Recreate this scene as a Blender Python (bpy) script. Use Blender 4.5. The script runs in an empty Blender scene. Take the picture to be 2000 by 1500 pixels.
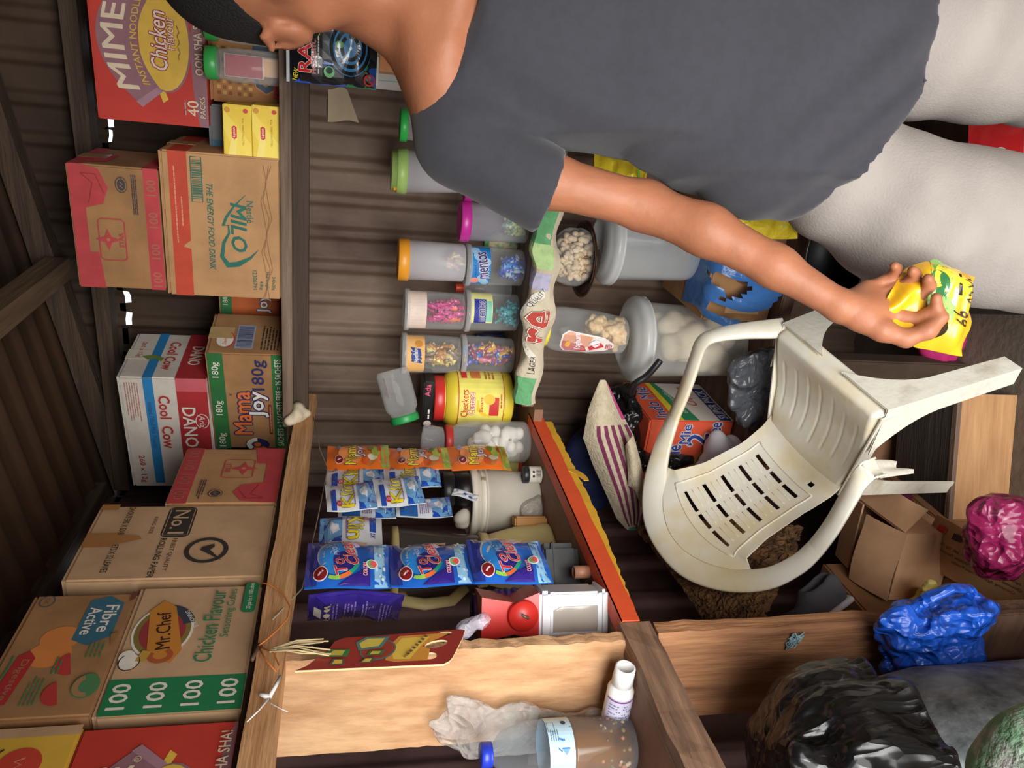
import bpy, bmesh, math, random
import numpy as np
from math import sin, cos, pi, radians, sqrt, atan2
from mathutils import Vector, Matrix, noise as mnoise

random.seed(7)
COL = bpy.context.scene.collection
# ------------------------------------------------------------------ camera model (frame 2000x1500, phone held sideways)
FPX = 1500.0
CAM = Vector((0, 0, 1.55))
_y, _p, _r = radians(24), radians(12), radians(1.5)
FW = Vector((-sin(_y)*cos(_p), cos(_y)*cos(_p), -sin(_p)))
_rt = Vector((cos(_y), sin(_y), 0)); _up = _rt.cross(FW)
RT = _rt*cos(_r) + _up*sin(_r)
UP = _up*cos(_r) - _rt*sin(_r)
HD = Vector((-sin(_y), cos(_y), 0)); HR = Vector((cos(_y), sin(_y), 0))
def ray(px, py): return FW + RT*((750-py)/FPX) - UP*((px-1000)/FPX)
def PX(px, py, x): d = ray(px, py); return CAM + d*((x-CAM.x)/d.x)
def PY(px, py, y): d = ray(px, py); return CAM + d*((y-CAM.y)/d.y)
def PZ(px, py, z): d = ray(px, py); return CAM + d*((z-CAM.z)/d.z)
def PB(px, py, b): d = ray(px, py); return CAM + d*(b/d.dot(HD))     # at heading distance b
def PT(px, py, t): return CAM + ray(px, py)*t
def hb(p): return (Vector(p)-CAM).dot(HD)

# ------------------------------------------------------------------ materials
def lin(c):
    c = c/255.0
    return c/12.92 if c <= .04045 else ((c+.055)/1.055)**2.4
def rgb(c): return (lin(c[0]), lin(c[1]), lin(c[2]), 1)
_M = {}
def newmat(name):
    m = bpy.data.materials.new(name); m.use_nodes = True
    nt = m.node_tree; nt.nodes.clear()
    return m, nt
def _n(nt, t, **kw):
    n = nt.nodes.new(t)
    for k, v in kw.items():
        if k in n.inputs: n.inputs[k].default_value = v
        else: setattr(n, k, v)
    return n
def P(c, rough=.6, var=.10, scale=14, bump=0, bscale=60, metal=0, spec=.5, stretch=None, c2=None, sheen=0, coat=0, vmin=.42, vmax=.62, emit=0):
    """a principled material with a gentle object-space noise between two tones, and an optional bump"""
    key = ('P', tuple(c), rough, var, scale, bump, bscale, metal, spec, stretch, tuple(c2) if c2 else None, sheen, coat, vmin, vmax)
    if key in _M: return _M[key]
    m, nt = newmat('mat_%d_%d_%d' % tuple(int(v) for v in c[:3]))
    L = nt.links.new
    out = _n(nt, 'ShaderNodeOutputMaterial'); b = _n(nt, 'ShaderNodeBsdfPrincipled')
    b.inputs['Roughness'].default_value = rough; b.inputs['Metallic'].default_value = metal
    b.inputs['Specular IOR Level'].default_value = spec
    if sheen: b.inputs['Sheen Weight'].default_value = sheen
    if coat: b.inputs['Coat Weight'].default_value = coat; b.inputs['Coat Roughness'].default_value = .08
    L(b.outputs[0], out.inputs[0])
    A = rgb(c)
    if c2 is None: Bc = tuple(max(0, v*(1-var)) for v in A[:3])+(1,)
    else: Bc = rgb(c2)
    tc = _n(nt, 'ShaderNodeTexCoord'); mp = _n(nt, 'ShaderNodeMapping')
    L(tc.outputs['Object'], mp.inputs[0])
    if stretch: mp.inputs['Scale'].default_value = stretch
    if var or c2 is not None:
        nz = _n(nt, 'ShaderNodeTexNoise', Scale=scale, Detail=5.0, Roughness=.6)
        L(mp.outputs[0], nz.inputs['Vector'])
        mr = _n(nt, 'ShaderNodeMapRange'); mr.inputs[1].default_value = vmin; mr.inputs[2].default_value = vmax
        L(nz.outputs['Fac'], mr.inputs[0])
        mx = _n(nt, 'ShaderNodeMix', data_type='RGBA')
        mx.inputs[6].default_value = A; mx.inputs[7].default_value = Bc
        L(mr.outputs[0], mx.inputs[0]); L(mx.outputs[2], b.inputs['Base Color'])
    else: b.inputs['Base Color'].default_value = A
    if bump:
        n2 = _n(nt, 'ShaderNodeTexNoise', Scale=bscale, Detail=4.0)
        L(mp.outputs[0], n2.inputs['Vector'])
        bp = _n(nt, 'ShaderNodeBump', Strength=bump, Distance=.01)
        L(n2.outputs['Fac'], bp.inputs['Height']); L(bp.outputs[0], b.inputs['Normal'])
    _M[key] = m
    return m
def CLEAR(tint=(255,255,255), fac=.12, rough=.08, body=(230,232,230), edge=.5, bump=0):
    """thin clear or milky plastic: see-through sheet mixed with a glossy / milky coat, denser at grazing angles"""
    key = ('C', tuple(tint), fac, rough, tuple(body), edge, bump)
    if key in _M: return _M[key]
    m, nt = newmat('clear_plastic_%d' % len(_M)); L = nt.links.new
    out = _n(nt, 'ShaderNodeOutputMaterial'); tr = _n(nt, 'ShaderNodeBsdfTransparent', Color=rgb(tint))
    b = _n(nt, 'ShaderNodeBsdfPrincipled'); b.inputs['Base Color'].default_value = rgb(body); b.inputs['Roughness'].default_value = rough
    lw = _n(nt, 'ShaderNodeLayerWeight', Blend=.25)
    mr = _n(nt, 'ShaderNodeMapRange'); mr.inputs[3].default_value = fac; mr.inputs[4].default_value = min(1, fac+edge)
    L(lw.outputs['Facing'], mr.inputs[0])
    mx = _n(nt, 'ShaderNodeMixShader'); L(mr.outputs[0], mx.inputs[0]); L(tr.outputs[0], mx.inputs[1]); L(b.outputs[0], mx.inputs[2]); L(mx.outputs[0], out.inputs[0])
    if bump:
        tc = _n(nt, 'ShaderNodeTexCoord'); n2 = _n(nt, 'ShaderNodeTexNoise', Scale=40.0, Detail=3.0)
        L(tc.outputs['Object'], n2.inputs['Vector']); bp = _n(nt, 'ShaderNodeBump', Strength=bump, Distance=.01)
        L(n2.outputs['Fac'], bp.inputs['Height']); L(bp.outputs[0], b.inputs['Normal'])
    _M[key] = m
    return m
def BAG(c, rough=.25, sc=16, st=.7, coat=.35, var=.2, stretch=(1,1,1), clear=None):
    """crumpled plastic film: sharp facets from a distorted cell pattern"""
    key = ('B', tuple(c), rough, sc, st, stretch, clear)
    if key in _M: return _M[key]
    m, nt = newmat('film_%d' % len(_M)); L = nt.links.new
    out = _n(nt, 'ShaderNodeOutputMaterial'); b = _n(nt, 'ShaderNodeBsdfPrincipled'); b.inputs['Base Color'].default_value = rgb(c); b.inputs['Roughness'].default_value = rough; b.inputs['Coat Weight'].default_value = coat; b.inputs['Coat Roughness'].default_value = .12
    tc = _n(nt, 'ShaderNodeTexCoord'); mp = _n(nt, 'ShaderNodeMapping'); mp.inputs['Scale'].default_value = stretch; L(tc.outputs['Object'], mp.inputs[0])
    nz = _n(nt, 'ShaderNodeTexNoise', Scale=9.0, Detail=2.0); L(mp.outputs[0], nz.inputs['Vector'])
    ad = _n(nt, 'ShaderNodeVectorMath', operation='MULTIPLY_ADD'); ad.inputs[1].default_value = (.12, .12, .12); L(nz.outputs['Color'], ad.inputs[0]); L(mp.outputs[0], ad.inputs[2])
    v1 = _n(nt, 'ShaderNodeTexVoronoi', Scale=float(sc)); v2 = _n(nt, 'ShaderNodeTexVoronoi', Scale=sc*2.7)
    for v in (v1, v2): L(ad.outputs[0], v.inputs['Vector'])
    mm = _n(nt, 'ShaderNodeMath', operation='MULTIPLY_ADD'); mm.inputs[1].default_value = .38; L(v2.outputs['Distance'], mm.inputs[0]); L(v1.outputs['Distance'], mm.inputs[2])
    bp = _n(nt, 'ShaderNodeBump', Strength=st, Distance=.6/sc); L(mm.outputs[0], bp.inputs['Height']); L(bp.outputs[0], b.inputs['Normal'])
    if clear is None: L(b.outputs[0], out.inputs[0])
    else:
        tr = _n(nt, 'ShaderNodeBsdfTransparent'); lw = _n(nt, 'ShaderNodeLayerWeight', Blend=.3); L(bp.outputs[0], lw.inputs['Normal'])
        mr = _n(nt, 'ShaderNodeMapRange'); mr.inputs[3].default_value = clear; mr.inputs[4].default_value = min(1, clear+.45); L(lw.outputs['Facing'], mr.inputs[0])
        mx = _n(nt, 'ShaderNodeMixShader'); L(mr.outputs[0], mx.inputs[0]); L(tr.outputs[0], mx.inputs[1]); L(b.outputs[0], mx.inputs[2]); L(mx.outputs[0], out.inputs[0])
    _M[key] = m
    return m
def WOOD(c, c2, axis=2, scale=9, rough=.75, bump=.35, k=14):
    st = [k, k, k]; st[axis] = 1.0
    return P(c, rough, 0, scale*.35, bump, scale*1.2, c2=c2, stretch=tuple(st), vmin=.35, vmax=.68)
def ink(c, rough=.65): return P(c, rough, .10, 30)
KRAFT = P((186,142,96), .8, .22, 9, .12, 30)
KRAFT2 = P((168,124,80), .85, .25, 8, .12, 26)
KRAFT3 = P((196,160,122), .85, .16, 10, .1, 26)
WHITE = P((236,236,232), .45, .05)
BLACK = P((22,22,24), .4, .1)

# ------------------------------------------------------------------ mesh builder
_TS = bpy.data.scenes.new('lettering_tmp')
_TC = {}
def textmesh(s, bold=0.0, shear=0.0):
    key = (s, bold, shear)
    if key in _TC: return _TC[key]
    cu = bpy.data.curves.new('t', 'FONT'); cu.body = s; cu.size = 1; cu.resolution_u = 2; cu.offset = bold; cu.shear = shear
    ob = bpy.data.objects.new('t', cu); _TS.collection.objects.link(ob)
    vl = _TS.view_layers[0]; vl.update()
    dg = vl.depsgraph; dg.update()
    me = ob.evaluated_get(dg).to_mesh()
    v = [(q.co.x, q.co.y) for q in me.vertices]; f = [tuple(p.vertices) for p in me.polygons]
    nrm = [p.normal.z for p in me.polygons]
    f = [t if nn >= 0 else t[::-1] for t, nn in zip(f, nrm)]
    ob.evaluated_get(dg).to_mesh_clear()
    bpy.data.objects.remove(ob); bpy.data.curves.remove(cu)
    xs = [a for a, _ in v] or [0]; ys = [b for _, b in v] or [0]
    r = (v, f, min(xs), max(xs), min(ys), max(ys))
    _TC[key] = r
    return r
class G:
    def __init__(s): s.v = []; s.f = []; s.m = []; s.s = []; s.mats = []
    def mi(s, m):
        if m not in s.mats: s.mats.append(m)
        return s.mats.index(m)
    def add(s, v, f, m, smooth=False, M=None):
        o = len(s.v); i = s.mi(m)
        if M is not None: v = [M @ Vector(p) for p in v]
        s.v.extend(tuple(p) for p in v)
        for q in f: s.f.append(tuple(o+k for k in q)); s.m.append(i); s.s.append(smooth)
        return s
    def hexa(s, p, m, M=None):   # p: 4 bottom (ccw seen from above) + 4 top
        return s.add(p, [(3,2,1,0),(4,5,6,7),(0,1,5,4),(1,2,6,5),(2,3,7,6),(3,0,4,7)], m, False, M)
    def box(s, x0, x1, y0, y1, z0, z1, m, M=None, bev=0):
        if not bev:
            return s.hexa([(x0,y0,z0),(x1,y0,z0),(x1,y1,z0),(x0,y1,z0),(x0,y0,z1),(x1,y0,z1),(x1,y1,z1),(x0,y1,z1)], m, M)
        bm = bmesh.new(); bmesh.ops.create_cube(bm, size=1)
        for v in bm.verts: v.co = Vector(((x0+x1)/2+v.co.x*(x1-x0), (y0+y1)/2+v.co.y*(y1-y0), (z0+z1)/2+v.co.z*(z1-z0)))
        bmesh.ops.bevel(bm, geom=bm.edges[:], offset=bev, segments=2, affect='EDGES')
        bm.verts.index_update()
        s.add([v.co for v in bm.verts], [tuple(v.index for v in f.verts) for f in bm.faces], m, False, M); bm.free()
        return s
    def lathe(s, prof, m, n=28, M=None, smooth=True, squash=1.0, rad=None):
        v = []; f = []
        for r, z in prof:
            for k in range(n):
                a = 2*pi*k/n; rr = r*(rad(a, z) if rad else 1)
                v.append((rr*cos(a), rr*sin(a)*squash, z))
        for i in range(len(prof)-1):
            for k in range(n):
                a, b = i*n+k, i*n+(k+1) % n
                f.append((a, b, b+n, a+n))
        if prof[0][0] > 1e-5: f.append(tuple(range(n))[::-1])
        if prof[-1][0] > 1e-5: f.append(tuple((len(prof)-1)*n+k for k in range(n)))
        return s.add(v, f, m, smooth, M)
    def tube(s, pts, r, m, n=8, M=None, smooth=True, flat=1.0):
        pts = [Vector(p) for p in pts]; rr = r if isinstance(r, (list, tuple)) else [r]*len(pts)
        v = []; f = []; up = Vector((0, 0, 1)); prev = None
        for i, p in enumerate(pts):
            d = (pts[min(i+1, len(pts)-1)]-pts[max(i-1, 0)])
            d = d.normalized() if d.length > 1e-9 else Vector((0,0,1))
            if prev is None:
                a = d.cross(up)
                if a.length < 1e-3: a = d.cross(Vector((1, 0, 0)))
            else: a = prev - d*prev.dot(d)
            a.normalize(); b = d.cross(a); prev = a
            for k in range(n):
                t = 2*pi*k/n
                v.append(p+a*(cos(t)*rr[i])+b*(sin(t)*rr[i]*flat))
        for i in range(len(pts)-1):
            for k in range(n):
                a_, b_ = i*n+k, i*n+(k+1) % n
                f.append((a_, b_, b_+n, a_+n))
        f.append(tuple(range(n))[::-1]); f.append(tuple((len(pts)-1)*n+k for k in range(n)))
        return s.add(v, f, m, smooth, M)
    def prism(s, poly, z0, z1, m, M=None, smooth=False):
        n = len(poly)
        v = [(a, b, z0) for a, b in poly]+[(a, b, z1) for a, b in poly]
        f = [tuple(range(n))[::-1], tuple(range(n, 2*n))]+[(k, (k+1) % n, n+(k+1) % n, n+k) for k in range(n)]
        return s.add(v, f, m, smooth, M)
    def grid(s, fn, nu, nv, m, smooth=True, M=None, wrapu=False):
        v = [fn(i/(nu if wrapu else nu-1), j/(nv-1)) for j in range(nv) for i in range(nu)]
        f = []
        for j in range(nv-1):
            for i in range(nu if wrapu else nu-1):
                i2 = (i+1) % nu
                f.append((j*nu+i, j*nu+i2, (j+1)*nu+i2, (j+1)*nu+i))
        return s.add(v, f, m, smooth, M)
    def sheet(s, fn, nu, nv, t, m, m2=None, smooth=True, M=None):
        """a sheet with real thickness: fn(u,v) is its middle; t the thickness"""
        e = 1e-3
        F = [[], []]
        for j in range(nv):
            for i in range(nu):
                u, w = i/(nu-1), j/(nv-1)
                p = Vector(fn(u, w))
                a = Vector(fn(min(u+e,1), w))-Vector(fn(max(u-e,0), w)); b = Vector(fn(u, min(w+e,1)))-Vector(fn(u, max(w-e,0)))
                n = a.cross(b); n = n.normalized() if n.length > 1e-12 else Vector((0,0,1))
                F[0].append(p+n*(t/2)); F[1].append(p-n*(t/2))
        q = [(j*nu+i, j*nu+i+1, (j+1)*nu+i+1, (j+1)*nu+i) for j in range(nv-1) for i in range(nu-1)]
        s.add(F[0], q, m, smooth, M); s.add(F[1], [k[::-1] for k in q], m2 or m, smooth, M)
        rim = [i for i in range(nu)]+[j*nu+nu-1 for j in range(1, nv)]+[(nv-1)*nu+i for i in range(nu-2, -1, -1)]+[j*nu for j in range(nv-2, 0, -1)]
        k = len(rim)
        s.add([F[0][i] for i in rim]+[F[1][i] for i in rim], [(k+i, k+(i+1) % k, (i+1) % k, i) for i in range(k)], m2 or m, False, M)
        return s
    def obj(s, name, parent=None, M=None, label=None, cat=None, group=None, kind=None, bevel=0):
        me = bpy.data.meshes.new(name); me.from_pydata(s.v, [], s.f)
        for m in s.mats: me.materials.append(m)
        me.polygons.foreach_set('material_index', s.m); me.polygons.foreach_set('use_smooth', s.s); me.update()
        o = bpy.data.objects.new(name, me); COL.objects.link(o)
        if parent is not None: o.parent = parent
        if M is not None: o.matrix_local = M
        tag(o, label, cat, group, kind)
        return o
def tag(o, label=None, cat=None, group=None, kind=None):
    for k, v in (('label', label), ('category', cat), ('group', group), ('kind', kind)):
        if v: o[k] = v
    return o
def thing(name, label, cat, M=None, group=None):
    o = bpy.data.objects.new(name, None); COL.objects.link(o); o.empty_display_size = .05
    if M is not None: o.matrix_world = M
    return tag(o, label, cat, group)
def at(p, rz=0, rx=0, ry=0): return Matrix.Translation(Vector(p)) @ Matrix.Rotation(rz, 4, 'Z') @ Matrix.Rotation(ry, 4, 'Y') @ Matrix.Rotation(rx, 4, 'X')
def frame(o, x, y, z):
    m = Matrix.Identity(4)
    for i in range(3): m[i][0] = x[i]; m[i][1] = y[i]; m[i][2] = z[i]; m[i][3] = o[i]
    return m

# ------------------------------------------------------------------ printing on a face
class Face:
    """draws flat shapes and lettering on a surface: map(x, y, h) turns metres on the face into a point"""
    def __init__(s, g, fmap, h0=.0005, dh=.00022, turn=None, sub=0): s.g, s.map, s.h, s.dh, s.turn, s.sub = g, fmap, h0, dh, turn, sub
    def _put(s, pts, faces, m):
        if s.turn: W, H = s.turn; pts = [(W-x, H-y) for x, y in pts]
        s.g.add([s.map(x, y, s.h) for x, y in pts], faces, m); s.h += s.dh; return s
    def poly(s, pts, m):
        if not s.sub: return s._put(pts, [tuple(range(len(pts)))], m)
        q = []
        for i, a in enumerate(pts):
            b = pts[(i+1) % len(pts)]; k = max(1, int(sqrt((a[0]-b[0])**2+(a[1]-b[1])**2)/.012))
            q += [(a[0]+(b[0]-a[0])*j/k, a[1]+(b[1]-a[1])*j/k) for j in range(k)]
        n = len(q); cx = sum(a for a, _ in q)/n; cy = sum(b for _, b in q)/n; R = s.sub; o = []
        for r in range(R): t = 1-r/R; o += [(cx+(a-cx)*t, cy+(b-cy)*t) for a, b in q]
        o.append((cx, cy)); f = []
        for r in range(R-1): f += [(r*n+i, r*n+(i+1) % n, (r+1)*n+(i+1) % n, (r+1)*n+i) for i in range(n)]
        f += [((R-1)*n+i, (R-1)*n+(i+1) % n, R*n) for i in range(n)]
        return s._put(o, f, m)
    def rect(s, x0, y0, x1, y1, m, nx=1, ny=1):
        pts = [(x0+(x1-x0)*i/nx, y0+(y1-y0)*j/ny) for j in range(ny+1) for i in range(nx+1)]
        return s._put(pts, [(j*(nx+1)+i, j*(nx+1)+i+1, (j+1)*(nx+1)+i+1, (j+1)*(nx+1)+i) for j in range(ny) for i in range(nx)], m)
    def disc(s, cx, cy, rx, ry, m, rot=0, n=28):
        c, q = cos(radians(rot)), sin(radians(rot))
        return s.poly([(cx+rx*cos(2*pi*k/n)*c-ry*sin(2*pi*k/n)*q, cy+rx*cos(2*pi*k/n)*q+ry*sin(2*pi*k/n)*c) for k in range(n)], m)
    def arc(s, cx, cy, rx, ry, w, a0, a1, m, rot=0, n=28, w1=None):
        c, q = cos(radians(rot)), sin(radians(rot)); pts = []; w1 = w if w1 is None else w1
        for k in range(n+1):
            a = radians(a0+(a1-a0)*k/n); t = k/n; ww = w+(w1-w)*t
            for d in (-ww/2, ww/2):
                x, y = (rx+d)*cos(a), (ry+d)*sin(a); pts.append((cx+x*c-y*q, cy+x*q+y*c))
        fl = [(2*k, 2*k+1, 2*k+3, 2*k+2) for k in range(n)]
        if a1 > a0: fl = [t[::-1] for t in fl]
        return s._put(pts, fl, m)
    def line(s, pts, w, m):
        out = []
        for i, p in enumerate(pts):
            a = pts[max(i-1, 0)]; b = pts[min(i+1, len(pts)-1)]
            dx, dy = b[0]-a[0], b[1]-a[1]; l = sqrt(dx*dx+dy*dy) or 1
            ww = w[i] if isinstance(w, (list, tuple)) else w
            out += [(p[0]-dy/l*ww/2, p[1]+dx/l*ww/2), (p[0]+dy/l*ww/2, p[1]-dx/l*ww/2)]
        return s._put(out, [(2*k, 2*k+1, 2*k+3, 2*k+2) for k in range(len(pts)-1)], m)
    def text(s, t, x, y, h, m, w=None, rot=0, align='c', bold=.0, shear=0, outline=None, ow=.05, arc=0, ocol2=None):
        """cap height h (total glyph height), optional width w; arc>0 bulges the middle upward by arc*h"""
        fat = bold*.42*h; bold = 0
        def put(dx, dy, mm):
            v, f, bx0, bx1, by0, by1 = textmesh(t, bold, shear)
            if not v: return
            sy = h/max(1e-6, by1-by0); sx = (w/max(1e-6, bx1-bx0)) if w else sy
            ox = {'c': (bx0+bx1)/2, 'l': bx0, 'r': bx1}[align]
            c, q = cos(radians(rot)), sin(radians(rot)); pts = []
            for a, bb in v:
                X = (a-ox)*sx; Y = (bb-(by0+by1)/2)*sy
                if arc:
                    tt = ((a-(bx0+bx1)/2)/max(1e-6, (bx1-bx0)/2)); Y += arc*h*(1-tt*tt)
                X += dx; Y += dy
                pts.append((x+X*c-Y*q, y+X*q+Y*c))
            if s.sub:
                L = .0035; fs = list(f)
                for _ in range(3):
                    out = []; mid = {}
                    def md(i, j):
                        k = (min(i, j), max(i, j))
                        if k not in mid: pts.append(((pts[i][0]+pts[j][0])/2, (pts[i][1]+pts[j][1])/2)); mid[k] = len(pts)-1
                        return mid[k]
                    for q3 in fs:
                        if len(q3) != 3: out.append(q3); continue
                        e = [abs(pts[q3[i]][0]-pts[q3[(i+1) % 3]][0])+abs(pts[q3[i]][1]-pts[q3[(i+1) % 3]][1]) for i in range(3)]
                        if max(e) < L: out.append(q3); continue
                        i = e.index(max(e)); a_, b_, c_ = q3[i], q3[(i+1) % 3], q3[(i+2) % 3]; k = md(a_, b_); out += [(a_, k, c_), (k, b_, c_)]
                    fs = out
                s._put(pts, fs, mm)
            else: s._put(pts, f, mm)
        if outline:
            for ring, col in ((1.7, ocol2), (1.0, outline)):
                if not col: continue
                r = ow*h*.75*ring+fat; h0 = s.h
                for k in range(8): s.h = h0+.00001*k; put(r*cos(k*pi/4), r*sin(k*pi/4), col)
                s.h = h0+s.dh
        if fat and not s.sub:
            h0 = s.h
            for k in range(6): s.h = h0+.00001*k; put(fat*cos(k*pi/3), fat*sin(k*pi/3), m)
            s.h = h0+.00008
        elif fat:
            h0 = s.h
            for k in range(4): s.h = h0+.00002*k; put(fat*cos(k*pi/2+.7), fat*sin(k*pi/2+.7), m)
            s.h = h0+.00010
        put(0, 0, m)
        return s
    def bars(s, x0, y0, x1, y1, n, m, fill=.5, ragged=.25, words=True):
        """lines of print too small to read in the photo"""
        rnd = random.Random(int((x0*7919+y0*104729+n)*1000)); hh = (y1-y0)/n; pts = []; fc = []
        for i in range(n):
            x = x0; xe = x1-(x1-x0)*ragged*rnd.random(); yb = y0+i*hh
            while x < xe:
                wd = hh*rnd.uniform(.8, 3.2) if words else xe-x
                b = min(xe, x+wd); k = len(pts); pts += [(x, yb), (b, yb), (b, yb+hh*fill), (x, yb+hh*fill)]; fc.append((k, k+1, k+2, k+3)); x = b+hh*.35
        return s._put(pts, fc, m)
    def barcode(s, x0, y0, x1, y1, m, n=26, seed=1):
        rnd = random.Random(seed); x = x0; pts = []; fc = []
        u = (x1-x0)/(n*2.1)
        while x < x1-u:
            wd = u*rnd.choice((.6, 1, 1, 2)); k = len(pts); b = min(x1, x+wd); pts += [(x, y0), (b, y0), (b, y1), (x, y1)]; fc.append((k, k+1, k+2, k+3)); x = b+u*rnd.choice((.6, 1, 1.6))
        return s._put(pts, fc, m)
def flatmap(o, U, V, N):
    o, U, V, N = Vector(o), Vector(U), Vector(V), Vector(N)
    return lambda x, y, h: o+U*x+V*y+N*h
def cylmap(r0, r1, z0, h, a0=-pi/2):
    """x metres round a tapering jar from its front (angle a0), y up from z0"""
    def f(x, y, d):
        r = r0+(r1-r0)*y/h; a = a0+x/r
        return Vector(((r+d)*cos(a), (r+d)*sin(a), z0+y))
    return f

# ------------------------------------------------------------------ soft shapes: blended round solids meshed with surface nets
class Soft:
    def __init__(s, lo, hi, h, fine=()):
        ax = []
        for i in range(3):
            a = lo[i]; out = [a]
            while a < hi[i]:
                st = h
                for fi, b0, b1, fh in fine:
                    if fi == i and b0 <= a <= b1: st = min(st, fh)
                a += st; out.append(a)
            ax.append(np.array(out))
        s.ax = ax; s.F = np.full([len(a) for a in ax], 9.0)
    def _sub(s, lo, hi):
        sl = tuple(slice(max(0, int(np.searchsorted(s.ax[i], lo[i]))-1), int(np.searchsorted(s.ax[i], hi[i]))+1) for i in range(3))
        g = np.meshgrid(*[s.ax[i][sl[i]] for i in range(3)], indexing='ij')
        return sl, g
    def _mix(s, sl, d, k, op):
        A = s.F[sl]
        if op == 'add':
            if k <= 0: s.F[sl] = np.minimum(A, d)
            else:
                hh = np.maximum(k-np.abs(A-d), 0)/k; s.F[sl] = np.minimum(A, d)-hh*hh*k*.25
        else:
            d = -d
            if k <= 0: s.F[sl] = np.maximum(A, d)
            else:
                hh = np.maximum(k-np.abs(A-d), 0)/k; s.F[sl] = np.maximum(A, d)+hh*hh*k*.25
    def cone(s, a, b, ra, rb=None, k=.01, op='add', sq=None):
        rb = ra if rb is None else rb; a = np.array(a, float); b = np.array(b, float); m = max(ra, rb)+k+.03
        sl, (X, Y, Z) = s._sub(np.minimum(a, b)-m, np.maximum(a, b)+m)
        d = b-a; L = max(1e-9, d@d)
        t = np.clip(((X-a[0])*d[0]+(Y-a[1])*d[1]+(Z-a[2])*d[2])/L, 0, 1)
        q = [X-a[0]-t*d[0], Y-a[1]-t*d[1], Z-a[2]-t*d[2]]
        if sq: q = [q[i]/sq[i] for i in range(3)]
        s._mix(sl, np.sqrt(q[0]**2+q[1]**2+q[2]**2)-(ra+(rb-ra)*t), k, op); return s
    def chain(s, pts, rs, k=.01, op='add', sq=None):
        for i in range(len(pts)-1): s.cone(pts[i], pts[i+1], rs[i], rs[i+1], k, op, sq)
        return s
    def ell(s, c, r, k=.01, op='add', R=None):
        c = np.array(c, float); r = np.array(r, float); m = float(r.max())+k+.03
        sl, (X, Y, Z) = s._sub(c-m, c+m)
        q = [X-c[0], Y-c[1], Z-c[2]]
        if R is not None:
            R = np.array(R)[:3, :3].T
            q = [R[i][0]*q[0]+R[i][1]*q[1]+R[i][2]*q[2] for i in range(3)]
        k0 = np.sqrt(sum((q[i]/r[i])**2 for i in range(3))); k1 = np.sqrt(sum((q[i]/r[i]**2)**2 for i in range(3)))
        s._mix(sl, k0*(k0-1)/np.maximum(k1, 1e-6), k, op); return s
    def box(s, c, hs, rnd=.01, k=.01, op='add', R=None):
        c = np.array(c, float); hs = np.array(hs, float); m = float(np.linalg.norm(hs))+k+.03
        sl, (X, Y, Z) = s._sub(c-m, c+m); q = [X-c[0], Y-c[1], Z-c[2]]
        if R is not None:
            R = np.array(R)[:3, :3].T
            q = [R[i][0]*q[0]+R[i][1]*q[1]+R[i][2]*q[2] for i in range(3)]
        q = [np.abs(q[i])-hs[i]+rnd for i in range(3)]
        d = np.sqrt(sum(np.maximum(v, 0)**2 for v in q))+np.minimum(np.maximum(np.maximum(q[0], q[1]), q[2]), 0)-rnd
        s._mix(sl, d, k, op); return s
    def half(s, p, n, k=0):
        """cut away everything on the side the normal points to"""
        n = np.array(n, float); n /= np.linalg.norm(n)
        X, Y, Z = np.meshgrid(*s.ax, indexing='ij')
        d = (X-p[0])*n[0]+(Y-p[1])*n[1]+(Z-p[2])*n[2]
        s.F = np.maximum(s.F, d); return s
    def wrinkle(s, amp, sc, seed=0, n=5, dirs=None, fold=True):
        rnd = np.random.RandomState(seed); X, Y, Z = np.meshgrid(*s.ax, indexing='ij'); D = 0
        for i in range(n):
            v = rnd.normal(size=3); v /= np.linalg.norm(v)
            if dirs is not None: v = v*np.array(dirs)
            w = rnd.normal(size=3); w /= np.linalg.norm(w); ph = rnd.uniform(0, 6.28, 2); f = sc*rnd.uniform(.6, 1.7)
            a = f*(v[0]*X+v[1]*Y+v[2]*Z)+ph[0]+1.4*np.sin(.55*f*(w[0]*X+w[1]*Y+w[2]*Z)+ph[1])
            D = D+((1-2*np.abs(np.sin(a/2))) if fold else np.sin(a))/n**.5
        s.F = s.F+amp*D; return s
    def mesh(s):
        F = s.F; S = F < 0; nx, ny, nz = F.shape
        c = np.zeros((nx-1, ny-1, nz-1), int)
        for i in (0, 1):
            for j in (0, 1):
                for k in (0, 1): c += S[i:nx-1+i, j:ny-1+j, k:nz-1+k]
        act = (c > 0) & (c < 8); ijk = np.argwhere(act); n = len(ijk)
        idx = -np.ones(act.shape, int); idx[act] = np.arange(n)
        acc = np.zeros((n, 3)); cnt = np.zeros(n)
        def xyz(a): return np.stack([s.ax[i][a[:, i]] for i in range(3)], 1)
        for d in range(3):
            o1, o2 = [q for q in range(3) if q != d]
            for p in (0, 1):
                for q in (0, 1):
                    a = ijk.copy(); a[:, o1] += p; a[:, o2] += q; b = a.copy(); b[:, d] += 1
                    fa = F[a[:, 0], a[:, 1], a[:, 2]]; fb = F[b[:, 0], b[:, 1], b[:, 2]]
                    m = (fa < 0) != (fb < 0); t = np.where(m, fa/np.where(fa-fb == 0, 1, fa-fb), 0)
                    pa, pb = xyz(a), xyz(b)
                    acc[m] += (pa+t[:, None]*(pb-pa))[m]; cnt[m] += 1
        V = acc/np.maximum(cnt, 1)[:, None]; Q = []
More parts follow.
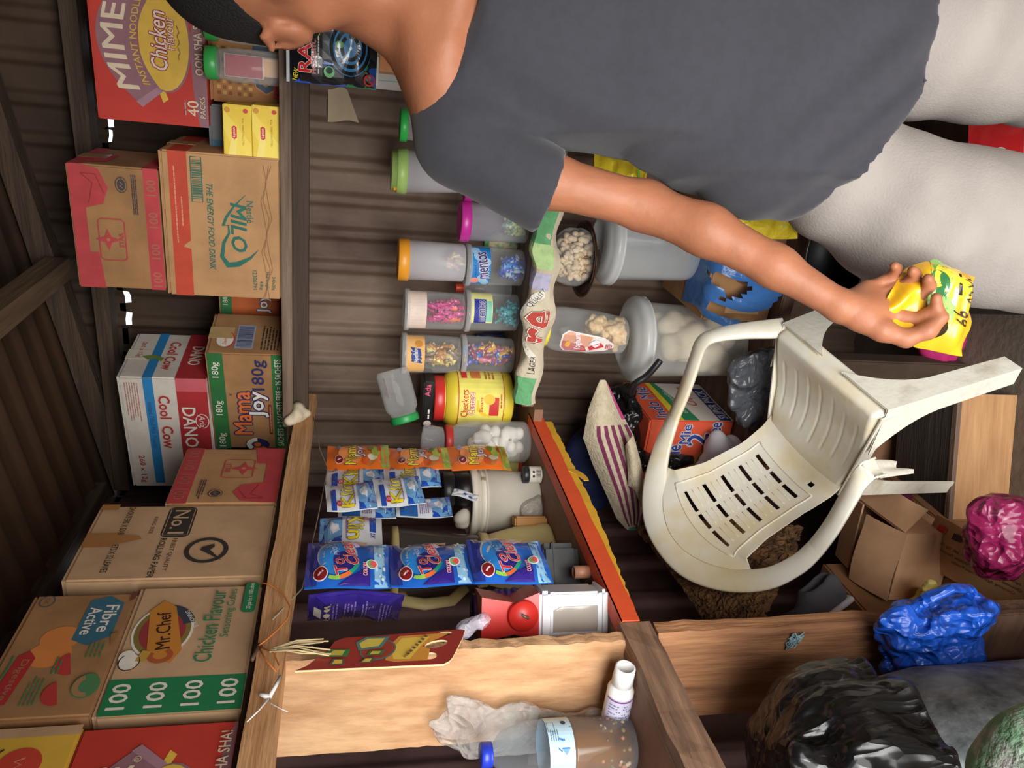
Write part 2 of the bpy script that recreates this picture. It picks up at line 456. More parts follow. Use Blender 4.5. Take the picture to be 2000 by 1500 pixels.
        for d in range(3):
            o1, o2 = (d+1) % 3, (d+2) % 3
            sa = [slice(None)]*3; sb = [slice(None)]*3; sa[d] = slice(0, -1); sb[d] = slice(1, None)
            A, B = S[tuple(sa)], S[tuple(sb)]; X = np.argwhere(A != B)
            X = X[(X[:, o1] > 0) & (X[:, o2] > 0) & (X[:, o1] < F.shape[o1]-1) & (X[:, o2] < F.shape[o2]-1)]
            if not len(X): continue
            def cell(p, q):
                y = X.copy(); y[:, o1] -= p; y[:, o2] -= q; return idx[y[:, 0], y[:, 1], y[:, 2]]
            qd = np.stack([cell(1, 1), cell(0, 1), cell(0, 0), cell(1, 0)], 1)
            ins = A[X[:, 0], X[:, 1], X[:, 2]]
            qd[~ins] = qd[~ins][:, ::-1]; Q.append(qd)
        Q = np.concatenate(Q); Q = Q[(Q >= 0).all(1)]
        return V, Q
    def put(s, g, m, smooth=True, M=None, fn=None):
        V, Q = s.mesh()
        V = [tuple(v) for v in V.tolist()]
        if fn is None: g.add(V, [tuple(q) for q in Q.tolist()], m, smooth, M)
        else:
            groups = {}
            o = len(g.v); g.v.extend(V if M is None else [tuple(M @ Vector(p)) for p in V])
            for q in Q.tolist():
                c = [sum(V[i][k] for i in q)/4 for k in range(3)]
                g.f.append(tuple(o+i for i in q)); g.m.append(g.mi(fn(*c))); g.s.append(smooth)
        return g
# ================================================================== THE SETTING
WY = 2.02; LX = -1.25
IRON = P((134,114,98), .62, 0, 3.0, .2, 22, metal=.1, c2=(74,54,45), spec=.35, vmin=.30, vmax=.72, stretch=(1.6,1,.8))
IRON_L = P((112,86,82), .5, 0, 4.5, .2, 22, metal=.1, c2=(70,50,47), spec=.45, vmin=.32, vmax=.7)
IRON_SHADED = P((84,66,52), .7, 0, 3.0, .2, 22, c2=(46,35,27), spec=.3, vmin=.30, vmax=.72)  # wall above the back shelf: shade under the roof put into the colour
ROOF = P((84,58,36), .7, 0, 3, .2, 20, metal=.1, c2=(48,34,24), vmin=.3, vmax=.7)
def corr(t, pitch=.088, amp=.009):
    a = (t/pitch) % 1.0; a = abs(a-.5)*2   # narrow raised ribs between flat pans
    return -amp*(0 if a > .48 else (1 if a < .18 else (.48-a)/.30))*1.4
def sheetwall(name, fx, n, rows, mat, label):
    g = G()
    for z0f, z1f, *mm in rows:
        v = []; f = []; k = 4
        for i in range(n+1):
            a, b = z0f(i/n), z1f(i/n)
            for j in range(k): v.append(fx(i/n, a+(b-a)*j/(k-1)))
        for i in range(n):
            for j in range(k-1): f.append((i*k+j, (i+1)*k+j, (i+1)*k+j+1, i*k+j+1))
        g.add(v, f, mm[0] if mm else mat, True)
    o = g.obj(name, label=label, kind='structure', cat='wall')
    return o
XA, XB = -1.30, 1.25
gaps = [(-.115,-.06,.016), (-.215,-.175,.022), (-.272,-.232,.018), (-.30,-.274,.010), (-.70,-.665,.022), (-.755,-.725,.022), (-.94,-.88,.03), (-1.0,-.955,.022), (.02,.05,.012), (-1.08,-1.03,.012)]
def lowtop(u):
    x = XA+(XB-XA)*u; z = 2.128
    for a, b, d in gaps:
        if a <= x <= b: z = 2.112-d*.55
    return z
def hitop(u):
    x = XA+(XB-XA)*u; return 2.188+(x+1.112)*.19+.02
def bw(u, z): x = XA+(XB-XA)*u; return (x, WY+corr(x), z)
sheetwall('wall_back', bw, 640, [(lambda u: 0, lambda u: 1.672), (lambda u: 1.672, lowtop, IRON_SHADED), (lambda u: 2.114, hitop, IRON_SHADED)], IRON, 'dark brown corrugated iron sheet wall behind the shelves')
def lw(u, z): y = -1.2+3.25*u; return (LX-corr(y, .155, .008), y, z)
lg = [(1.40,1.44,.02), (1.30,1.34,.016), (1.62,1.70,.02), (.9,.95,.012)]
def ltop(u):
    y = -1.2+3.25*u; z = 2.165
    for a, b, d in lg:
        if a <= y <= b: z = 2.15-d
    return z
sheetwall('wall_left', lw, 520, [(lambda u: 0, ltop), (lambda u: 2.152, lambda u: 2.24)], IRON_L, 'corrugated iron side wall behind the plank shelves')
sheetwall('wall_right', lambda u, z: (1.25-corr(u*3.25), -1.2+3.25*u, z), 300, [(lambda u: 0, lambda u: 2.62)], IRON_L, 'corrugated iron side wall')
g = G(); g.box(-1.4, 1.4, -1.4, 2.1, -.05, 0, P((126,112,98), .85, .3, 6, .3, 40))
g.obj('floor', kind='structure', label='grey concrete floor', cat='floor')
def rz_(x): return 2.188+(x+1.112)*.19
g = G(); v = []; f = []
N = 300
for i in range(N+1):
    y = -1.25+3.30*i/N
    for j in range(5):
        x = -1.4+2.8*j/4; v.append((x, y, rz_(x)+.03+corr(y)))
for i in range(N):
    for j in range(4): f.append((i*5+j, i*5+j+1, (i+1)*5+j+1, (i+1)*5+j))
g.add(v, f, ROOF, True); g.obj('ceiling', kind='structure', label='dark corrugated iron roof sheets', cat='ceiling')
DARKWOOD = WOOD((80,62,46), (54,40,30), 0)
DARKWOODY = WOOD((96,78,60), (60,46,35), 1)
def beam(name, a, b, w, h, mat, label=None):
    a, b = Vector(a), Vector(b); d = (b-a).normalized(); s = d.cross(Vector((0,0,1))).normalized(); u = s.cross(d)
    g = G(); rnd = random.Random(3); n = 12; v = []
    for i in range(n+1):
        p = a.lerp(b, i/n); ww = w/2*(1+rnd.uniform(-.06, .06)); hh = h/2*(1+rnd.uniform(-.06, .06))
        v += [p-s*ww-u*hh, p+s*ww-u*hh, p+s*ww+u*hh, p-s*ww+u*hh]
    f = [(3,2,1,0), tuple(4*n+k for k in range(4))]+[(4*i+k, 4*i+(k+1) % 4, 4*i+4+(k+1) % 4, 4*i+4+k) for i in range(n) for k in range(4)]
    g.add(v, f, mat)
    return g.obj(name, kind='structure', label=label, cat='beam')
g = G(); g.box(-1.25, 1.25, -.22, -.20, 1.50, 2.58, DARKWOOD); g.obj('shade_header', kind='structure', label='unseen boards added behind the camera to shade the upper cartons', cat='wall')  # unseen header, added to cut the daylight reaching the high cartons
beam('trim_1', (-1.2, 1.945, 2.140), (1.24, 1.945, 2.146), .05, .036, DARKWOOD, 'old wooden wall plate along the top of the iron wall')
beam('trim_2', (-1.195, -.3, 2.205), (-1.195, 1.92, 2.200), .045, .05, DARKWOODY, 'wooden wall plate under the roof along the side wall')
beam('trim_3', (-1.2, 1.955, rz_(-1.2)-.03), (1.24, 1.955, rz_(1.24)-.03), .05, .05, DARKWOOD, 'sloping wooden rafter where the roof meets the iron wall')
beam('trim_4', (-.585, 1.92, 2.225), (-.585, -.5, 2.225), .05, .05, WOOD((120,98,74), (84,64,48), 1), 'pale wooden purlin under the roof sheets')

# ------------------------------------------------------------------ shelves and planks
SHW = WOOD((128,108,90), (84,66,52), 0); RAILW = WOOD((206,160,112), (168,118,74), 1, 11); DARKB = WOOD((92,72,56), (64,48,38), 1)
PLANK = P((208,166,124), .85, 0, 5, .35, 14, c2=(168,122,82), stretch=(5,5,1.6), vmin=.35, vmax=.68)
PLANK2 = WOOD((176,126,86), (120,78,52), 2, 12, .85, .4, 9)
ZB, ZL, ZJ, ZS = 1.697, 1.683, 1.132, 1.10       # shelf tops: back, left, jar shelf, lower left
t = thing('wall_shelf', 'long dark brown shelf board under the cartons on the back wall', 'shelf', at((0, 1.65, ZB)))
g = G(); g.box(-.86, 1.2, 0, .35, -.022, 0, SHW, bev=.002); g.obj('board', t)
g = G(); g.box(-.86, 1.2, .03, .055, -.055, -.0225, WOOD((70,52,40),(48,36,28),0)); g.obj('support_batten', t)
t = thing('wall_shelf', 'plank shelf with a rough pale rail carrying cartons down the side wall', 'shelf', at((-.845, 0, ZL)))
g = G(); g.box(-.385, -.03, .25, 1.64, -.018, 0, DARKB); g.obj('board', t)
g = G(); v = []; rnd = random.Random(5); n = 26
for i in range(n+1):
    y = .2+1.605*i/n; j = lambda: rnd.uniform(-.0018, .0018)
    v += [(-.028+j(), y, -.055+j()), (.0+j(), y, -.052+j()), (.0+j(), y, -.011+j()), (-.028+j(), y, -.009+j())]
g.add(v, [(3,2,1,0), tuple(4*n+k for k in range(4))]+[(4*i+k, 4*i+(k+1) % 4, 4*i+4+(k+1) % 4, 4*i+4+k) for i in range(n) for k in range(4)], RAILW)
g.obj('front_rail', t, label='rough pale sawn rail')
# jar shelf on the back wall
t = thing('wall_shelf', 'shelf of candy jars with a sack spread along its front edge', 'shelf', at((0, 1.66, ZJ)))
g = G(); g.box(-.80, 1.2, 0, .35, -.03, 0, SHW, bev=.002); g.obj('board', t)
# lower side shelf with the orange tape lip
t = thing('wall_shelf', 'lower side shelf lined with brown board and edged in orange and yellow strip', 'shelf', at((-.84, 0, ZS)))
g = G(); g.box(-.395, -.004, .25, 1.655, -.022, 0, P((138,100,78), .7, .25, 9)); g.box(-.395, .035, 1.6555, 2.0, -.022, 0, P((138,100,78), .7, .25, 9)); g.obj('board', t)
ORANGE = P((232,88,44), .55, .08, 20); YEL = P((232,178,48), .7, .12, 20, .1)
def ragged(y0, y1, x, z0, z1, n, seed, amp, drop=0):
    rnd = random.Random(seed); pts = []
    for i in range(n+1):
        y = y0+(y1-y0)*i/n; pts.append((y, z0+rnd.uniform(-amp, amp)-drop*i/n, z1))
    return pts
g = G(); pts = ragged(.935, 1.70, 0, -.031, .002, 40, 2, .0012)
v = []
for y, a, b in pts: v += [(.001, y, a), (.0035, y, a), (.0035, y, b), (.001, y, b)]
g.add(v, [(3,2,1,0), tuple(4*40+k for k in range(4))]+[(4*i+k, 4*i+(k+1) % 4, 4*i+4+(k+1) % 4, 4*i+4+k) for i in range(40) for k in range(4)], ORANGE)
g.box(-.03, .0035, .935, 1.70, .0005, .002, ORANGE); g.obj('edge_strip', t, label='orange strip tacked along the edge')
g = G(); pts = ragged(.99, 1.66, 0, -.049, -.02, 60, 9, .002)
v = []
for i, (y, a, b) in enumerate(pts):
    if y < 1.25: a += .016*(1.25-y)/.26
    v += [(-.0012, y, a), (.0008, y, a), (.0008, y, b), (-.0012, y, b)]
g.add(v, [(3,2,1,0), tuple(4*60+k for k in range(4))]+[(4*i+k, 4*i+(k+1) % 4, 4*i+4+(k+1) % 4, 4*i+4+k) for i in range(60) for k in range(4)], YEL)
a = PX(1100, 915, -.84); b = PX(1145, 938, -.835)
base = Vector((-.84, 0, ZS))
g.sheet(lambda u, w: (Vector((a.x, a.y, a.z)).lerp(b, u)-base)+Vector((0, .004*sin(u*6), (w-.5)*.026*(1-u*.6)-.012*sin(u*pi))), 14, 4, .0015, YEL)
g.obj('edge_strip', t, label='frayed yellow strip hanging below the orange one')
g = G(); v = []; rnd = random.Random(8); n = 20
for i in range(n+1):
    y = .2+.735*i/n; j = lambda: rnd.uniform(-.002, .002)
    v += [(-.03+j(), y, -.05+j()), (.0+j(), y, -.05+j()), (.0+j(), y, .004+j()), (-.03+j(), y, .004+j())]
g.add(v, [(3,2,1,0), tuple(4*n+k for k in range(4))]+[(4*i+k, 4*i+(k+1) % 4, 4*i+4+(k+1) % 4, 4*i+4+k) for i in range(n) for k in range(4)], WOOD((150,116,90), (96,72,58), 1, 14)); g.obj('front_rail', t, label='grey weathered rail')
# divider planks, faces turned to the door
def plank(name, label, y, z0, z1, xr, xl, mat, th=.024, seed=1, bev=0):
    g = G(); rnd = random.Random(seed); n = 40; v = []
    for i in range(n+1):
        z = z0+(z1-z0)*i/n; e = rnd.uniform(-.003, .003); e2 = rnd.uniform(-.002, .002)
        R = xr(z)+e; Lf = xl(z)+e2; c = rnd.uniform(.0, .004)
        v += [(Lf, y, z), (R-.004-c, y, z), (R, y+.005, z), (R+e2, y+th, z), (Lf, y+th, z)]
    g.add(v, [(4,3,2,1,0), tuple(5*n+k for k in range(5))]+[(5*i+k, 5*i+(k+1) % 5, 5*i+5+(k+1) % 5, 5*i+5+k) for i in range(n) for k in range(5)], mat)
    return g.obj(name, label=label, cat='plank')
plank('divider_plank', 'wide pale plank dividing the side shelf, red board hanging at its edge', .895, ZS+.0005, ZL-.019, lambda z: -.845-.02*(z-1.1), lambda z: -1.045+.05*max(0, 1.35-z), PLANK, seed=3)
plank('divider_plank', 'rough reddish plank below the lower side shelf beside the black bag', .90, .001, ZS-.052, lambda z: -.838+.012*(1.05-z), lambda z: -1.02-.02*(1.05-z), PLANK2, .03, seed=6)

# ================================================================== CARTONS
class Carton:
    def __init__(s, W, H, D, mat, sides=None):
        s.W, s.H, s.D = W, H, D; s.g = G(); s.mat = mat
        s.g.box(0, W, 0, D, 0, H, mat, bev=.0035)
    def face(s, w='front', turn=False):
        W, H, D = s.W, s.H, s.D
        o, U, V, N, w_, h_ = {'front': ((0,0,0), (1,0,0), (0,0,1), (0,-1,0), W, H), 'right': ((W,0,0), (0,1,0), (0,0,1), (1,0,0), D, H), 'left': ((0,D,0), (0,-1,0), (0,0,1), (-1,0,0), D, H)}[w]
        return Face(s.g, flatmap(o, U, V, N), turn=(w_, h_) if turn else None)
    def done(s, name, label, M, group=None, tape=True, tapec=(176,134,84)):
        t = thing(name, label, 'carton', M, group); s.g.obj('body', t)
        W, H, D = s.W, s.H, s.D
        g = G(); g.box(.002, W-.002, .002, D/2-.001, H+.0002, H+.0032, s.mat); g.obj('flap', t)
        g = G(); g.box(.002, W-.002, D/2+.001, D-.002, H+.0002, H+.0032, s.mat); g.obj('flap', t)
        if tape:
            g = G(); g.box(.0, W, D/2-.022, D/2+.022, H+.0034, H+.0040, P(tapec, .3, .1)); g.box(W+.0004, W+.001, D/2-.022, D/2+.022, H-.05, H+.0040, P(tapec, .3, .1)); g.obj('tape', t)
        return t
SIDE = pi/2
RED = ink((206,62,46)); DRED = ink((168,36,40)); PURP = ink((148,104,112)); BEIGE = ink((226,206,176)); MYEL = ink((228,186,72)); GRN = ink((34,118,76)); DGRN = ink((26,100,84)); BLK = ink((34,32,30)); WH = ink((232,226,212)); BLUEI = ink((40,130,190)); NAVY = ink((40,44,96)); ORI = ink((226,112,44)); PINKR = ink((196,62,62))
def mimee(W, H, D, right=True):
    c = Carton(W, H, D, P((204,62,44), .7, .12, 14)); f = c.face()
    f.rect(0, 0, W, H, P((196,58,44), .7, .1, 12))
    # lower swoosh
    n = 20; top = [(W*i/n, H*(.02+.115*sin(pi*min(1, .18+.82*i/n))*1.0)) for i in range(n+1)]
    f.poly([(0, 0)]+[(W, 0)]+top[::-1], PURP)
    f.poly([(.155*W, .36*H), (.275*W, .43*H), (.26*W, .475*H), (.13*W, .41*H)], MYEL); f.poly([(.845*W, .36*H), (.725*W, .43*H), (.74*W, .475*H), (.87*W, .41*H)], MYEL)
    def cv(x0, x1, y0, ym, k=16): return [(x0+(x1-x0)*i/k, y0+(ym-y0)*(1-((i/k)*2-1)**2)) for i in range(k+1)]
    f.disc(.5*W, .36*H, .305*W, .235*H, PURP); f.disc(.5*W, .37*H, .295*W, .225*H, MYEL)
    a = cv(.10*W, .90*W, .60*H, .965*H); b = cv(.20*W, .80*W, .41*H, .60*H)
    f._put(a+b, [(i, i+17, i+18, i+1) for i in range(16)], PURP)
    a2 = cv(.10*W, .20*W, .60*H, .70*H, 4); 
    f.poly([(.095*W,.60*H),(.125*W,.655*H),(.225*W,.455*H),(.20*W,.405*H)], ink((168,128,140))); f.poly([(.905*W,.60*H),(.875*W,.655*H),(.775*W,.455*H),(.80*W,.405*H)], ink((168,128,140)))
    f.text('MIMEE', .5*W, .705*H, .19*H, BEIGE, w=.60*W, bold=.045, arc=.62)
    f.text('INSTANT NOODLES', .5*W, .545*H, .062*H, MYEL, w=.53*W, bold=.02, arc=1.5)
    f.text('®', .83*W, .60*H, .05*H, BEIGE)
    f.text('Chicken', .5*W, .42*H, .15*H, ink((238,226,214)), w=.34*W, shear=.25, bold=.02, outline=DRED, ow=.075)
    f.text('Flavour', .55*W, .315*H, .085*H, ink((238,226,214)), w=.19*W, shear=.15, outline=DRED, ow=.07)
    f.line([((.40+.02*i)*W, (.235+.012*sin(i*2.1))*H) for i in range(11)], .0012, ink((120,92,60)))
    f.bars(.07*W, .20*H, .16*W, .228*H, 1, ink((196,150,150)))
    f.text('40', .115*W, .135*H, .105*H, BEIGE, bold=.03); f.text('PACKS', .125*W, .045*H, .048*H, BEIGE, bold=.03)
    f.text('OOM SHA SHA SHA SHA!', .63*W, .06*H, .075*H, BEIGE, w=.62*W, bold=.04)
    if right: c.face('right').rect(0, 0, D, H, P((182,128,84), .8, .2, 10))
    return c
mimee(.312, .206, .24).done('noodle_carton', 'red noodle carton up on the back shelf behind the green lidded jars', at((-.217, 1.745, 1.8455)))
c = mimee(.305, .19, .30); c.done('noodle_carton', 'red instant noodle carton on the side shelf under the yellow carton', at((-.87, .502, ZL+.001), SIDE))
# waffle pattern carton behind the jars
W, H, D = .55, .142, .2; c = Carton(W, H, D, P((176,122,70), .75, .2, 14)); f = c.face(); rnd = random.Random(4)
for i in range(9):
    for j in range(2):
        x0 = .015+i*.052; y0 = .062+j*.04
        for a in range(4):
            for b in range(3): f.rect(x0+a*.011, y0+b*.011, x0+a*.011+.007, y0+b*.011+.007, ink((206,158,92)) if (a+b) % 2 else ink((138,86,40))); f.h -= f.dh
        f.h += f.dh
f.text('CRISPY', .19, .035, .05, ink((58,84,100)), w=.33, bold=.05, outline=ink((196,128,84)), ow=.06)
f.rect(.015, .003, .05, .02, ink((190,36,36))); f.text('ED', .032, .011, .011, ink((110,20,24)), bold=.03)
c.done('biscuit_carton', 'brown waffle patterned carton on the back shelf beneath the red noodle carton', at((-.165, 1.765, ZB+.001)))
# grey and blue box behind the tea boxes
c = Carton(.10, .148, .12, P((120,124,126), .6, .1)); c.face().rect(0, 0, .03, .148, P((70,116,140), .6, .1))
c.done('small_carton', 'grey and blue packet standing behind the yellow tea boxes', at((-.272, 1.765, ZB+.001)), tape=False)
# star cartons
def star_carton(W, H, D, faded=False, dark=False):
    c = Carton(W, H, D, KRAFT2 if not faded else KRAFT); f = c.face(turn=dark); r = P((190,66,70), .75, .15, 20); k = c.mat
    f.rect(0, 0, W, .17*H, r)
    for x in (.06, .30, .56, .82): f.text('100', x*W+.03*W, .085*H, .105*H, P((176,104,84), .8, .15), bold=.05)
    f.rect(0, .84*H, W, H, r)
    f.poly([(.0, .84*H), (.30*W, .84*H), (.30*W, .74*H), (.0, .70*H)], r)
    f.poly([(.66*W, .84*H), (W, .84*H), (.97*W, .66*H), (.83*W, .57*H), (.70*W, .64*H)], r)
    f.line([(.78*W,.62*H),(.93*W,.70*H),(.93*W,.86*H)], .002, ink((150,46,40))); f.line([(.70*W,.80*H),(.86*W,.74*H),(.93*W,.86*H)], .002, ink((150,46,40)))
    # star badge
    f.line([(.26*W,.42*H),(.56*W,.42*H),(.58*W,.46*H),(.58*W,.68*H),(.56*W,.72*H),(.26*W,.72*H),(.24*W,.68*H),(.24*W,.46*H),(.26*W,.42*H)], .0022, r)
    cx, cy = .41*W, .62*H; st = []
    for i in range(8):
        a = pi/2+i*pi/4; rr = .115*H if i % 2 == 0 else .042*H; st.append((cx+rr*cos(a)*1.15, cy+rr*sin(a)*1.25))
    f.poly(st, r); f.disc(cx, cy, .02*H, .02*H, k)
    f.text('STAR', .41*W, .465*H, .055*H, r, bold=.05)
    bk = ink((66,60,64)); f.disc(.86*W, .415*H, .062*W, .068*H, bk); f.arc(.86*W, .415*H, .05*W, .055*H, .002, 0, 350, k); f.line([(.835*W,.40*H),(.85*W,.43*H),(.865*W,.40*H),(.885*W,.43*H)], .0015, k)
    f.bars(.63*W, .245*H, .97*W, .31*H, 3, bk, .5)
    fr = c.face('right'); fr.rect(0, 0, D, .17*H, r); fr.rect(0, .84*H, D, H, r); fr.poly([(.1*D,.84*H),(.7*D,.84*H),(.6*D,.6*H),(.2*D,.62*H)], r)
    return c
M = Matrix.Translation((-.545, 1.665, 1.9285+.0045)) 
star_carton(.25, .164, .2).done('carton', 'brown carton with red bands and a star badge, stacked on the chocolate drink carton', M)
c = star_carton(.218, .203, .3, True, True)
c.done('carton', 'brown carton with faded red bands on the side shelf beside the rolling paper carton', at((-.87, 1.345, ZL+.001), SIDE))
# MILO carton, upside down
W, H, D = .298, .2275, .22; c = Carton(W, H, D, KRAFT); f = c.face(turn=True); g_ = P((34,108,92), .7, .18, 30)
f.rect(.0, .06*H, W, .215*H, P((196,70,46), .7, .15, 20)); f.poly([(.60*W,.215*H),(.66*W,.215*H),(.645*W,.15*H),(.625*W,.17*H)], KRAFT)
f.bars(.10*W, .10*H, .62*W, .115*H, 1, ink((214,150,120)), .7, 0); f.bars(.3*W, .15*H, .5*W, .165*H, 1, ink((214,150,120)), .7, 0)
f.line([(.03*W, .245*H), (.33*W, .245*H), (.33*W, .335*H), (.03*W, .335*H), (.03*W, .245*H)], .0018, g_); f.barcode(.05*W, .252*H, .31*W, .33*H, g_, 30, 3)
f.text('THE ENERGY FOOD DRINK', .50*W, .395*H, .052*H, g_, w=.60*W, bold=.03, shear=.3)
f.text('MILO', .49*W, .635*H, .135*H, g_, w=.34*W, bold=.055, shear=.2)
f.text('Nestlé', .375*W, .735*H, .06*H, g_, w=.15*W)
f.line([(.26*W,.70*H),(.34*W,.60*H),(.42*W,.53*H),(.48*W,.50*H),(.475*W,.545*H),(.53*W,.55*H),(.60*W,.50*H),(.70*W,.48*H),(.76*W,.53*H),(.75*W,.62*H),(.70*W,.73*H),(.64*W,.80*H)], [.0008,.003,.005,.006,.003,.004,.006,.008,.012,.011,.005,.0006], g_)
for i, s_ in enumerate(('240x20g', 'Net weight', '4.8kg', '12306791')): f.text(s_, .93*W, (.93-.055*i)*H, .036*H, g_, align='r')
for i in range(3): f.line([(W*(.05+.12*k), H*(.86+.02*i+.03*sin(k*2.1+i))) for k in range(9)], .0008, ink((150,108,66)))
c.face('right').rect(0, .78*H, D, .94*H, P((196,70,46), .7, .15, 20))
c.done('drink_carton', 'kraft drink carton with green lettering standing upside down on the back shelf', at((-.553, 1.662, ZB+.001)), tapec=(196,170,120))
# Mama Joy cartons
def joy(W, H, D):
    c = Carton(W, H, D, KRAFT2); f = c.face(); g_ = P((44,112,58), .7, .12, 20)
    f.rect(0, .80*H, W, H, g_); f.rect(0, 0, W, .17*H, g_)
    for x in (.10, .45, .84): f.text('180g', x*W, .90*H, .115*H, WH, w=.15*W, bold=.02)
    f.text('SACHETS + 2 SACHETS FREE = 26 SACHETS', .50*W, .085*H, .085*H, WH, w=.92*W, bold=.02)
    f.text('Mama', .40*W, .60*H, .24*H, ORI, w=.46*W, bold=.06, outline=NAVY, ow=.09)
    f.text('Joy', .50*W, .37*H, .26*H, WH, w=.27*W, bold=.06, outline=NAVY, ow=.09)
    f.text('180g', .80*W, .33*H, .215*H, NAVY, w=.30*W, bold=.03)
    f.rect(.18*W, .195*H, .50*W, .235*H, ink((120,44,34))); f.bars(.20*W, .205*H, .48*W, .225*H, 1, ink((190,140,110)), .9, 0)
    f.text('®', .60*W, .735*H, .04*H, NAVY)
    f.disc(.06*W, .42*H, .07*W, .17*H, NAVY); f.arc(.06*W, .42*H, .055*W, .12*H, .012, 0, 140, WH); f.arc(.06*W, .42*H, .055*W, .12*H, .012, 150, 240, ORI); f.disc(.06*W, .42*H, .025*W, .05*H, ORI)
    r = c.face('right'); k = ink((60,52,44))
    r.disc(.33*D, .80*H, .17*D, .11*H, WH); r.text('Daumate', .33*D, .80*H, .05*H, RED, w=.24*D, shear=.3, bold=.03); r.arc(.33*D, .80*H, .2*D, .12*H, .003, 200, 330, RED)
    r.rect(.12*D, .42*H, .70*D, .66*H, ink((150,158,178))); r.barcode(.15*D, .44*H, .67*D, .64*H, ink((60,66,96)), 24, 5)
    r.bars(.10*D, .08*H, .75*D, .34*H, 6, k, .45)
    return c
M = at((-.70-.297*cos(radians(15)), 1.70+.297*sin(radians(15)), ZB+.001), radians(-15))
joy(.297, .168, .16).done('seasoning_carton', 'kraft carton with green bands and big orange lettering on the back shelf', M, tapec=(190,160,110))
W, H, D = .2, .165, .09; c = Carton(W, H, D, KRAFT2); f = c.face(); f.rect(0, .14*H, W, .84*H, P((186,92,40), .7, .15)); f.rect(0, .84*H, W, H, P((44,112,58), .7)); f.rect(0, 0, W, .14*H, P((44,112,58), .7)); f.text('Joy', .84*W, .38*H, .2*H, WH, bold=.04, outline=NAVY, ow=.07); f.text('180g', .88*W, .92*H, .09*H, WH); f.text('SACHETS', .86*W, .07*H, .06*H, WH)
c.done('seasoning_carton', 'orange and green printed carton peeping out behind the big green banded carton', at((-.812, 1.905, ZB+.001), radians(-3)))
# DANO carton, upside down
W, H, D = .325, .198, .21; c = Carton(W, H, D, P((214,206,194), .75, .12, 14, .1)); r = P((176,44,48), .7, .1)
f = c.face(turn=True); f.rect(.0, .62*H, .97*W, .97*H, r); f.rect(.0, .26*H, .96*W, .37*H, BLUEI); f.rect(.0, .62*H, .11*W, .97*H, P((206,96,104), .7, .1))
f.text('DANO', .43*W, .74*H, .15*H, WH, w=.36*W, bold=.05); f.text('Arla', .37*W, .885*H, .07*H, WH, shear=.2); f.arc(.37*W, .885*H, .062*W, .075*H, .002, 0, 340, WH)
f.text('Cool  Cow', .385*W, .475*H, .125*H, r, w=.47*W, bold=.05, outline=P((214,178,168), .7), ow=.09)
f.text('Instant Filled Milk Powder', .42*W, .315*H, .055*H, ink((60,84,140)), w=.42*W)
f.text('260 x 12g', .82*W, .13*H, .085*H, r, w=.26*W, bold=.02); f.bars(.04*W, .06*H, .40*W, .22*H, 6, ink((190,120,112)), .35)
f = c.face('right', True); f.rect(0, .62*H, D, .97*H, r); f.rect(0, .26*H, D, .37*H, BLUEI)
f.text('DANO', .50*D, .77*H, .14*H, WH, w=.42*D, bold=.05); f.text('Cool Cow', .52*D, .49*H, .12*H, r, w=.62*D, bold=.05, outline=P((214,178,168), .7), ow=.09); f.text('260 x 12g', .40*D, .12*H, .07*H, r, w=.34*D)
f.poly([(.55*D,.16*H),(.63*D,.24*H),(.60*D,.32*H),(.66*D,.40*H),(.58*D,.42*H),(.52*D,.30*H)], ink((120,140,60)))
M = at((-.785-.325*cos(radians(8)), 1.745+.325*sin(radians(8)), ZB+.1745), radians(-8))
c.done('milk_carton', 'white and red milk powder carton upside down on the green banded carton', M, tapec=(220,210,190))
# No.1 rolling paper carton, upside down
W, H, D = .222, .313, .3; c = Carton(W, H, D, KRAFT3); f = c.face(turn=True); k = ink((52,48,44))
def rrect(f, x0, y0, x1, y1, r, m):
    p = []
    for cx, cy, a0 in ((x1-r, y1-r, 0), (x0+r, y1-r, 90), (x0+r, y0+r, 180), (x1-r, y0+r, 270)):
        for i in range(6): a = radians(a0+18*i); p.append((cx+r*cos(a), cy+r*sin(a)))
    f.poly(p, m)
rrect(f, .03*W, .385*H, .47*W, .545*H, .012, k); f.line([(.06*W,.397*H),(.44*W,.397*H),(.44*W,.533*H),(.06*W,.533*H),(.06*W,.397*H)], .0012, c.mat)
f.text('No.1', .25*W, .465*H, .085*H, ink((200,168,128)), w=.34*W, bold=.03)
f.text('KING SIZE', .30*W, .33*H, .02*H, k, w=.24*W); f.text('FINEST QUALITY', .70*W, .475*H, .028*H, k, w=.42*W); f.text('ROLLING PAPER', .74*W, .415*H, .034*H, k, w=.50*W, bold=.03)
f.text('24 OUTERS X 50 BOOKLETS X 32 LEAVES', .48*W, .175*H, .034*H, k, w=.88*W, bold=.02)
f.arc(.66*W, .665*H, .15*W, .105*H, .008, 0, 360, k); f.poly([(.58*W,.70*H),(.62*W,.64*H),(.66*W,.63*H),(.80*W,.76*H),(.66*W,.685*H),(.62*W,.705*H)], k)
f.rect(.42*W, 0, .60*W, .16*H, P((170,120,70), .4, .1)); f.poly([(.44*W,.16*H),(.58*W,.16*H),(.50*W,.30*H),(.46*W,.28*H)], P((170,120,70), .4, .1)); f.rect(0, 0, .08*W, .10*H, P((170,120,70), .4, .1))
f = c.face('left'); f.poly([(.25*D,.82*H),(.32*D,.95*H),(.6*D,.97*H),(.66*D,.84*H)], P((206,190,162), .6))
c.done('carton', 'tall kraft rolling paper carton with a black badge, upside down on the side shelf', at((-.87, 1.1165, ZL+.001), SIDE), tapec=(168,118,66))
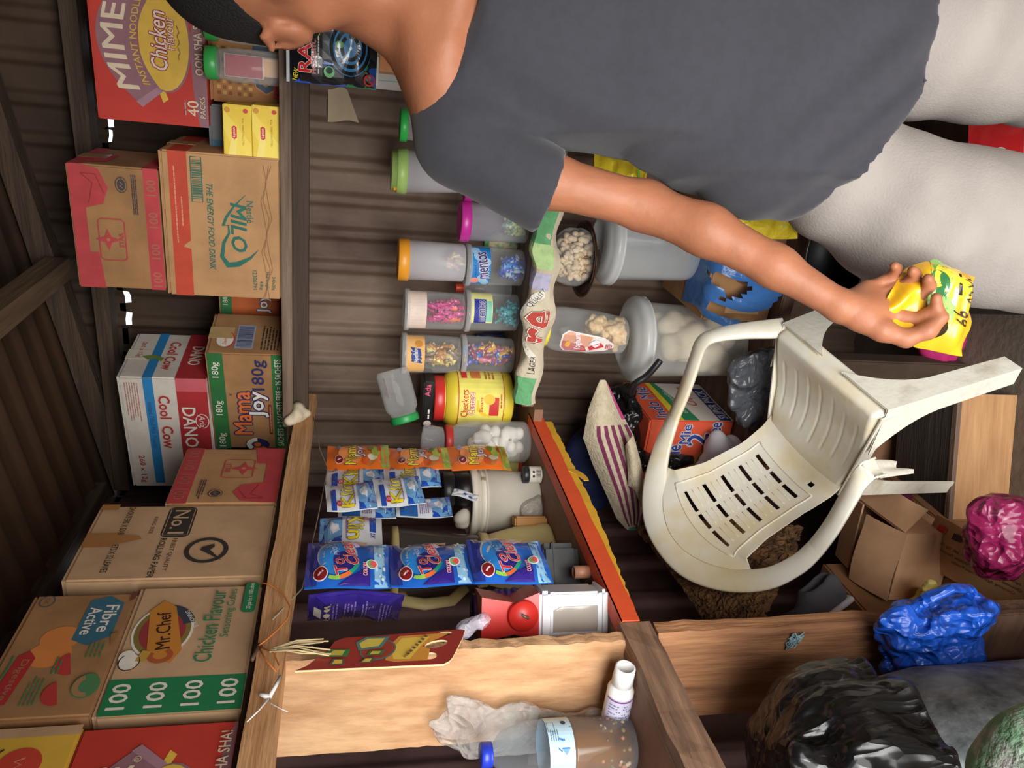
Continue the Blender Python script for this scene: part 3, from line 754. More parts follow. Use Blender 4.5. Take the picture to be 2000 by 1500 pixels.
# Mr Chef seasoning carton
W, H, D = .266, .186, .3; c = Carton(W, H, D, KRAFT3); f = c.face(); g_ = P((30,124,76), .7, .1)
f.rect(.0, .0, .245*W, .985*H, g_)
for i in range(4): f.text('100', .125*W, (.88-.255*i)*H, .125*H, WH, w=.17*W, bold=.06)
cx, cy = .60*W, .72*H
f.disc(cx, cy, .215*W, .235*H, WH); f.disc(cx, cy, .20*W, .215*H, P((128,112,50), .7)); f.disc(cx, cy, .165*W, .175*H, P((150,52,54), .7))
f.arc(cx, cy, .185*W, .20*H, .018, 288, 358, P((52,60,72), .7)); f.text('SEASONING', cx+.09*W, cy-.20*H, .035*H, WH, w=.16*W, rot=28, bold=.03)
f.poly([(cx-.26*W,cy-.13*H),(cx-.16*W,cy-.19*H),(cx+.20*W,cy-.05*H),(cx+.26*W,cy+.06*H),(cx+.17*W,cy+.15*H),(cx-.21*W,cy+.06*H)], P((196,128,48), .7), ); f.arc(cx-.20*W, cy-.04*H, .045*W, .075*H, .008, 60, 330, P((168,84,44), .7))
f.text('Mr.Chef', cx-.0*W, cy-.005*H, .11*H, ink((54,30,24)), w=.31*W, rot=10, bold=.03)
f.disc(cx-.245*W, cy+.17*H, .062*W, .075*H, WH); f.disc(cx-.205*W, cy+.20*H, .05*W, .06*H, WH); f.poly([(cx-.25*W,cy+.06*H),(cx-.17*W,cy+.03*H),(cx-.16*W,cy+.10*H),(cx-.24*W,cy+.13*H)], P((190,150,60), .7))
f.arc(cx-.245*W, cy+.17*H, .062*W, .075*H, .0015, 40, 300, BLK)
f.text('Chicken Flavour', .63*W, .355*H, .135*H, P((40,124,84), .7), w=.60*W, bold=.02); f.text('Seasoning Cubes', .73*W, .22*H, .085*H, P((40,124,84), .7), w=.42*W)
rrect(f, .72*W, .02*H, 1.0*W-.001, .135*H, .007, g_); f.text('20 packs x 100cubes', .87*W, .075*H, .05*H, WH, w=.24*W)
c.done('seasoning_carton', 'kraft seasoning cube carton with a green end strip on the side shelf', at((-.87, .829, ZL+.001), SIDE))
# Fibre Active carton
W, H, D = .25, .148, .3; c = Carton(W, H, D, KRAFT2); f = c.face()
f.disc(.47*W, .60*H, .105*W, .20*H, P((220,136,66), .75)); f.disc(.60*W, .56*H, .10*W, .19*H, P((214,132,66), .75))
f.poly([(.60*W,.10*H),(.90*W,.10*H),(.97*W,.26*H),(.93*W,.44*H),(.58*W,.46*H),(.53*W,.30*H)], P((54,108,128), .7))
f.text('Fibre', .76*W, .20*H, .13*H, WH, w=.24*W, bold=.04, rot=180); f.text('Active', .74*W, .35*H, .12*H, WH, w=.24*W, bold=.04, rot=180)
f.poly([(.10*W,.76*H),(.44*W,.70*H),(.50*W,.78*H),(.46*W,.86*H),(.08*W,.92*H)], P((178,46,48), .7)); f.text('Digestive', .28*W, .80*H, .08*H, c.mat, w=.30*W, rot=176, bold=.03)
f.line([(.06*W,.95*H),(.2*W,.93*H),(.36*W,.90*H),(.46*W,.90*H)], .0022, P((60,120,80), .7))
for cx, cy in ((.38*W, .36*H), (.16*W, .36*H)): f.poly([(cx+.09*W*cos(radians(a)), cy+.13*H*sin(radians(a))) for a in range(20, 201, 15)], P((186,58,56), .7))
gg = P((70,128,84), .7); f.bars(.08*W, .52*H, .30*W, .66*H, 4, gg, .4); f.bars(.42*W, .12*H, .56*W, .28*H, 4, gg, .4); f.bars(.30*W, .44*H, .44*W, .52*H, 2, gg, .4)
f.disc(.20*W, .14*H, .09*W, .12*H, P((76,132,84), .7)); f.arc(.20*W, .14*H, .065*W, .085*H, .008, 20, 200, c.mat)
f.arc(.92*W, .86*H, .05*W, .07*H, .002, 0, 360, ink((84,88,92))); f.text('OK', .92*W, .86*H, .045*H, ink((84,88,92)), rot=180); f.poly([(.90*W,.05*H),(.99*W,.05*H),(.99*W,.0),(.92*W,.0)], P((110,60,40), .7)); f.poly([(.50*W,.06*H),(.62*W,.02*H),(.60*W,.10*H)], P((150,110,60), .7))
c.done('biscuit_carton', 'kraft digestive biscuit carton with orange discs on top of the seasoning cube carton', at((-.87, .833, ZL+.1915), SIDE))
# yellow carton
W, H, D = .34, .15, .3; c = Carton(W, H, D, P((222,178,64), .65, .1)); f = c.face()
n = 16; f.poly([(0, H), (W, H)]+[(W-W*i/n, H*(.86+.05*sin(i/n*9+1))) for i in range(n+1)], P((196,62,52), .65))
f.poly([(W, H), (W, 0), (.955*W, 0), (.955*W, .9*H)], KRAFT3)
f.disc(.83*W, .38*H, .075*W, .17*H, P((206,70,52), .6), rot=-8); f.line([(.80*W,.34*H),(.815*W,.42*H),(.83*W,.36*H),(.845*W,.42*H),(.86*W,.35*H)], .0022, P((224,150,120), .6)); f.arc(.83*W, .40*H, .095*W, .22*H, .003, 40, 190, ink((70,60,40)))
f.text('Z', .66*W, .62*H, .34*H, P((216,190,150), .6), w=.13*W, bold=.06, outline=ink((54,56,60)), ow=.07)
c.done('noodle_carton', 'yellow carton with a red wavy border on top of another carton', at((-.87, .478, ZL+.1955), SIDE))
# tea boxes
def tea(label, M):
    W, H, D = .106, .0525, .07; t = thing('tea_box', label, 'tea box', M, None); g = G(); y = P((240,206,60), .45, .08, 20); g.box(0, W, 0, D, 0, H, y, bev=.0012)
    f = Face(g, flatmap((0,0,0), (1,0,0), (0,0,1), (0,-1,0)))
    f.poly([(.3*W, 0), (.02*W, 0), (.0, .5*H), (.55*W, H), (.9*W, H)], P((244,218,90), .45, .05)); f.poly([(.5*W,.5*H),(.46*W,.72*H),(.0,.9*H),(.0,.60*H)], P((246,226,120), .45, .05))
    f.poly([(.38*W,.62*H),(.41*W,.71*H),(.60*W,.71*H),(.63*W,.62*H),(.60*W,.53*H),(.41*W,.53*H)], ink((206,52,48))); f.text('Lipton', .505*W, .62*H, .12*H, WH, w=.17*W, bold=.04)
    f.text('YELLOW LABEL TEA', .52*W, .30*H, .075*H, ink((190,150,44)), w=.50*W); f.disc(.90*W, .20*H, .04*W, .09*H, ink((206,80,60))); f.disc(.90*W, .85*H, .05*W, .10*H, ink((214,150,60)))
    g.obj('box', t); q = G(); q.box(.001, W-.001, .001, D*.6, H+.0002, H+.001, y); q.obj('lid_flap', t); return t
tea('yellow tea box standing on the back shelf board with another on top', at((-.262, 1.668, ZB+.001)))
tea('upper of the two stacked yellow tea boxes', at((-.265, 1.668, ZB+.0555), radians(1)))
# ================================================================== JARS
def lerp2(a, b, t): return a+(b-a)*t
CL = CLEAR(fac=.15, rough=.06, edge=.5, body=(240,242,244)); FROST = CLEAR(fac=.42, rough=.35, body=(232,230,236), edge=.35); MILKY = CLEAR(fac=.55, rough=.4, body=(214,216,212), edge=.35)
CLB = CLEAR(fac=.16, rough=.05, body=(236,238,240), edge=.5, bump=.25)
def depth(p): return (Vector(p)-CAM).dot(FW)
def span(px, y0, y1, Y):
    """centre point and radius of an upright round thing whose outline runs from y0 to y1 in the photo, axis in the plane Y"""
    c = PY(px, (y0+y1)/2, Y); return c, (y1-y0)/2/FPX*depth(c)
def jar(name, label, M, prof, lid, body, lidm, cat='jar', n=32, extra=None, group=None):
    """prof: body outline (r,z); lid: (radius, z0, z1)"""
    t = thing(name, label, cat, M, group)
    g = G(); g.lathe(prof, body, n)
    if extra: extra(g)
    g.obj('body', t)
    if lid:
        r, z0, z1 = lid; g = G(); nn = 48
        g.lathe([(r*.97, z0), (r, z0+.001), (r, z1-.002), (r*.96, z1), (r*.90, z1), (r*.88, z1-.0012), (0, z1-.0012)], lidm, nn, rad=lambda a, z: 1+.008*(int(round(a/(2*pi)*nn)) % 2))
        g.obj('lid', t)
    return t
def sweets(name, label, M, r, z0, z1, n, cols, size=.012, seed=1, r1=None):
    """a heap of wrapped sweets: one object, nobody could count them through the plastic"""
    rnd = random.Random(seed); g = G(); r1 = r if r1 is None else r1
    ms = [P(c, .25, .2, 60, coat=.4) for c in cols]
    for i in range(n):
        z = rnd.uniform(z0+size*.6, z1-size*.5); rr = (r+(r1-r)*(z-z0)/max(1e-6, z1-z0))-size*1.3
        a = rnd.uniform(0, 2*pi); q = rr*sqrt(rnd.uniform(.35, 1))
        R = Matrix.Rotation(rnd.uniform(0, 6), 4, 'Z') @ Matrix.Rotation(rnd.uniform(-.9, .9), 4, 'X') @ Matrix.Rotation(rnd.uniform(0, 6), 4, 'Z')
        T = Matrix.Translation((q*cos(a), q*sin(a), z)) @ R; s = size*rnd.uniform(.8, 1.15); m = rnd.choice(ms)
        g.lathe([(s*.55, -s*1.05), (s*.18, -s*.62), (s*.46, -s*.42), (s*.50, 0), (s*.46, s*.42), (s*.18, s*.62), (s*.55, s*1.05)], m, 7, T, squash=.62)
    return tag(g.obj(name, None, M), label, 'sweets', kind='stuff')
GREENL = P((64,180,88), .35, .05); LIME = P((178,214,120), .4, .05); PINK = P((206,50,160), .35, .06); ORL = P((238,160,44), .4, .05); YL = P((244,222,70), .4, .05)
def cyl(r0, r1, h, e=.004): return [(0, .0015), (r0*.86, 0), (r0*.97, e*.5), (r0, e), (r1, h)]
def pjar(r, h): return [(0, .002), (r*.8, 0), (r*.97, .004), (r, .012), (r, h*.70), (r*.97, h*.78), (r*.80, h*.88), (r*.76, h*.90), (r*.76, h)]
YC = 1.835
# --- two green lidded jars on the back shelf
for k, (y0, y1, yy, lab) in enumerate(((97, 160, 1.715, 'clear jar with a green lid on the back shelf, red cards inside'), (14, 84, 1.725, 'clear jar with a green lid on the back shelf, half behind the ear'))):
    c, r = span(470, y0, y1, yy); M = at((c.x, yy, ZB+.001)); h = .128
    jar('jar', lab, M, [(0, .002), (r*.8, 0), (r, .006), (r, h*.72), (r*.93, h*.82), (r*.9, h*.84), (r*.9, h)], (r*.98, h-.008, h+.014), CL, GREENL)
    g = G(); rr = r*.62
    if k == 0:
        g.box(-rr, rr, -.002-rr*.5, .0-rr*.5, .035, .105, P((178,60,72), .4, .1)); g.box(-rr*1.05, rr*1.05, .0004-rr*.5, .002-rr*.5, .033, .107, P((226,218,212), .4)); g.box(-rr*.8, rr*.9, -rr*.4, -rr*.3, .005, .07, P((240,190,140), .35)); g.box(-rr*.2, rr*1.0, rr*.2, rr*.3, .006, .09, P((214,210,206), .4))
        o = g.obj('paper_card', None, M, 'red and white cards packed inside a green lidded jar', 'cards', kind='stuff')
    else:
        g.box(-rr, rr*.9, 0, rr*.25, .006, .085, P((204,206,208), .4)); g.box(-.002, .012, -rr*.7, -rr*.6, .006, .10, YL, Matrix.Rotation(.25, 4, 'Y')); g.box(-rr*.9, -rr*.2, -rr*.6, -rr*.4, .006, .03, P((160,150,150), .4))
        o = g.obj('paper_card', None, M, 'yellow stick and pale packets inside the green lidded jar behind the ear', 'cards', kind='stuff')
# --- green lidded jar on the jar shelf, half behind the shoulder
c, r = span(785, 212, 275, YC); zt = PY(780, 243, YC).z; h = zt-ZJ-.002
jar('jar', 'clear jar with a bright green lid and silvery wrapping, half behind the shoulder', at((c.x, YC, ZJ+.001)), [(0,.002),(r*1.2,0),(r*1.3,.01),(r*1.3,h-.06),(r*1.2,h-.045),(r*.9,h-.03),(r*.9,h-.012)], (r, h-.017, h), CL, P((60,214,96), .35, .05))
sweets('wrapped_sweet', 'silvery wrapped sweets inside the jar half behind the shoulder', at((c.x, YC, ZJ+.001)), r*1.2, .005, h-.05, 70, ((226,228,230),(190,196,200),(240,240,240)), .014, 3)
# --- lime lidded jar standing on a pink lidded one
c, r = span(830, 295, 380, YC); z1 = PY(765, 335, YC).z; zm = PY(905, 375, YC).z
c2, r2 = span(913, 318, 392, YC); z2 = PY(913, 375, YC).z
jar('jar', 'frosted jar with a pink lid under the lime lidded jar', at((c2.x, YC, ZJ+.001)), cyl(r2*.92, r2*.97, zm-ZJ-.016), (r2, zm-ZJ-.022, zm-ZJ-.002), FROST, PINK)
t = jar('jar', 'tall frosted jar with a lime green lid stacked on a pink lidded jar', at((c2.x+.012, YC, zm+.0015), 0, 0, radians(0)), cyl(r2*.86, r*.96, z1-zm-.035), None, FROST, LIME)
hh = z1-zm; g = G(); g.lathe([(r*.97, hh-.036), (r*1.02, hh-.035), (r*1.0, hh-.014), (r*.97, hh-.0125), (r*.93, hh-.012), (r*.90, hh-.001), (r*.85, hh), (0, hh-.0005)], LIME, 40); g.obj('lid', t)
g = G(); g.tube([(-r*.75+.004*i, -r*.7+.004*i, hh-.010+.003*sin(i)) for i in range(5)], .004, ORL, 6); g.obj('lid_tab', t.children[-1], label='orange lid tab')
sweets('wrapped_sweet', 'red and pink wrapped sweets in the lime lidded jar', at((c2.x+.012, YC, zm+.0025)), r2*.84, .003, .055, 30, ((226,80,90),(236,130,150),(190,150,190)), .014, 5)
# --- pink lidded jar
c, r = span(960, 397, 474, YC); z1 = PY(897, 435, YC).z; h = z1-ZJ-.001; M = at((c.x, YC, ZJ+.001))
jar('jar', 'frosted jar with a bright pink lid, green packets in its base', M, cyl(r*.90, r*.95, h-.018), (r*1.02, h-.024, h), CLEAR(fac=.28, rough=.3, body=(206,204,216), edge=.4), PINK)
sweets('wrapped_sweet', 'green and yellow packets in the bright pink lidded jar', M, r*.86, .005, .052, 60, ((90,190,110),(200,220,110),(70,170,130),(236,240,150)), .015, 6)
# --- candy columns: orange lid over the big blue label, and two columns of clear jars
def label_jar(c, z0, z1, r0, r1, name, lab, lidded, art, fac=.10):
    h = z1-z0; M = at((c.x, c.y, z0)); lh = .012
    def ex(g): art(Face(g, cylmap(r0, r1, .0, h, atan2(-c.y, -c.x)), sub=3), r0, h) if art else None
    prof = cyl(r0, r1, h-lh-.002)
    return jar(name, lab, M, prof, None, CLEAR(fac=fac, rough=.06, edge=.5), CL, extra=ex), M
def clearlid(t, r, h):
    g = G(); g.lathe([(r*.99, h-.014), (r*1.05, h-.013), (r*1.06, h-.003), (r*1.0, h-.0008), (r*.9, h-.0008), (r*.88, h-.003), (0, h-.003)], CLEAR(fac=.30, rough=.1, edge=.5), 40); g.obj('lid', t, label='clear lid')
def rectw(f, x0, y0, x1, y1, m): f.rect(x0, y0, x1, y1, m, nx=14)
# column A
cA, rA = span(960, 480, 560, YC); zA = PY(906, 520, YC).z
def artA(f, r, h):
    w = r*2.5; b = ink((28,132,206)); rectw(f, -w/2, h*.60, w/2, h*.93, b)
    for x, y, q in ((.9,.86,.011), (.55,.80,.013), (-.2,.72,.012), (-.75,.74,.012), (-1.0,.68,.010), (.2,.66,.009)): f.disc(x*r, h*y, q, q, ink((160,206,238)))
    f.text('mentos', .02*r, h*.735, h*.17, ink((56,44,130)), w=r*1.45, rot=8, bold=.05, outline=WH, ow=.05); f.text('mint', -.25*r, h*.855, h*.06, ink((40,90,170)), rot=8)
    f.disc(-.85*r, h*.86, .009, .011, ink((236,150,140)))
tA, MA = label_jar(Vector((cA.x, YC, 0)), ZJ+.001, zA-.001, rA*.88, rA*.97, 'candy_jar', 'clear candy jar with a wide sky blue label beneath the orange lidded jar', True, artA); clearlid(tA, rA*.97, zA-ZJ-.002)
sweets('wrapped_sweet', 'bright blue wrapped sweets under the sky blue label', MA, rA*.85, .004, .055, 40, ((30,110,220),(60,150,235),(24,80,190),(190,216,236)), .015, 8)
z1 = PY(776, 513, YC).z; h = z1-zA-.001; c, r = span(850, 475, 554, YC); M = at((cA.x+.004, YC, zA+.0005))
jar('jar', 'frosted jar with an orange lid stacked on the sky blue labelled jar', M, cyl(r*.93, r*.97, h-.018), (r*1.03, h-.026, h), FROST, ORL)
sweets('wrapped_sweet', 'a few pastel wrapped sweets in the orange lidded jar', M, r*.8, .003, .038, 16, ((220,190,140),(230,220,150),(210,160,150)), .013, 9)
# column B
cB, rB = span(960, 568, 649, YC); zB_ = PY(905, 608, YC).z
def artB1(f, r, h):
    w = r*1.9; rectw(f, -w*.35, h*.52, w*.62, h*.92, ink((232,226,150))); rectw(f, -w*.35, h*.64, w*.35, h*.86, ink((40,52,150))); rectw(f, -w*.3, h*.53, w*.3, h*.64, ink((140,206,180)))
    f.text('mentos', .0, h*.72, h*.13, ink((60,56,140)), w=r*1.1, bold=.05, outline=WH, ow=.05)
tB, MB_ = label_jar(Vector((cB.x, YC, 0)), ZJ+.001, zB_-.001, rB*.88, rB*.97, 'candy_jar', 'clear candy jar with a small navy and yellow label, turquoise sweets in its base', True, artB1); clearlid(tB, rB*.97, zB_-ZJ-.002)
sweets('wrapped_sweet', 'turquoise wrapped sweets under the navy and yellow label', MB_, rB*.85, .004, .045, 30, ((60,190,200),(90,210,214),(40,160,180)), .015, 10)
z1 = PY(788, 602, YC).z; c, r = span(850, 563, 642, YC)
def artB2(f, r, h): rectw(f, -r*1.25, h*.64, r*1.25, h*.95, ink((226,206,192)))
t, M = label_jar(Vector((cB.x-.004, YC, 0)), zB_+.0003, z1, r*.90, r*.98, 'candy_jar', 'clear candy jar with a plain cream band, stacked above turquoise sweets', True, artB2); clearlid(t, r*.98, z1-zB_-.0003)
sweets('wrapped_sweet', 'magenta wrapped sweets under the plain cream band', M, r*.87, .003, (z1-zB_)*.60, 55, ((214,50,140),(230,80,160),(240,120,60),(196,40,120)), .015, 11)
# column C
cC, rC = span(950, 655, 731, YC); zC = PY(897, 693, YC).z
tC, MC = label_jar(Vector((cC.x, YC, 0)), ZJ+.001, zC-.001, rC*.90, rC*.97, 'candy_jar', 'clear candy jar full of blue, gold and pink sweets, lower one of its pair', True, None); clearlid(tC, rC*.97, zC-ZJ-.002)
sweets('wrapped_sweet', 'blue, gold and pink wrapped sweets in the lower candy jar', MC, rC*.88, .004, (zC-ZJ)*.86, 60, ((50,120,200),(230,180,60),(224,130,160),(150,60,90),(60,90,180)), .021, 12)
z1 = PY(783, 685, YC).z; c, r = span(840, 647, 726, YC)
def artC2(f, r, h):
    rectw(f, -r*1.2, h*.62, r*1.2, h*.93, ink((232,180,110)))
    f.poly([(-.55*r, h*.66), (.25*r, h*.69), (.35*r, h*.86), (-.45*r, h*.84)], ink((30,64,140))); f.text('Alpenliebe', -.1*r, h*.76, h*.10, WH, w=r*.75, rot=6, bold=.03); f.disc(.55*r, h*.72, .010, .010, ink((206,140,60)))
t, M = label_jar(Vector((cC.x-.003, YC, 0)), zC+.0003, z1, r*.90, r*.98, 'candy_jar', 'clear candy jar with a caramel coloured label over gold sweets', True, artC2); clearlid(t, r*.98, z1-zC-.0003)
sweets('wrapped_sweet', 'gold and silver wrapped sweets under the caramel coloured label', M, r*.88, .003, (z1-zC)*.60, 50, ((220,190,80),(230,214,130),(150,130,110),(236,226,190),(190,130,50)), .019, 13)
# --- custard jar
Yc = 1.80
c, r = span(930, 724, 834, Yc); z1 = PY(866, 778, Yc).z; h = z1-ZJ-.001; M = at((c.x, Yc, ZJ+.001)); yb = P((228,206,62), .4, .04)
def artK(f, r_, h):
    rectw(f, -r*1.3, h*.16, r*1.3, h*.82, ink((240,228,110)))
    for yy in (.16, .82): rectw(f, -r*1.3, h*yy, r*1.3, h*(yy+.012), ink((200,70,50)))
    f.rect(-.6*r, h*.24, .05*r, h*.38, ink((206,46,42)), nx=6); f.disc(-.02*r, h*.38, .013, .014, ink((244,196,60)))
    f.line([(-.62*r,h*.36),(-.55*r,h*.46),(-.35*r,h*.54),(-.05*r,h*.55)], [.004,.009,.009,.003], ink((240,200,50)))
    f.text('Checkers', -.18*r, h*.74, h*.10, ink((206,46,42)), w=r*.95, bold=.03); f.text('Custard', -.18*r, h*.64, h*.09, WH, w=r*.75, bold=.05, outline=ink((206,46,42)), ow=.09); f.text('Banana', -.2*r, h*.50, h*.05, ink((206,60,46)), w=r*.5)
    f.rect(.75*r, h*.50, 1.2*r, h*.64, ink((210,120,60)), nx=5); f.rect(.75*r, h*.70, 1.2*r, h*.78, ink((206,46,42)), nx=5); f.bars(.7*r, h*.30, 1.15*r, h*.46, 3, ink((180,120,60))); f.bars(-.3*r, h*.2, .2*r, h*.23, 1, ink((206,60,46)))
t = jar('custard_tub', 'big yellow custard powder tub with a red lid', M, [(0,.003),(r*.8,0),(r*.97,.006),(r,.02),(r,h*.86),(r*.96,h*.93),(r*.84,h*.985),(r*.80,h)], None, yb, RED, 'tub', 40, extra=lambda g: artK(Face(g, cylmap(r*1.002, r*1.002, 0, h, atan2(-c.y, -c.x)), h0=.0008, sub=3), r, h))
g = G(); zl = PY(845, 778, Yc).z-ZJ-.001; g.lathe([(r*.74, h-.006), (r*.76, h), (r*.76, h+.006)], yb, 40); g.lathe([(r*.79, h+.002), (r*.80, h+.003), (r*.80, zl-.002), (r*.78, zl), (0, zl)], P((206,52,46), .35, .05), 48, rad=lambda a, z: 1+.006*(int(a*48/6.2832+.5) % 2)); g.obj('lid', t, label='red ribbed lid')
ztop = ZJ+.001+zl
# black packet lying across the lid, and a clear jar lying on it
Yk = Yc; a = PY(838, 732, Yk); b = PY(838, 822, Yk); w = (a-b).length; hz = .028
g = G(); g.box(-w/2, w/2, -.045, .045, 0, hz, P((24,22,24), .35, .1), bev=.004); f = Face(g, flatmap((-w/2, -.045, 0), (1,0,0), (0,0,1), (0,-1,0)))
f.text('Ada', w*.82, hz*.62, hz*.5, ink((226,90,120)), bold=.06); f.disc(w*.12, hz*.5, .008, .010, ink((226,206,200))); f.bars(w*.22, hz*.35, w*.45, hz*.65, 1, WH, .5)
g.obj('packet', None, at(((a.x+b.x)/2, Yk, ztop+.001)), 'black packet lying across the red lid of the custard tub', 'packet')
cc = PY(800, 826, 1.73); r0 = .036; z0 = ztop+.001+hz+.042
d = Vector((.86, .36, .28)).normalized(); x = d.cross(Vector((0,0,1))).normalized(); y = d.cross(x)
Mj = frame(Vector((cc.x, 1.735, z0)), x, y, d)
t = thing('jar', 'clear jar with a dark green lid lying on its side on the black packet', 'jar', Mj)
g = G(); g.lathe([(0,.0),(r0*.96,0),(r0,.003),(r0,.016),(r0*.97,.018)], P((44,160,84), .4, .05), 44); g.obj('lid', t)
g = G(); g.lathe([(r0*.9,.018),(r0*.92,.026),(r0*1.12,.036),(r0*1.15,.05),(r0*1.15,.125),(r0*1.05,.135),(0,.135)], CLEAR(fac=.14, rough=.06, edge=.6), 30); g.obj('body', t)
g = G(); g.box(-r0*.5, r0*.5, -r0*.7, -r0*.65, .07, .12, P((120,50,50), .5)); g.obj('label', t, label='dark red inner label')
# --- small things tucked between the jars
def small(name, label, px, y0, y1, x1, Y, cm, lm, cat='bottle'):
    c, r = span(px, y0, y1, Y); z1 = PY(x1, (y0+y1)/2, Y).z; h = max(.03, z1-ZJ)
    return jar(name, label, at((c.x, Y, ZJ+.001)), [(0,0),(r,.002),(r,h*.7),(r*.6,h*.82),(r*.55,h*.86)], (r*.62, h*.86, h), cm, lm, cat, 18)
small('bottle', 'small flowered tin standing behind the orange lidded column', 985, 455, 492, 945, 1.93, P((206,190,160), .5, 0, 40, c2=(70,140,90)), P((60,130,70), .5))
small('bottle', 'little clear bottle with a red cap squeezed between candy columns', 985, 553, 580, 890, 1.93, CL, P((214,70,40), .4))
small('bottle', 'dark bottle behind the gap above the sack', 960, 648, 668, 930, 1.95, P((40,44,70), .4), P((40,44,70), .4))

# --- printed sack draped along the shelf edge
xa = PY(1030, 787, 1.655).x; xb = PY(1030, 395, 1.655).x; LW = xb-xa
def sack(u, w):
    x = xa+LW*u; s = w*.14   # metres across: from the shelf top over the edge and down
    th = .010+.007*sin(u*17)+.004*sin(u*41+1); prof = [(0, .052, .004), (.045, .012, .006+th), (.07, -.006, .004+th*.9), (.09, -.016, -.012), (.115, -.015, -.024), (.14, -.006, -.036)]
    for i in range(len(prof)-1):
        if s <= prof[i+1][0]+1e-9:
            t_ = (s-prof[i][0])/(prof[i+1][0]-prof[i][0]); yy = prof[i][1]+(prof[i+1][1]-prof[i][1])*t_; zz = prof[i][2]+(prof[i+1][2]-prof[i][2])*t_; break
    k = max(0, (s-.07)/.07); hang = .004*sin(u*23+.5)+.003*sin(u*9)
    return Vector((x, 1.66+yy-.004*sin(u*30+w*5)*k-.003, ZJ+.002+zz+hang*k*1.6-.006*sin(u*3.1)*k))
SK = P((206,196,170), .85, 0, 5, .3, 90, c2=(186,172,150)); g = G(); g.sheet(sack, 90, 16, .0018, SK)
def smap(x, y, h):
    u = x/LW; w = 1-y/.14; p = sack(u, w); a = sack(u+.002, w)-sack(u-.002, w); b = sack(u, min(1, w+.01))-sack(u, max(0, w-.01)); n = b.cross(a); n.normalize()
    if n.y > 0 and n.z < .2: n = -n
    if n.z < -.3: n = -n
    return p+n*(.0012+h)
f = Face(g, smap, sub=3); gc = P((100,166,112), .85, .2, 30, .3, 90); lg_ = P((176,204,140), .85, .2, 40, .3, 90); pc = P((176,172,196), .85, .2, 40)
f.rect(.001, .002, LW*.15, .138, gc, 10, 10); f.rect(LW*.60, .002, LW*.68, .138, pc, 8, 10); f.rect(LW*.70, .002, LW*.82, .138, lg_, 10, 10); f.rect(LW*.82, .002, LW*.999, .138, gc, 10, 10)
f.arc(LW*.42, .03, .085, .055, .018, 15, 165, ink((232,228,214)), n=24)
bk = ink((40,38,36)); f.text('LAGER', LW*.22, .052, .014, bk, w=.045); f.text('QUALITY', LW*.56, .058, .012, bk, w=.05, rot=-28)
f.text('re', LW*.42, .042, .048, P((176,62,50), .8), w=.075, bold=.10, outline=WH, ow=.035, ocol2=P((120,40,36), .8)); f.line([(LW*.2,.012),(LW*.3,.018),(LW*.36,.016)], .004, P((70,110,140), .8))
g.obj('sack', None, None, 'printed beer sack with green ends draped over the edge of the jar shelf', 'sack')

# --- mosquito coil packet hanging below the back shelf edge, and the white panel behind it
def pillow(w, h, t, m, mb=None, nu=18, nv=14, ends=.06, seed=0, crumple=.0):
    """a filled sachet standing in its x-z plane, front towards -y"""
    rnd = random.Random(seed); ph = [rnd.uniform(0, 6) for _ in range(4)]
    def dep(u, v):
        e = max(0, min(1, (v-ends)/.14)) * max(0, min(1, (1-ends-v)/.14)); e = e**.6
        s = max(0, 1-abs(2*u-1)**2.6); return t/2*e*s**.8+crumple*(sin(u*9+ph[0])*sin(v*11+ph[1])+.5*sin(v*27+ph[2]+u*4))*min(1, 6*u*(1-u)+.2)
    def bend(u, v): return crumple*1.4*sin(v*5+ph[3])
    def front(x, z, hh=0): u, v = x/w, z/h; return Vector((x, -dep(u, v)-.0008-hh+bend(u, v), z))
    def back(x, z, hh=0): u, v = x/w, z/h; return Vector((x, dep(u, v)+.0008+hh+bend(u, v), z))
    g = G(); g.grid(lambda a, b: front(a*w, b*h), nu, nv, m); g.grid(lambda a, b: back(w-a*w, b*h), nu, nv, mb or m)
    rim = [(i/12*w, 0) for i in range(13)]+[(w, i/12*h) for i in range(1, 13)]+[(w-i/12*w, h) for i in range(1, 13)]+[(0, h-i/12*h) for i in range(1, 12)]
    k = len(rim); g.add([front(a, b) for a, b in rim]+[back(a, b) for a, b in rim], [(i, k+i, k+(i+1) % k, (i+1) % k) for i in range(k)], m)
    return g, Face(g, front, h0=.0007, sub=3), Face(g, back, h0=.0007, sub=3)
tl = PY(560, 158, 1.62); br = PY(735, 160, 1.62); W = .125; H = (tl-br).z
FB = lambda c: P(c, .22, .06, 30, coat=.5)
g, f, bk_ = pillow(W, H, .02, FB((24,22,26)), None, crumple=.0012, seed=2)
q = lambda *a, m: f.rect(a[0]*W, a[1]*H, a[2]*W, a[3]*H, m, 8, 8)
q(0, .0, 1, .97, m=FB((22,24,30))); 
n = 12
def strip(p, m):  # polygon as finely cut rows so that it follows the bulge
    a = [(x*W, y*H) for x, y in p[0]]; b = [(x*W, y*H) for x, y in p[1]]; k = len(a); pts = []; R = 6
    for j in range(R+1): pts += [(a[i][0]+(b[i][0]-a[i][0])*j/R, a[i][1]+(b[i][1]-a[i][1])*j/R) for i in range(k)]
    f._put(pts, [(j*k+i, j*k+i+1, (j+1)*k+i+1, (j+1)*k+i) for j in range(R) for i in range(k-1)], m)
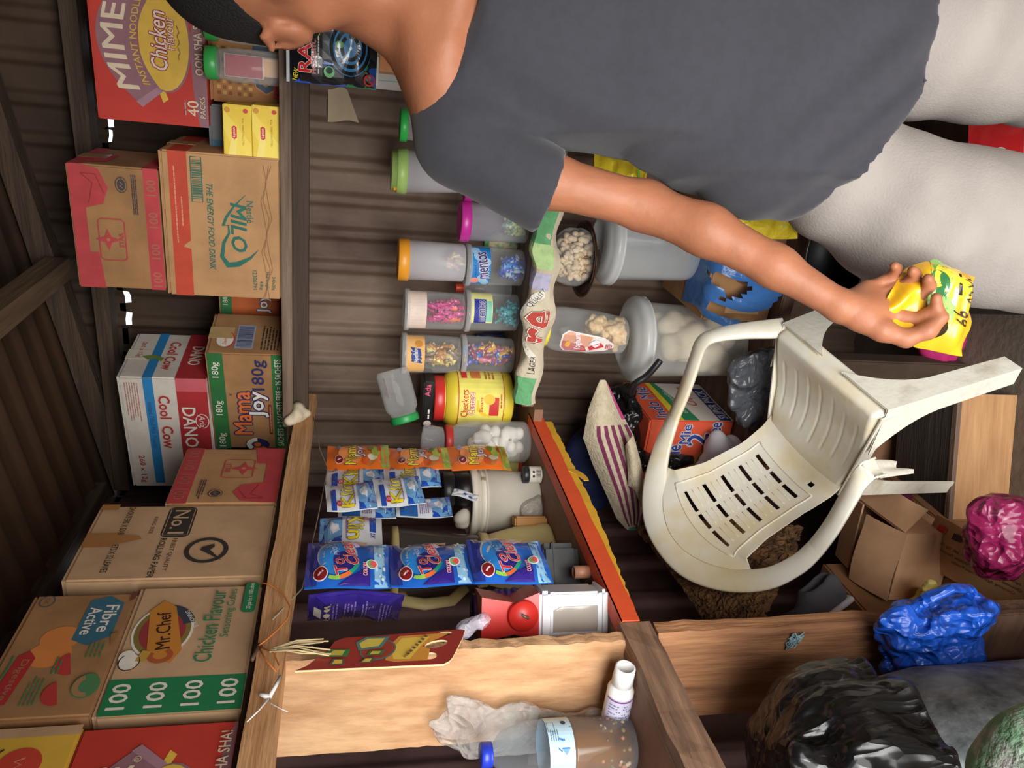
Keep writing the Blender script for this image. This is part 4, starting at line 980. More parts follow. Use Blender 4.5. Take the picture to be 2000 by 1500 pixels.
strip(([(0, 0), (.3, 0), (.6, 0), (1, 0)], [(0, .92), (.3, .60), (.6, .50), (1, .62)]), FB((36,90,190))); strip(([(0, 0), (.3, 0), (.6, 0), (.85, 0)], [(0, .34), (.3, .26), (.6, .30), (.9, .34)]), FB((30,140,80))); strip(([(.55, 0), (.7, 0), (.85, 0), (1, 0)], [(.55, .12), (.7, .22), (.85, .34), (1, .40)]), FB((236,214,60))); strip(([(.8, .0), (.87, 0), (.94, 0), (1, 0)], [(.8, .03), (.87, .14), (.94, .24), (1, .30)]), FB((226,90,60))); strip(([(.65, .66), (.75, .62), (.9, .6), (1, .58)], [(.65, .70), (.78, .74), (.9, .80), (1, .86)]), FB((240,220,70)))
f.disc(.56*W, .30*H, .40*W, .235*H, FB((70,150,210)))
for i in range(3): f.arc(.56*W, .30*H, (.36-.10*i)*W, (.21-.058*i)*H, .0068, 30, 370, FB((28,30,34)), n=30)
f.disc(.56*W, .30*H, .028*W, .018*H, FB((28,30,34))); f.disc(.60*W, .42*H, .05*W, .05*H, FB((110,180,120)))
f.text('RAM', .48*W, .80*H, .13*H, FB((214,40,44)), w=.62*W, bold=.08, outline=WH, ow=.05); f.text('MOSQUITO COIL', .52*W, .695*H, .05*H, FB((214,40,44)), w=.72*W, bold=.05, outline=WH, ow=.05); f.text('NEW', .12*W, .90*H, .05*H, FB((240,220,60)), w=.17*W, rot=-10, bold=.04); f.bars(.16*W, .645*H, .8*W, .665*H, 1, WH)
f.disc(.20*W, .53*H, .085*W, .06*H, FB((120,200,130))); f.disc(.22*W, .53*H, .045*W, .04*H, FB((30,70,50))); f.arc(.13*W, .08*H, .075*W, .055*H, .0035, 0, 360, RED); f.line([(.08*W,.05*H),(.18*W,.11*H)], .0035, RED)
q(0, .965, 1, 1, m=FB((200,204,206)))
t = g.obj('coil_packet', None, at((tl.x, 1.622, br.z), radians(-2)), 'black and rainbow mosquito coil packet hanging from the back shelf edge', 'packet')
a = PY(690, 168, 1.96); PW = .20; PH = .24
g = G(); g.box(0, PW, -.03, 0, -PH, 0, P((216,208,200), .5, .06), bev=.006); f = Face(g, flatmap((0, -.03, -PH), (1,0,0), (0,0,1), (0,-1,0)))
f.rect(.035, PH-.105, .11, PH-.055, P((180,130,80), .5)); f.rect(.04, PH-.10, .105, PH-.06, P((240,150,50), .4, .06))
tq = ink((130,206,196)); f.line([(.02, .01), (.02, PH-.035), (.026, PH-.028), (.16, PH-.028)], .0016, tq)
t = thing('wall_panel', 'white plastic panel with an orange square on the iron wall beside the neck', 'panel', at((a.x-.002, 2.005, a.z))); g.obj('board', t)
b = PY(672, 158, 1.93); g = G(); g.box(0, .075, -.014, 0, -.055, 0, P((236,230,214), .4, .04), bev=.006, M=Matrix.Translation((.002, -.031, -.002))); g.obj('bracket', t, label='cream rounded corner bracket')
a = PY(640, 235, 2.0); b = PY(678, 175, 2.0); g = G(); g.sheet(lambda u, w: (lerp2(a.x, b.x, u)+.004*sin(w*5), 2.0055, lerp2(b.z-.03*(1-u), a.z, w)), 8, 8, .0012, P((176,156,124), .6, .15)); g.obj('tape_strip', None, None, 'beige tape strip stuck to the iron wall below the back shelf', 'tape')
# ================================================================== HANGING SACHETS
TWINE = P((150,140,120), .7, .1)
XS = -.86
pts = [PX(575, 815, XS), PX(625, 878, XS), PX(640, 915, XS), PX(620, 1015, XS), PX(590, 1150, XS), PX(533, 1236, XS)]
pts[0] = Vector((-.852, pts[0].y, 1.632)); pts[-1] = Vector((-.838, .97, 1.655))
g = G(); g.tube(pts, .0011, TWINE, 5); g.obj('string', None, None, 'thin string slung under the side shelf rail with sachets hanging on it', 'string')
def hang(name, label, TL, TR, BL, X, n, make, group=None, skew=0, th=.016, dx=0):
    a, b, c = PX(TL[0], TL[1], X), PX(TR[0], TR[1], X), PX(BL[0], BL[1], X)
    W = b.y-a.y; H = (a.z-c.z)/n; sk = (c.y-a.y)/(a.z-c.z) if skew else 0
    t = thing(name, label, 'sachets', at((X, c.y if skew else a.y, c.z), SIDE), group)
    for i in range(n):
        g, f, bk = pillow(W, H*.997, th, make['m'], make.get('b'), seed=i+int(abs(TL[0])), crumple=.0016, nu=14, nv=12, ends=make.get('e', .07))
        make['art'](f, W, H, i)
        M = Matrix.Translation((-sk*i*H if skew else 0, dx*i, H*i+.0005)) @ Matrix.Rotation(radians((-1.5, 2, -1)[i % 3]), 4, 'Z')
        if sk: M = M @ Matrix(((1,0,-sk,0),(0,1,0,0),(0,0,1,0),(0,0,0,1)))
        g.obj('sachet', t, M)
    return t
OJ = FB((236,116,36)); LG = FB((150,170,60)); YT = FB((246,224,50)); NV = FB((50,40,90))
def artjoy(f, W, H, i):
    f.rect(.0, 0, W, .13*H, LG, 8, 2); f.disc(.28*W, .33*H, .20*W, .11*H, FB((190,120,60))); f.disc(.36*W, .27*H, .12*W, .08*H, FB((226,222,190))); f.disc(.22*W, .38*H, .12*W, .06*H, FB((206,90,40))); f.disc(.60*W, .22*H, .22*W, .07*H, FB((170,186,70))); f.disc(.75*W, .30*H, .12*W, .05*H, FB((120,130,40)))
    f.disc(.52*W, .62*H, .44*W, .20*H, FB((244,150,80)))
    f.text('Mama', .52*W, .62*H, .17*H, YT, w=.82*W, rot=0, bold=.06, outline=NV, ow=.07); f.text('Joy', .58*W, .47*H, .16*H, FB((236,232,240)), w=.50*W, bold=.06, outline=NV, ow=.07)
    f.disc(.28*W, .80*H, .15*W, .07*H, FB((236,226,220))); f.disc(.28*W, .80*H, .135*W, .063*H, FB((130,30,30))); f.line([(.24*W,.82*H),(.28*W,.80*H),(.32*W,.775*H)], .003, FB((236,200,190))); f.disc(.78*W, .82*H, .11*W, .04*H, FB((150,150,190)))
    f.rect(.55*W, .14*H, .9*W, .18*H, FB((200,50,40)), 3, 1)
hang('sachet_strip', 'strip of three orange sachets hanging from the string beside the jar shelf', (637,917), (630,872), (995,905), -.862, 3, {'m': OJ, 'art': artjoy, 'e': .05})
KW = FB((226,228,232)); KB = FB((36,80,180)); KL = FB((110,170,220)); KY = FB((238,214,40))
def artklin(turn=False, back=False):
    def fn(f, W, H, i):
        if turn: f.turn = (W, H)
        f.rect(.0, 0, W, .36*H, KL, 8, 5); f.poly([(0, 0), (W*.5, 0), (W, .0), (W, .10*H), (W*.6, .05*H), (.3*W, .16*H), (0, .22*H)], KB); f.poly([(0,.22*H),(0,.36*H),(.2*W,.36*H),(.12*W,.26*H)], KB); f.poly([(W,.16*H),(W,.36*H),(.8*W,.36*H),(.86*W,.24*H)], KB)
        f.poly([(.30*W,.18*H),(.42*W,.30*H),(.60*W,.32*H),(.72*W,.22*H),(.5*W,.16*H)], KW)
        if not back:
            f.rect(0, .80*H, .65*W, .90*H, KB, 6, 2); f.text('Klin', .48*W, .58*H, .24*H, KY, w=.84*W, bold=.07, outline=FB((60,60,60)), ow=.035); f.bars(.1*W, .425*H, .9*W, .45*H, 1, FB((130,100,160)), .8, 0); f.disc(.16*W, .745*H, .09*W, .055*H, FB((206,46,60))); f.text('50', .16*W, .745*H, .06*H, KW); f.text('2X', .80*W, .85*H, .07*H, FB((60,80,160)), bold=.05)
        else:
            f.rect(0, .62*H, .9*W, .93*H, FB((40,100,170)), 8, 4); f.bars(.1*W, .42*H, .7*W, .60*H, 5, FB((150,130,180)), .4); f.disc(.6*W, .78*H, .14*W, .08*H, FB((220,100,110))); f.disc(.45*W, .36*H, .15*W, .06*H, FB((170,190,230)))
    return fn
hang('sachet_strip', 'strip of white and blue washing powder sachets, back one, next to the orange sachets', (636,953), (636,915), (862,948), -.868, 2, {'m': KW, 'art': artklin(), 'e': .05}, th=.014)
hang('sachet_strip', 'turned strip of washing powder sachets showing their small print, lowest hanging pair', (660,1012), (660,975), (886,1014), -.885, 2, {'m': KW, 'art': artklin(False, True), 'e': .05}, th=.014)
hang('sachet_strip', 'leaning strip of white and blue washing powder sachets in front of the others', (640,1004), (640,950), (832,985), -.842, 2, {'m': KW, 'art': artklin(), 'e': .05}, skew=1, th=.018)
g, f, bk = pillow(.025, .055, .002, KW, None, crumple=.002, seed=4); f.line([(.004,.01),(.012,.03),(.02,.05)], .006, KB); p = PX(932, 982, -.885); g.obj('torn_wrapper', None, at((-.885, p.y+.01, p.z), SIDE, 0, radians(20)), 'twisted torn wrapper end dangling from the lowest washing powder sachets', 'wrapper')
hang('sachet_strip', 'upside down white and blue washing powder sachet beside the blue detergent strip', (622,1066), (628,1015), (748,1064), -.862, 1, {'m': KW, 'art': artklin(True), 'e': .05})
CB = FB((34,100,196)); CP = FB((52,36,130)); CI = FB((150,200,232))
def artclean(f, W, H, i):
    f.rect(0, .03*H, W, .19*H, CI, 8, 3)
    rnd = random.Random(i+3)
    for _ in range(12): f.disc(rnd.uniform(.05,.95)*W, rnd.uniform(.05,.17)*H, rnd.uniform(.02,.05)*W, rnd.uniform(.01,.02)*H, FB(rnd.choice(((226,240,250),(70,130,200),(100,160,220)))), n=8)
    f.rect(0, .86*H, W, H, FB((44,60,150)), 6, 3)
    f.poly([(0,.24*H),(W*.30,.24*H),(.14*W,.45*H),(0,.62*H)], CP)
    f.disc(.56*W, .63*H, .40*W, .24*H, FB((170,180,190))); f.disc(.52*W, .63*H, .37*W, .22*H, FB((40,130,210))); f.disc(.44*W, .53*H, .22*W, .15*H, CP)
    for k, cc in enumerate(((150,206,80),(230,110,50),(40,160,130))): f.arc(.54*W, .63*H, .44*W, .27*H, .007, 160+28*k, 190+28*k, FB(cc))
    f.arc(.54*W, .62*H, .44*W, .27*H, .009, -60, 30, FB((220,190,230))); f.poly([(.80*W,.30*H),(.98*W,.26*H),(.98*W,.44*H),(.86*W,.40*H)], FB((244,190,120)))
    rd = FB((222,52,70)); f.text('To', .30*W, .60*H, .13*H, rd, w=.32*W, rot=14, bold=.05, shear=.2, outline=WH, ow=.05); f.text('Clean', .62*W, .50*H, .15*H, rd, w=.62*W, rot=14, bold=.05, shear=.2, outline=WH, ow=.05); f.text('PRO', .62*W, .655*H, .06*H, FB((190,220,250)), rot=14)
    f.disc(.16*W, .82*H, .13*W, .085*H, FB((230,220,220))); f.disc(.16*W, .82*H, .115*W, .075*H, FB((130,26,30))); f.line([(.12*W,.845*H),(.17*W,.82*H),(.20*W,.79*H)], .003, FB((240,220,220)))
    f.text('COLORS', .24*W, .30*H, .05*H, FB((240,120,140)), w=.24*W, bold=.05, outline=WH, ow=.05); f.disc(.33*W, .22*H, .09*W, .07*H, FB((236,230,230))); f.disc(.33*W, .22*H, .07*W, .055*H, FB((230,90,90))); f.arc(.33*W, .22*H, .055*W, .042*H, .004, 0, 200, FB((100,180,110)))
hang('sachet_strip', 'strip of three bright blue detergent sachets with red lettering', (594,1152), (603,1068), (1083,1141), -.832, 3, {'m': CB, 'b': CP, 'art': artclean, 'e': .04}, th=.026)
def artback(f, W, H, i):
    f.rect(.04*W, .06*H, .96*W, .94*H, CP, 8, 8)
    for k in range(4): f.bars(.10*W, (.12+.19*k)*H, .85*W, (.26+.19*k)*H, 4, FB((150,130,210)), .4)
    for k in range(4): f.disc((.2+.18*k)*W, .80*H, .06*W, .035*H, FB((236,220,180)))
    f.rect(.3*W, .86*H, .6*W, .94*H, WH, 3, 1)
a = PX(600, 1150, -.832); b = PX(770, 1197, -.86)
g, f, bk = pillow(.10, .155, .024, CP, None, crumple=.003, seed=9); artback(f, .10, .155, 0)
g.obj('sachet', None, at((-.848-.090, 1.036+.0435, 1.455), radians(-25.8), radians(0), radians(3)), 'single purple backed detergent sachet turned away at the end of the blue strip', 'sachet')

# ================================================================== INSIDE THE SIDE SHELF
def stand(pb, y0, y1, z, pt):
    m = (y0+y1)/2; p = PZ(pb, m, z); r = (y1-y0)/2/FPX*depth(p); h = (p-CAM); h.z = 0; h.normalize(); c = p+h*r
    return c, r, PB(pt, m, hb(c)).z-z, atan2(h.y, h.x)-pi/2
# jar of white lumps
c, r, h, yaw = stand(1040, 822, 905, ZS, 872)
jar('jar', 'clear jar packed with white lumps and a red collar behind the orange sachets', at((c.x, c.y, ZS+.001)), [(0,.002),(r*.85,0),(r,.01),(r,h*.72),(r*.9,h*.84),(r*.72,h*.92),(r*.70,h)], (r*.78, h-.014, h+.004), CLEAR(fac=.18, rough=.1, edge=.5), P((206,60,56), .4))
s = Soft((-.06,-.06,0),(.06,.06,h),.006); rnd = random.Random(2)
for i in range(34): a = rnd.uniform(0, 6.28); q = (r-.022)*sqrt(rnd.random()); s.ell((q*cos(a), q*sin(a), rnd.uniform(.018, h*.68)), (.017,.015,.013), .003)
g = G(); s.put(g, P((236,232,222), .7, .05)); g.obj('white_lump', None, at((c.x, c.y, ZS+.002)), 'white lumps filling the clear jar with the red collar', 'lumps', kind='stuff')
zt = h; s = Soft((-.05,-.05,0),(.05,.05,.07),.005); s.cone((0,0,.0),(0,.0,.045),.032,.040,.01).wrinkle(.004, 110, 3); s.half((0,0,.055),(0,.2,1)); s.half((0,0,.002),(0,0,-1)); g = G(); s.put(g, CLB); g.obj('clear_bag', None, at((c.x, c.y, ZS+.006+zt)), 'crumpled clear bag stretched over the top of the white lump jar', 'bag')
# bucket
c, r, h, yaw = stand(1062, 906, 1050, ZS, 914); r *= .94; IV = P((226,220,204), .45, .12, 9)
t = thing('bucket', 'white paint bucket with ribbed rim on the lower side shelf', 'bucket', at((c.x, c.y, ZS+.001), yaw))
g = G(); g.lathe([(0,.002),(r*.84,0),(r*.86,.003),(r*.92,h*.76),(r*.99,h*.762),(r*.99,h*.785),(r*.93,h*.79),(r*.93,h*.825),(r*.99,h*.83),(r*.99,h*.855),(r*.94,h*.86),(r*.94,h*.90)], IV, 48); g.obj('body', t)
g = G(); g.lathe([(r*.94,h*.90),(r*1.02,h*.902),(r*1.03,h*.985),(r*.99,h),(r*.90,h),(r*.89,h*.975),(0,h*.975)], IV, 48); blid = g.obj('lid', t)
g = G(); g.box(-.004, .004, -r*1.02, -r*.97, h*.80, h*.86, P((150,140,120), .5), Matrix.Rotation(.7, 4, 'Z')); g.obj('clip', blid)
zb = ZS+h+.002
# black tub on the bucket and a small red capped bottle beside it
c2 = PB(913, 957, hb(c)-.03); r2 = .043; h2 = max(.05, PB(863, 955, hb(c)-.03).z-zb)
jar('tub', 'squat black tub standing on the lid of the white bucket', at((c2.x, c2.y, zb)), [(0,.001),(r2*.9,0),(r2*.96,.004),(r2*.92,h2*.6)], (r2*.98, h2*.6, h2), BLACK, P((34,34,36), .35), 'tub')
# two small paper balls on the rim
s = Soft((-.03,-.03,-.001),(.03,.03,.04),.003); s.ell((0,0,.018),(.022,.018,.018)).ell((.012,.004,.012),(.014,.012,.012),.006).wrinkle(.002, 160, 3); g = G(); s.put(g, P((226,218,200), .7)); p = PB(915, 1012, hb(c)-.045); g.obj('paper_ball', None, at((p.x-.005, p.y, zb)), 'crumpled pale paper ball on the bucket lid next to the black tub', 'paper')
# small jar with black cap
c3, r3, h3, y3 = stand(1061, 911, 943, ZS, 1022)
def lab3(g):
    f = Face(g, cylmap(r3*1.01, r3*1.01, 0, h3*.7, atan2(-c3.y, -c3.x)), sub=2); f.rect(-r3*1.4, h3*.03, r3*1.4, h3*.66, WH, 12, 1); f.barcode(-.006, h3*.1, .012, h3*.36, BLK, 14); f.disc(-.004, h3*.5, .003, .003, BLK); f.disc(.006, h3*.5, .003, .003, BLK)
jar('small_jar', 'tiny white jar with a black cap and a barcode in front of the bucket', at((c3.x, c3.y, ZS+.001)), cyl(r3, r3, h3*.7, .002), (r3*1.04, h3*.7, h3), WHITE, P((40,40,42), .4), 'jar', 24, extra=lab3)
# yellow packet behind the bucket
a = PY(1000, 920, 1.66); g = G(); W, H = .075, .105; g.box(0, W, 0, .03, 0, H, P((226,214,130), .55, .06), bev=.001); f = Face(g, flatmap((0,0,0),(1,0,0),(0,0,1),(0,-1,0))); f.rect(0, 0, W, .01, RED); f.rect(.005, H-.02, W*.6, H-.012, ink((200,90,60))); f.line([(.003,.003),(W-.003,.003),(W-.003,H-.003),(.003,H-.003),(.003,.003)], .001, ink((180,130,50)))
g.obj('carton', None, at((-1.02, 1.70, ZS+.001), radians(4)), 'pale yellow packet standing behind the white bucket', 'carton')
# blender
cB_, rB_, hB_, yB = stand(1090, 1003, 1150, ZS, 762); rB_ *= .90; CR = P((226,206,142), .4, .08)
t = thing('blender', 'cream kitchen blender with a smoky jug behind the blue detergent strip', 'blender', at((cB_.x-.01, cB_.y-.012, ZS+.001), yaw+.1))
g = G(); hb0 = hB_*.40
g.lathe([(0,.001),(rB_*1.0,0),(rB_*1.03,.006),(rB_*1.02,.022),(rB_*.98,.03),(rB_*.95,hb0*.5),(rB_*.78,hb0*.85),(rB_*.70,hb0)], CR, 40, rad=lambda a, z: 1+.05*cos(4*a)); bbase = g.obj('base', t)
Mk = at((-rB_*.50, -rB_*.80, hb0*.52), -.5, radians(-72)); g = G(); g.lathe([(0,-.002),(.019,-.002),(.019,.004),(.016,.008),(0,.009)], CR, 24, Mk); g.box(-.003, .003, -.017, .017, .008, .015, CR, Mk, bev=.001); f = Face(g, lambda x, y, h: Mk @ Vector((x, y, h))); f.text('pulse', -.004, -.030, .008, ink((90,80,50))); f.text('1', .024, .006, .006, ink((90,80,50))); f.text('2', .016, .022, .006, ink((90,80,50))); g.obj('knob', bbase)
SM = CLEAR((215,210,200), .34, .12, (120,116,108), .45)
g = G(); g.lathe([(rB_*.68,hb0+.001),(rB_*.72,hb0+.01),(rB_*.80,hB_*.6),(rB_*.98,hB_*.93),(rB_*.99,hB_*.95)], SM, 40); bjug = g.obj('jug', t)
g = G(); g.lathe([(rB_*.62,hb0),(rB_*.80,hb0+.001),(rB_*.82,hb0+.018),(rB_*.72,hb0+.02)], CR, 40); g.obj('collar', t)
g = G(); g.tube([(-rB_*.85, -.02, hB_*.94), (-rB_*1.12, -.045, hB_*.92), (-rB_*1.22, -.05, hB_*.80), (-rB_*1.15, -.045, hB_*.64), (-rB_*.82, -.02, hB_*.55)], [.008,.010,.010,.009,.008], CR, 10, flat=1.5); g.obj('handle', bjug)
g = G(); g.lathe([(rB_*.95,hB_*.952),(rB_*1.04,hB_*.955),(rB_*1.04,hB_*.99),(rB_*.6,hB_),(0,hB_)], CR, 40); g.obj('lid', t)
# clear bag and wooden knob in front of the bucket
p = PZ(1062, 995, ZS); s = Soft((-.045,-.03,0),(.045,.03,.07),.0035); s.ell((-.012,0,.026),(.026,.018,.024)).cone((0,0,.02),(.02,0,.008),.018,.006,.01).wrinkle(.0028, 140, 5); s.half((0,0,.001),(0,0,-1)); g = G(); s.put(g, BAG((206,196,186), .15, 40, .6, .4, clear=.35)); g.obj('clear_bag', None, at((p.x, p.y+.01, ZS+.001), yaw), 'small clear bag of pale grains against the white bucket', 'bag')
p = PZ(1020, 1018, ZS+.055); g = G(); g.box(-.012, .012, -.02, .02, 0, .075, P((188,128,44), .5, .15), bev=.004); g.obj('wooden_block', None, at((p.x, p.y, ZS+.001), .5, 0, radians(0)), 'little orange brown block between the bucket and the blender', 'block')
# black container
c, r, h, yb_ = stand(1141, 1050, 1162, ZS, 1046)
t = thing('canister', 'scuffed black canister lying under the blue detergent strip', 'canister', at((c.x-.012, c.y, ZS+.001), yb_+.1)); BK = P((50,52,54), .45, .3, 12, c2=(26,27,29)); g = G(); g.box(-r*.95, r*.95, -r*.8, r*.8, 0, h*.97, BK, bev=.012); g.obj('body', t); g = G(); g.box(-r*.98, r*.98, -r*.83, r*.83, h*.62, h*.68, BK, bev=.003); g.obj('rim', t)
pc_ = PZ(1108, 1146, ZS+.045); g = G(); g.lathe([(.009,0),(.012,0),(.012,.03),(.009,.03),(.009,.002)], P((186,132,104), .5), 20); g.obj('copper_tube', None, at((c.x+.045, c.y-.075, ZS+.001)), 'short copper coloured tube beside the black canister', 'tube')
# grinder
c, r, h, yg = stand(1197, 1158, 1252, ZS, 937); rd = P((198,44,36), .35, .06); wt = P((236,238,242), .35, .03)
t = thing('ice_crusher', 'red and white hand cranked crusher with a clear drawer next to the pale plank', 'crusher', at((c.x+.006, c.y+.016, ZS+.001), yg-.28)); w = r*1.0; d = r*.85; h1 = h*.56
g = G(); g.box(-w, w, -d, d, 0, h*.075, wt, bev=.006); g.box(-w*.92, w*.92, -d*.9, d*.9, h*.07, h*.48, wt, bev=.004); g.box(-w, w, -d, d, h*.46, h*.555, wt, bev=.006); g.obj('body', t)
g = G(); g.add([(-w*.70,-d*.97,h*.09),(w*.35,-d*.97,h*.09),(w*.35,-d*.97,h*.38),(w*.20,-d*.97,h*.44),(-w*.70,-d*.97,h*.44),(-w*.70,-d*.5,h*.09),(w*.35,-d*.5,h*.09),(w*.35,-d*.5,h*.38),(w*.20,-d*.5,h*.44),(-w*.70,-d*.5,h*.44)], [(0,1,2,3,4),(9,8,7,6,5),(0,5,6,1),(1,6,7,2),(2,7,8,3),(3,8,9,4),(4,9,5,0)], P((168,160,150), .12, .1)); g.obj('drawer', t, label='clear grey drawer')
g = G(); g.hexa([(-w*.98,-d,h*.557),(w*.98,-d,h*.557),(w*.98,d,h*.557),(-w*.98,d,h*.557),(-w*.75,-d*.8,h*.74),(w*.55,-d*.8,h*.74),(w*.55,d*.8,h*.74),(-w*.75,d*.8,h*.74)], rd); g.hexa([(-w*.75,-d*.8,h*.74),(w*.55,-d*.8,h*.74),(w*.55,d*.8,h*.74),(-w*.75,d*.8,h*.74),(-w*.95,-d,h),(w*.85,-d,h),(w*.85,d,h),(-w*.95,d,h)], rd); hop = g.obj('hopper', t, label='red flared hopper')
Mc = at((w*.05, -d*.86, h*.68), 0, radians(90)); g = G(); g.lathe([(0,.0),(w*.62,.0),(w*.64,.006),(w*.60,.010),(0,.011)], rd, 36, Mc); g.obj('cover_disc', hop, label='round red cover')
g = G(); g.tube([(w*.05,-d*1.15,h*.66),(w*.05,-d*1.5,h*.66),(w*.22,-d*1.55,h*.71)], .0022, P((120,104,90), .5, metal=.6), 8); g.obj('crank_stub', hop, label='bare metal crank stub')
# black bag and striped purple bag behind it
p = Vector((-.955, 1.075, ZS))
s = Soft((-.07,-.06,0),(.07,.06,.25),.006); s.ell((0,0,.06),(.055,.045,.07)).ell((.01,0,.15),(.045,.035,.06),.03).cone((0,0,.16),(.0,.0,.215),.03,.012,.02).wrinkle(.006, 70, 8); s.half((0,0,.001),(0,0,-1)); g = G(); s.put(g, BAG((20,20,22), .3, 22, .7)); g.obj('black_bag', None, at((p.x-.03, p.y+.02, ZS+.001)), 'crumpled black plastic bag behind the red hopper', 'bag')
# purple ribbed bag: a bundle with fine stripes
g = G(); 
def purp(u, v): a = u*2*pi; rr = .034*(1-.25*(2*v-1)**2)+.0016*sin(v*70)+.002*sin(a*3); return (rr*cos(a), rr*sin(a)*.8, v*.17)
PUR = P((74,52,110), .45, .1); PUR2 = P((40,28,64), .5, .1)
g.grid(purp, 28, 60, PUR, wrapu=True)
for j in range(59):
    if (j//2) % 2:
        for i in range(28): g.m[j*28+i] = g.mi(PUR2)
g.obj('striped_bag', None, at((-.905, 1.058, ZS+.058), 0, radians(0), radians(0)), 'purple and black striped bundle under the red board', 'bag')
p = PX(915, 1216, -.815); s = Soft((-.04,-.03,-.02),(.04,.03,.04),.003); s.ell((0,0,0),(.018,.014,.012)).cone((.01,0,0),(.032,0,-.012),.009,.012,.008).wrinkle(.002, 150, 6); g = G(); s.put(g, BAG((206,200,214), .12, 50, .6, .4, clear=.4)); g.obj('plastic_scrap', None, at((p.x-.03, p.y+.02, p.z), SIDE-.5, 0, radians(50)), 'twist of clear plastic caught on the red hopper', 'wrapper')

# ------------------------------------------------------------------ red game board hanging from the rail
XF = -.822
def onp(px, py, dx=0): q = PX(px, py, XF); return Vector((XF+dx, q.y, q.z))
from mathutils.geometry import tessellate_polygon
outer = [(576,1310),(600,1300),(618,1286),(640,1270),(655,1252),(672,1246),(780,1238),(900,1229),(908,1231),(904,1245),(884,1284),(878,1291),(866,1297)]
def ell(cx, cy, rx, ry, k, rot): return [(cx+rx*cos(a)*cos(rot)-ry*sin(a)*sin(rot), cy+rx*cos(a)*sin(rot)+ry*sin(a)*cos(rot)) for a in [2*pi*i/k for i in range(k)]]
holes = [ell(868,1238,15,4,16,-.12), ell(852,1258,23,7,18,-.2), ell(840,1281,14,6.5,16,-.1)]
rings = [outer]+holes; P3 = [[Vector((onp(*q).y, onp(*q).z, 0)) for q in r_] for r_ in rings]
tri = tessellate_polygon(P3); flat = [p for r_ in P3 for p in r_]; k = len(flat); T_ = .0035
g = G(); RB = P((150,52,44), .35, .1, coat=.3); CREAM = P((232,212,160), .6)
tri = [t if (flat[t[1]]-flat[t[0]]).cross(flat[t[2]]-flat[t[0]]).z > 0 else t[::-1] for t in tri]
g.add([(XF, p.x, p.y) for p in flat], tri, RB); g.add([(XF-T_, p.x, p.y) for p in flat], [t[::-1] for t in tri], CREAM)
o = 0
for r_ in P3:
    n = len(r_); g.add([(XF, p.x, p.y) for p in r_]+[(XF-T_, p.x, p.y) for p in r_], [(i, (i+1) % n, n+(i+1) % n, n+i) for i in range(n)], CREAM)
lay = [0]
def dpoly(pts, m): lay[0] += 1; g.add([onp(x, y, .0004+.0002*lay[0]) for x, y in pts], [tuple(range(len(pts)))], m)
dpoly([(770,1293),(835,1290),(840,1268),(825,1262),(880,1236),(780,1243),(760,1262),(752,1290)], P((206,140,60), .35)); dpoly([(768,1288),(800,1288),(822,1262),(840,1244),(785,1247),(765,1268)], P((220,184,76), .35))
gy = P((84,110,100), .35); dpoly(ell(738,1270,36,20,24,-.2), gy); dpoly(ell(738,1270,33,17,24,-.2), P((150,60,46), .35))
for q, m in (([(695,1256),(715,1246),(762,1244),(745,1266),(700,1272)], (86,120,110)), ([(702,1258),(718,1249),(752,1248),(740,1263),(706,1268)], (206,184,80)), ([(625,1285),(645,1270),(685,1270),(678,1284)], (60,116,64)), ([(640,1282),(652,1272),(674,1272),(668,1282)], (190,170,70)), ([(642,1301),(650,1289),(672,1289),(672,1300)], (84,92,80)), ([(648,1299),(654,1291),(668,1291),(668,1298)], (214,180,70)), ([(700,1298),(712,1288),(730,1286),(726,1297)], (84,92,80)), ([(706,1296),(714,1289),(726,1289),(722,1295)], (214,180,70)), ([(715,1283),(722,1274),(752,1272),(746,1282)], (64,110,66)), ([(722,1281),(727,1275),(744,1275),(740,1280)], (206,184,70))): dpoly(q, P(m, .35))
for a, b in (((792,1281),(832,1243)), ((786,1287),(800,1275))):
    for i in range(7):
        t0, t1 = i/7+.02, i/7+.11; dx, dy = 5, 2.2; x0, y0 = a[0]+(b[0]-a[0])*t0, a[1]+(b[1]-a[1])*t0; x1, y1 = a[0]+(b[0]-a[0])*t1, a[1]+(b[1]-a[1])*t1
        dpoly([(x0, y0), (x0+dx, y0+dy), (x1+dx, y1+dy), (x1, y1)], P((110,84,52), .4))
g.obj('game_board', None, None, 'red printed board with oval cut-outs hanging beside the pale plank', 'board')
# raffia strands tying it up, nail, twine knots
RAF = P((206,186,140), .8, .15); g = G(); rnd = random.Random(3)
A = onp(530, 1272); 
for i in range(11):
    e = onp(600+rnd.uniform(0, 50), 1262+rnd.uniform(-16, 24)); mid = A.lerp(e, .5)+Vector((.004+.004*rnd.random(), rnd.uniform(-.006,.006), rnd.uniform(-.004,.008)))
    g.tube([A+Vector((.002, rnd.uniform(-.004,.004), rnd.uniform(-.004,.004))), mid, e+Vector((.004, 0, 0))], .0012, RAF, 5)
g.obj('raffia_tie', None, None, 'bundle of pale raffia strands holding up the red board', 'string')
NM = P((104,82,66), .6, metal=.5); a = PX(505, 1262, -.838); b = PX(498, 1325, -.80); g = G(); g.tube([Vector((-.846, a.y-.0, a.z)), Vector((-.836, a.y-.002, a.z)), Vector((-.826, a.y-.04, a.z+.004))], .0028, NM, 8); g.lathe([(0,0),(.006,0),(.006,.002),(0,.002)], NM, 12, Matrix.Translation((-.838, a.y-.002, a.z)) @ Matrix.Rotation(pi/2, 4, 'Y')); g.obj('nail', None, None, 'bent rusty nail in the shelf rail above the red board', 'nail')
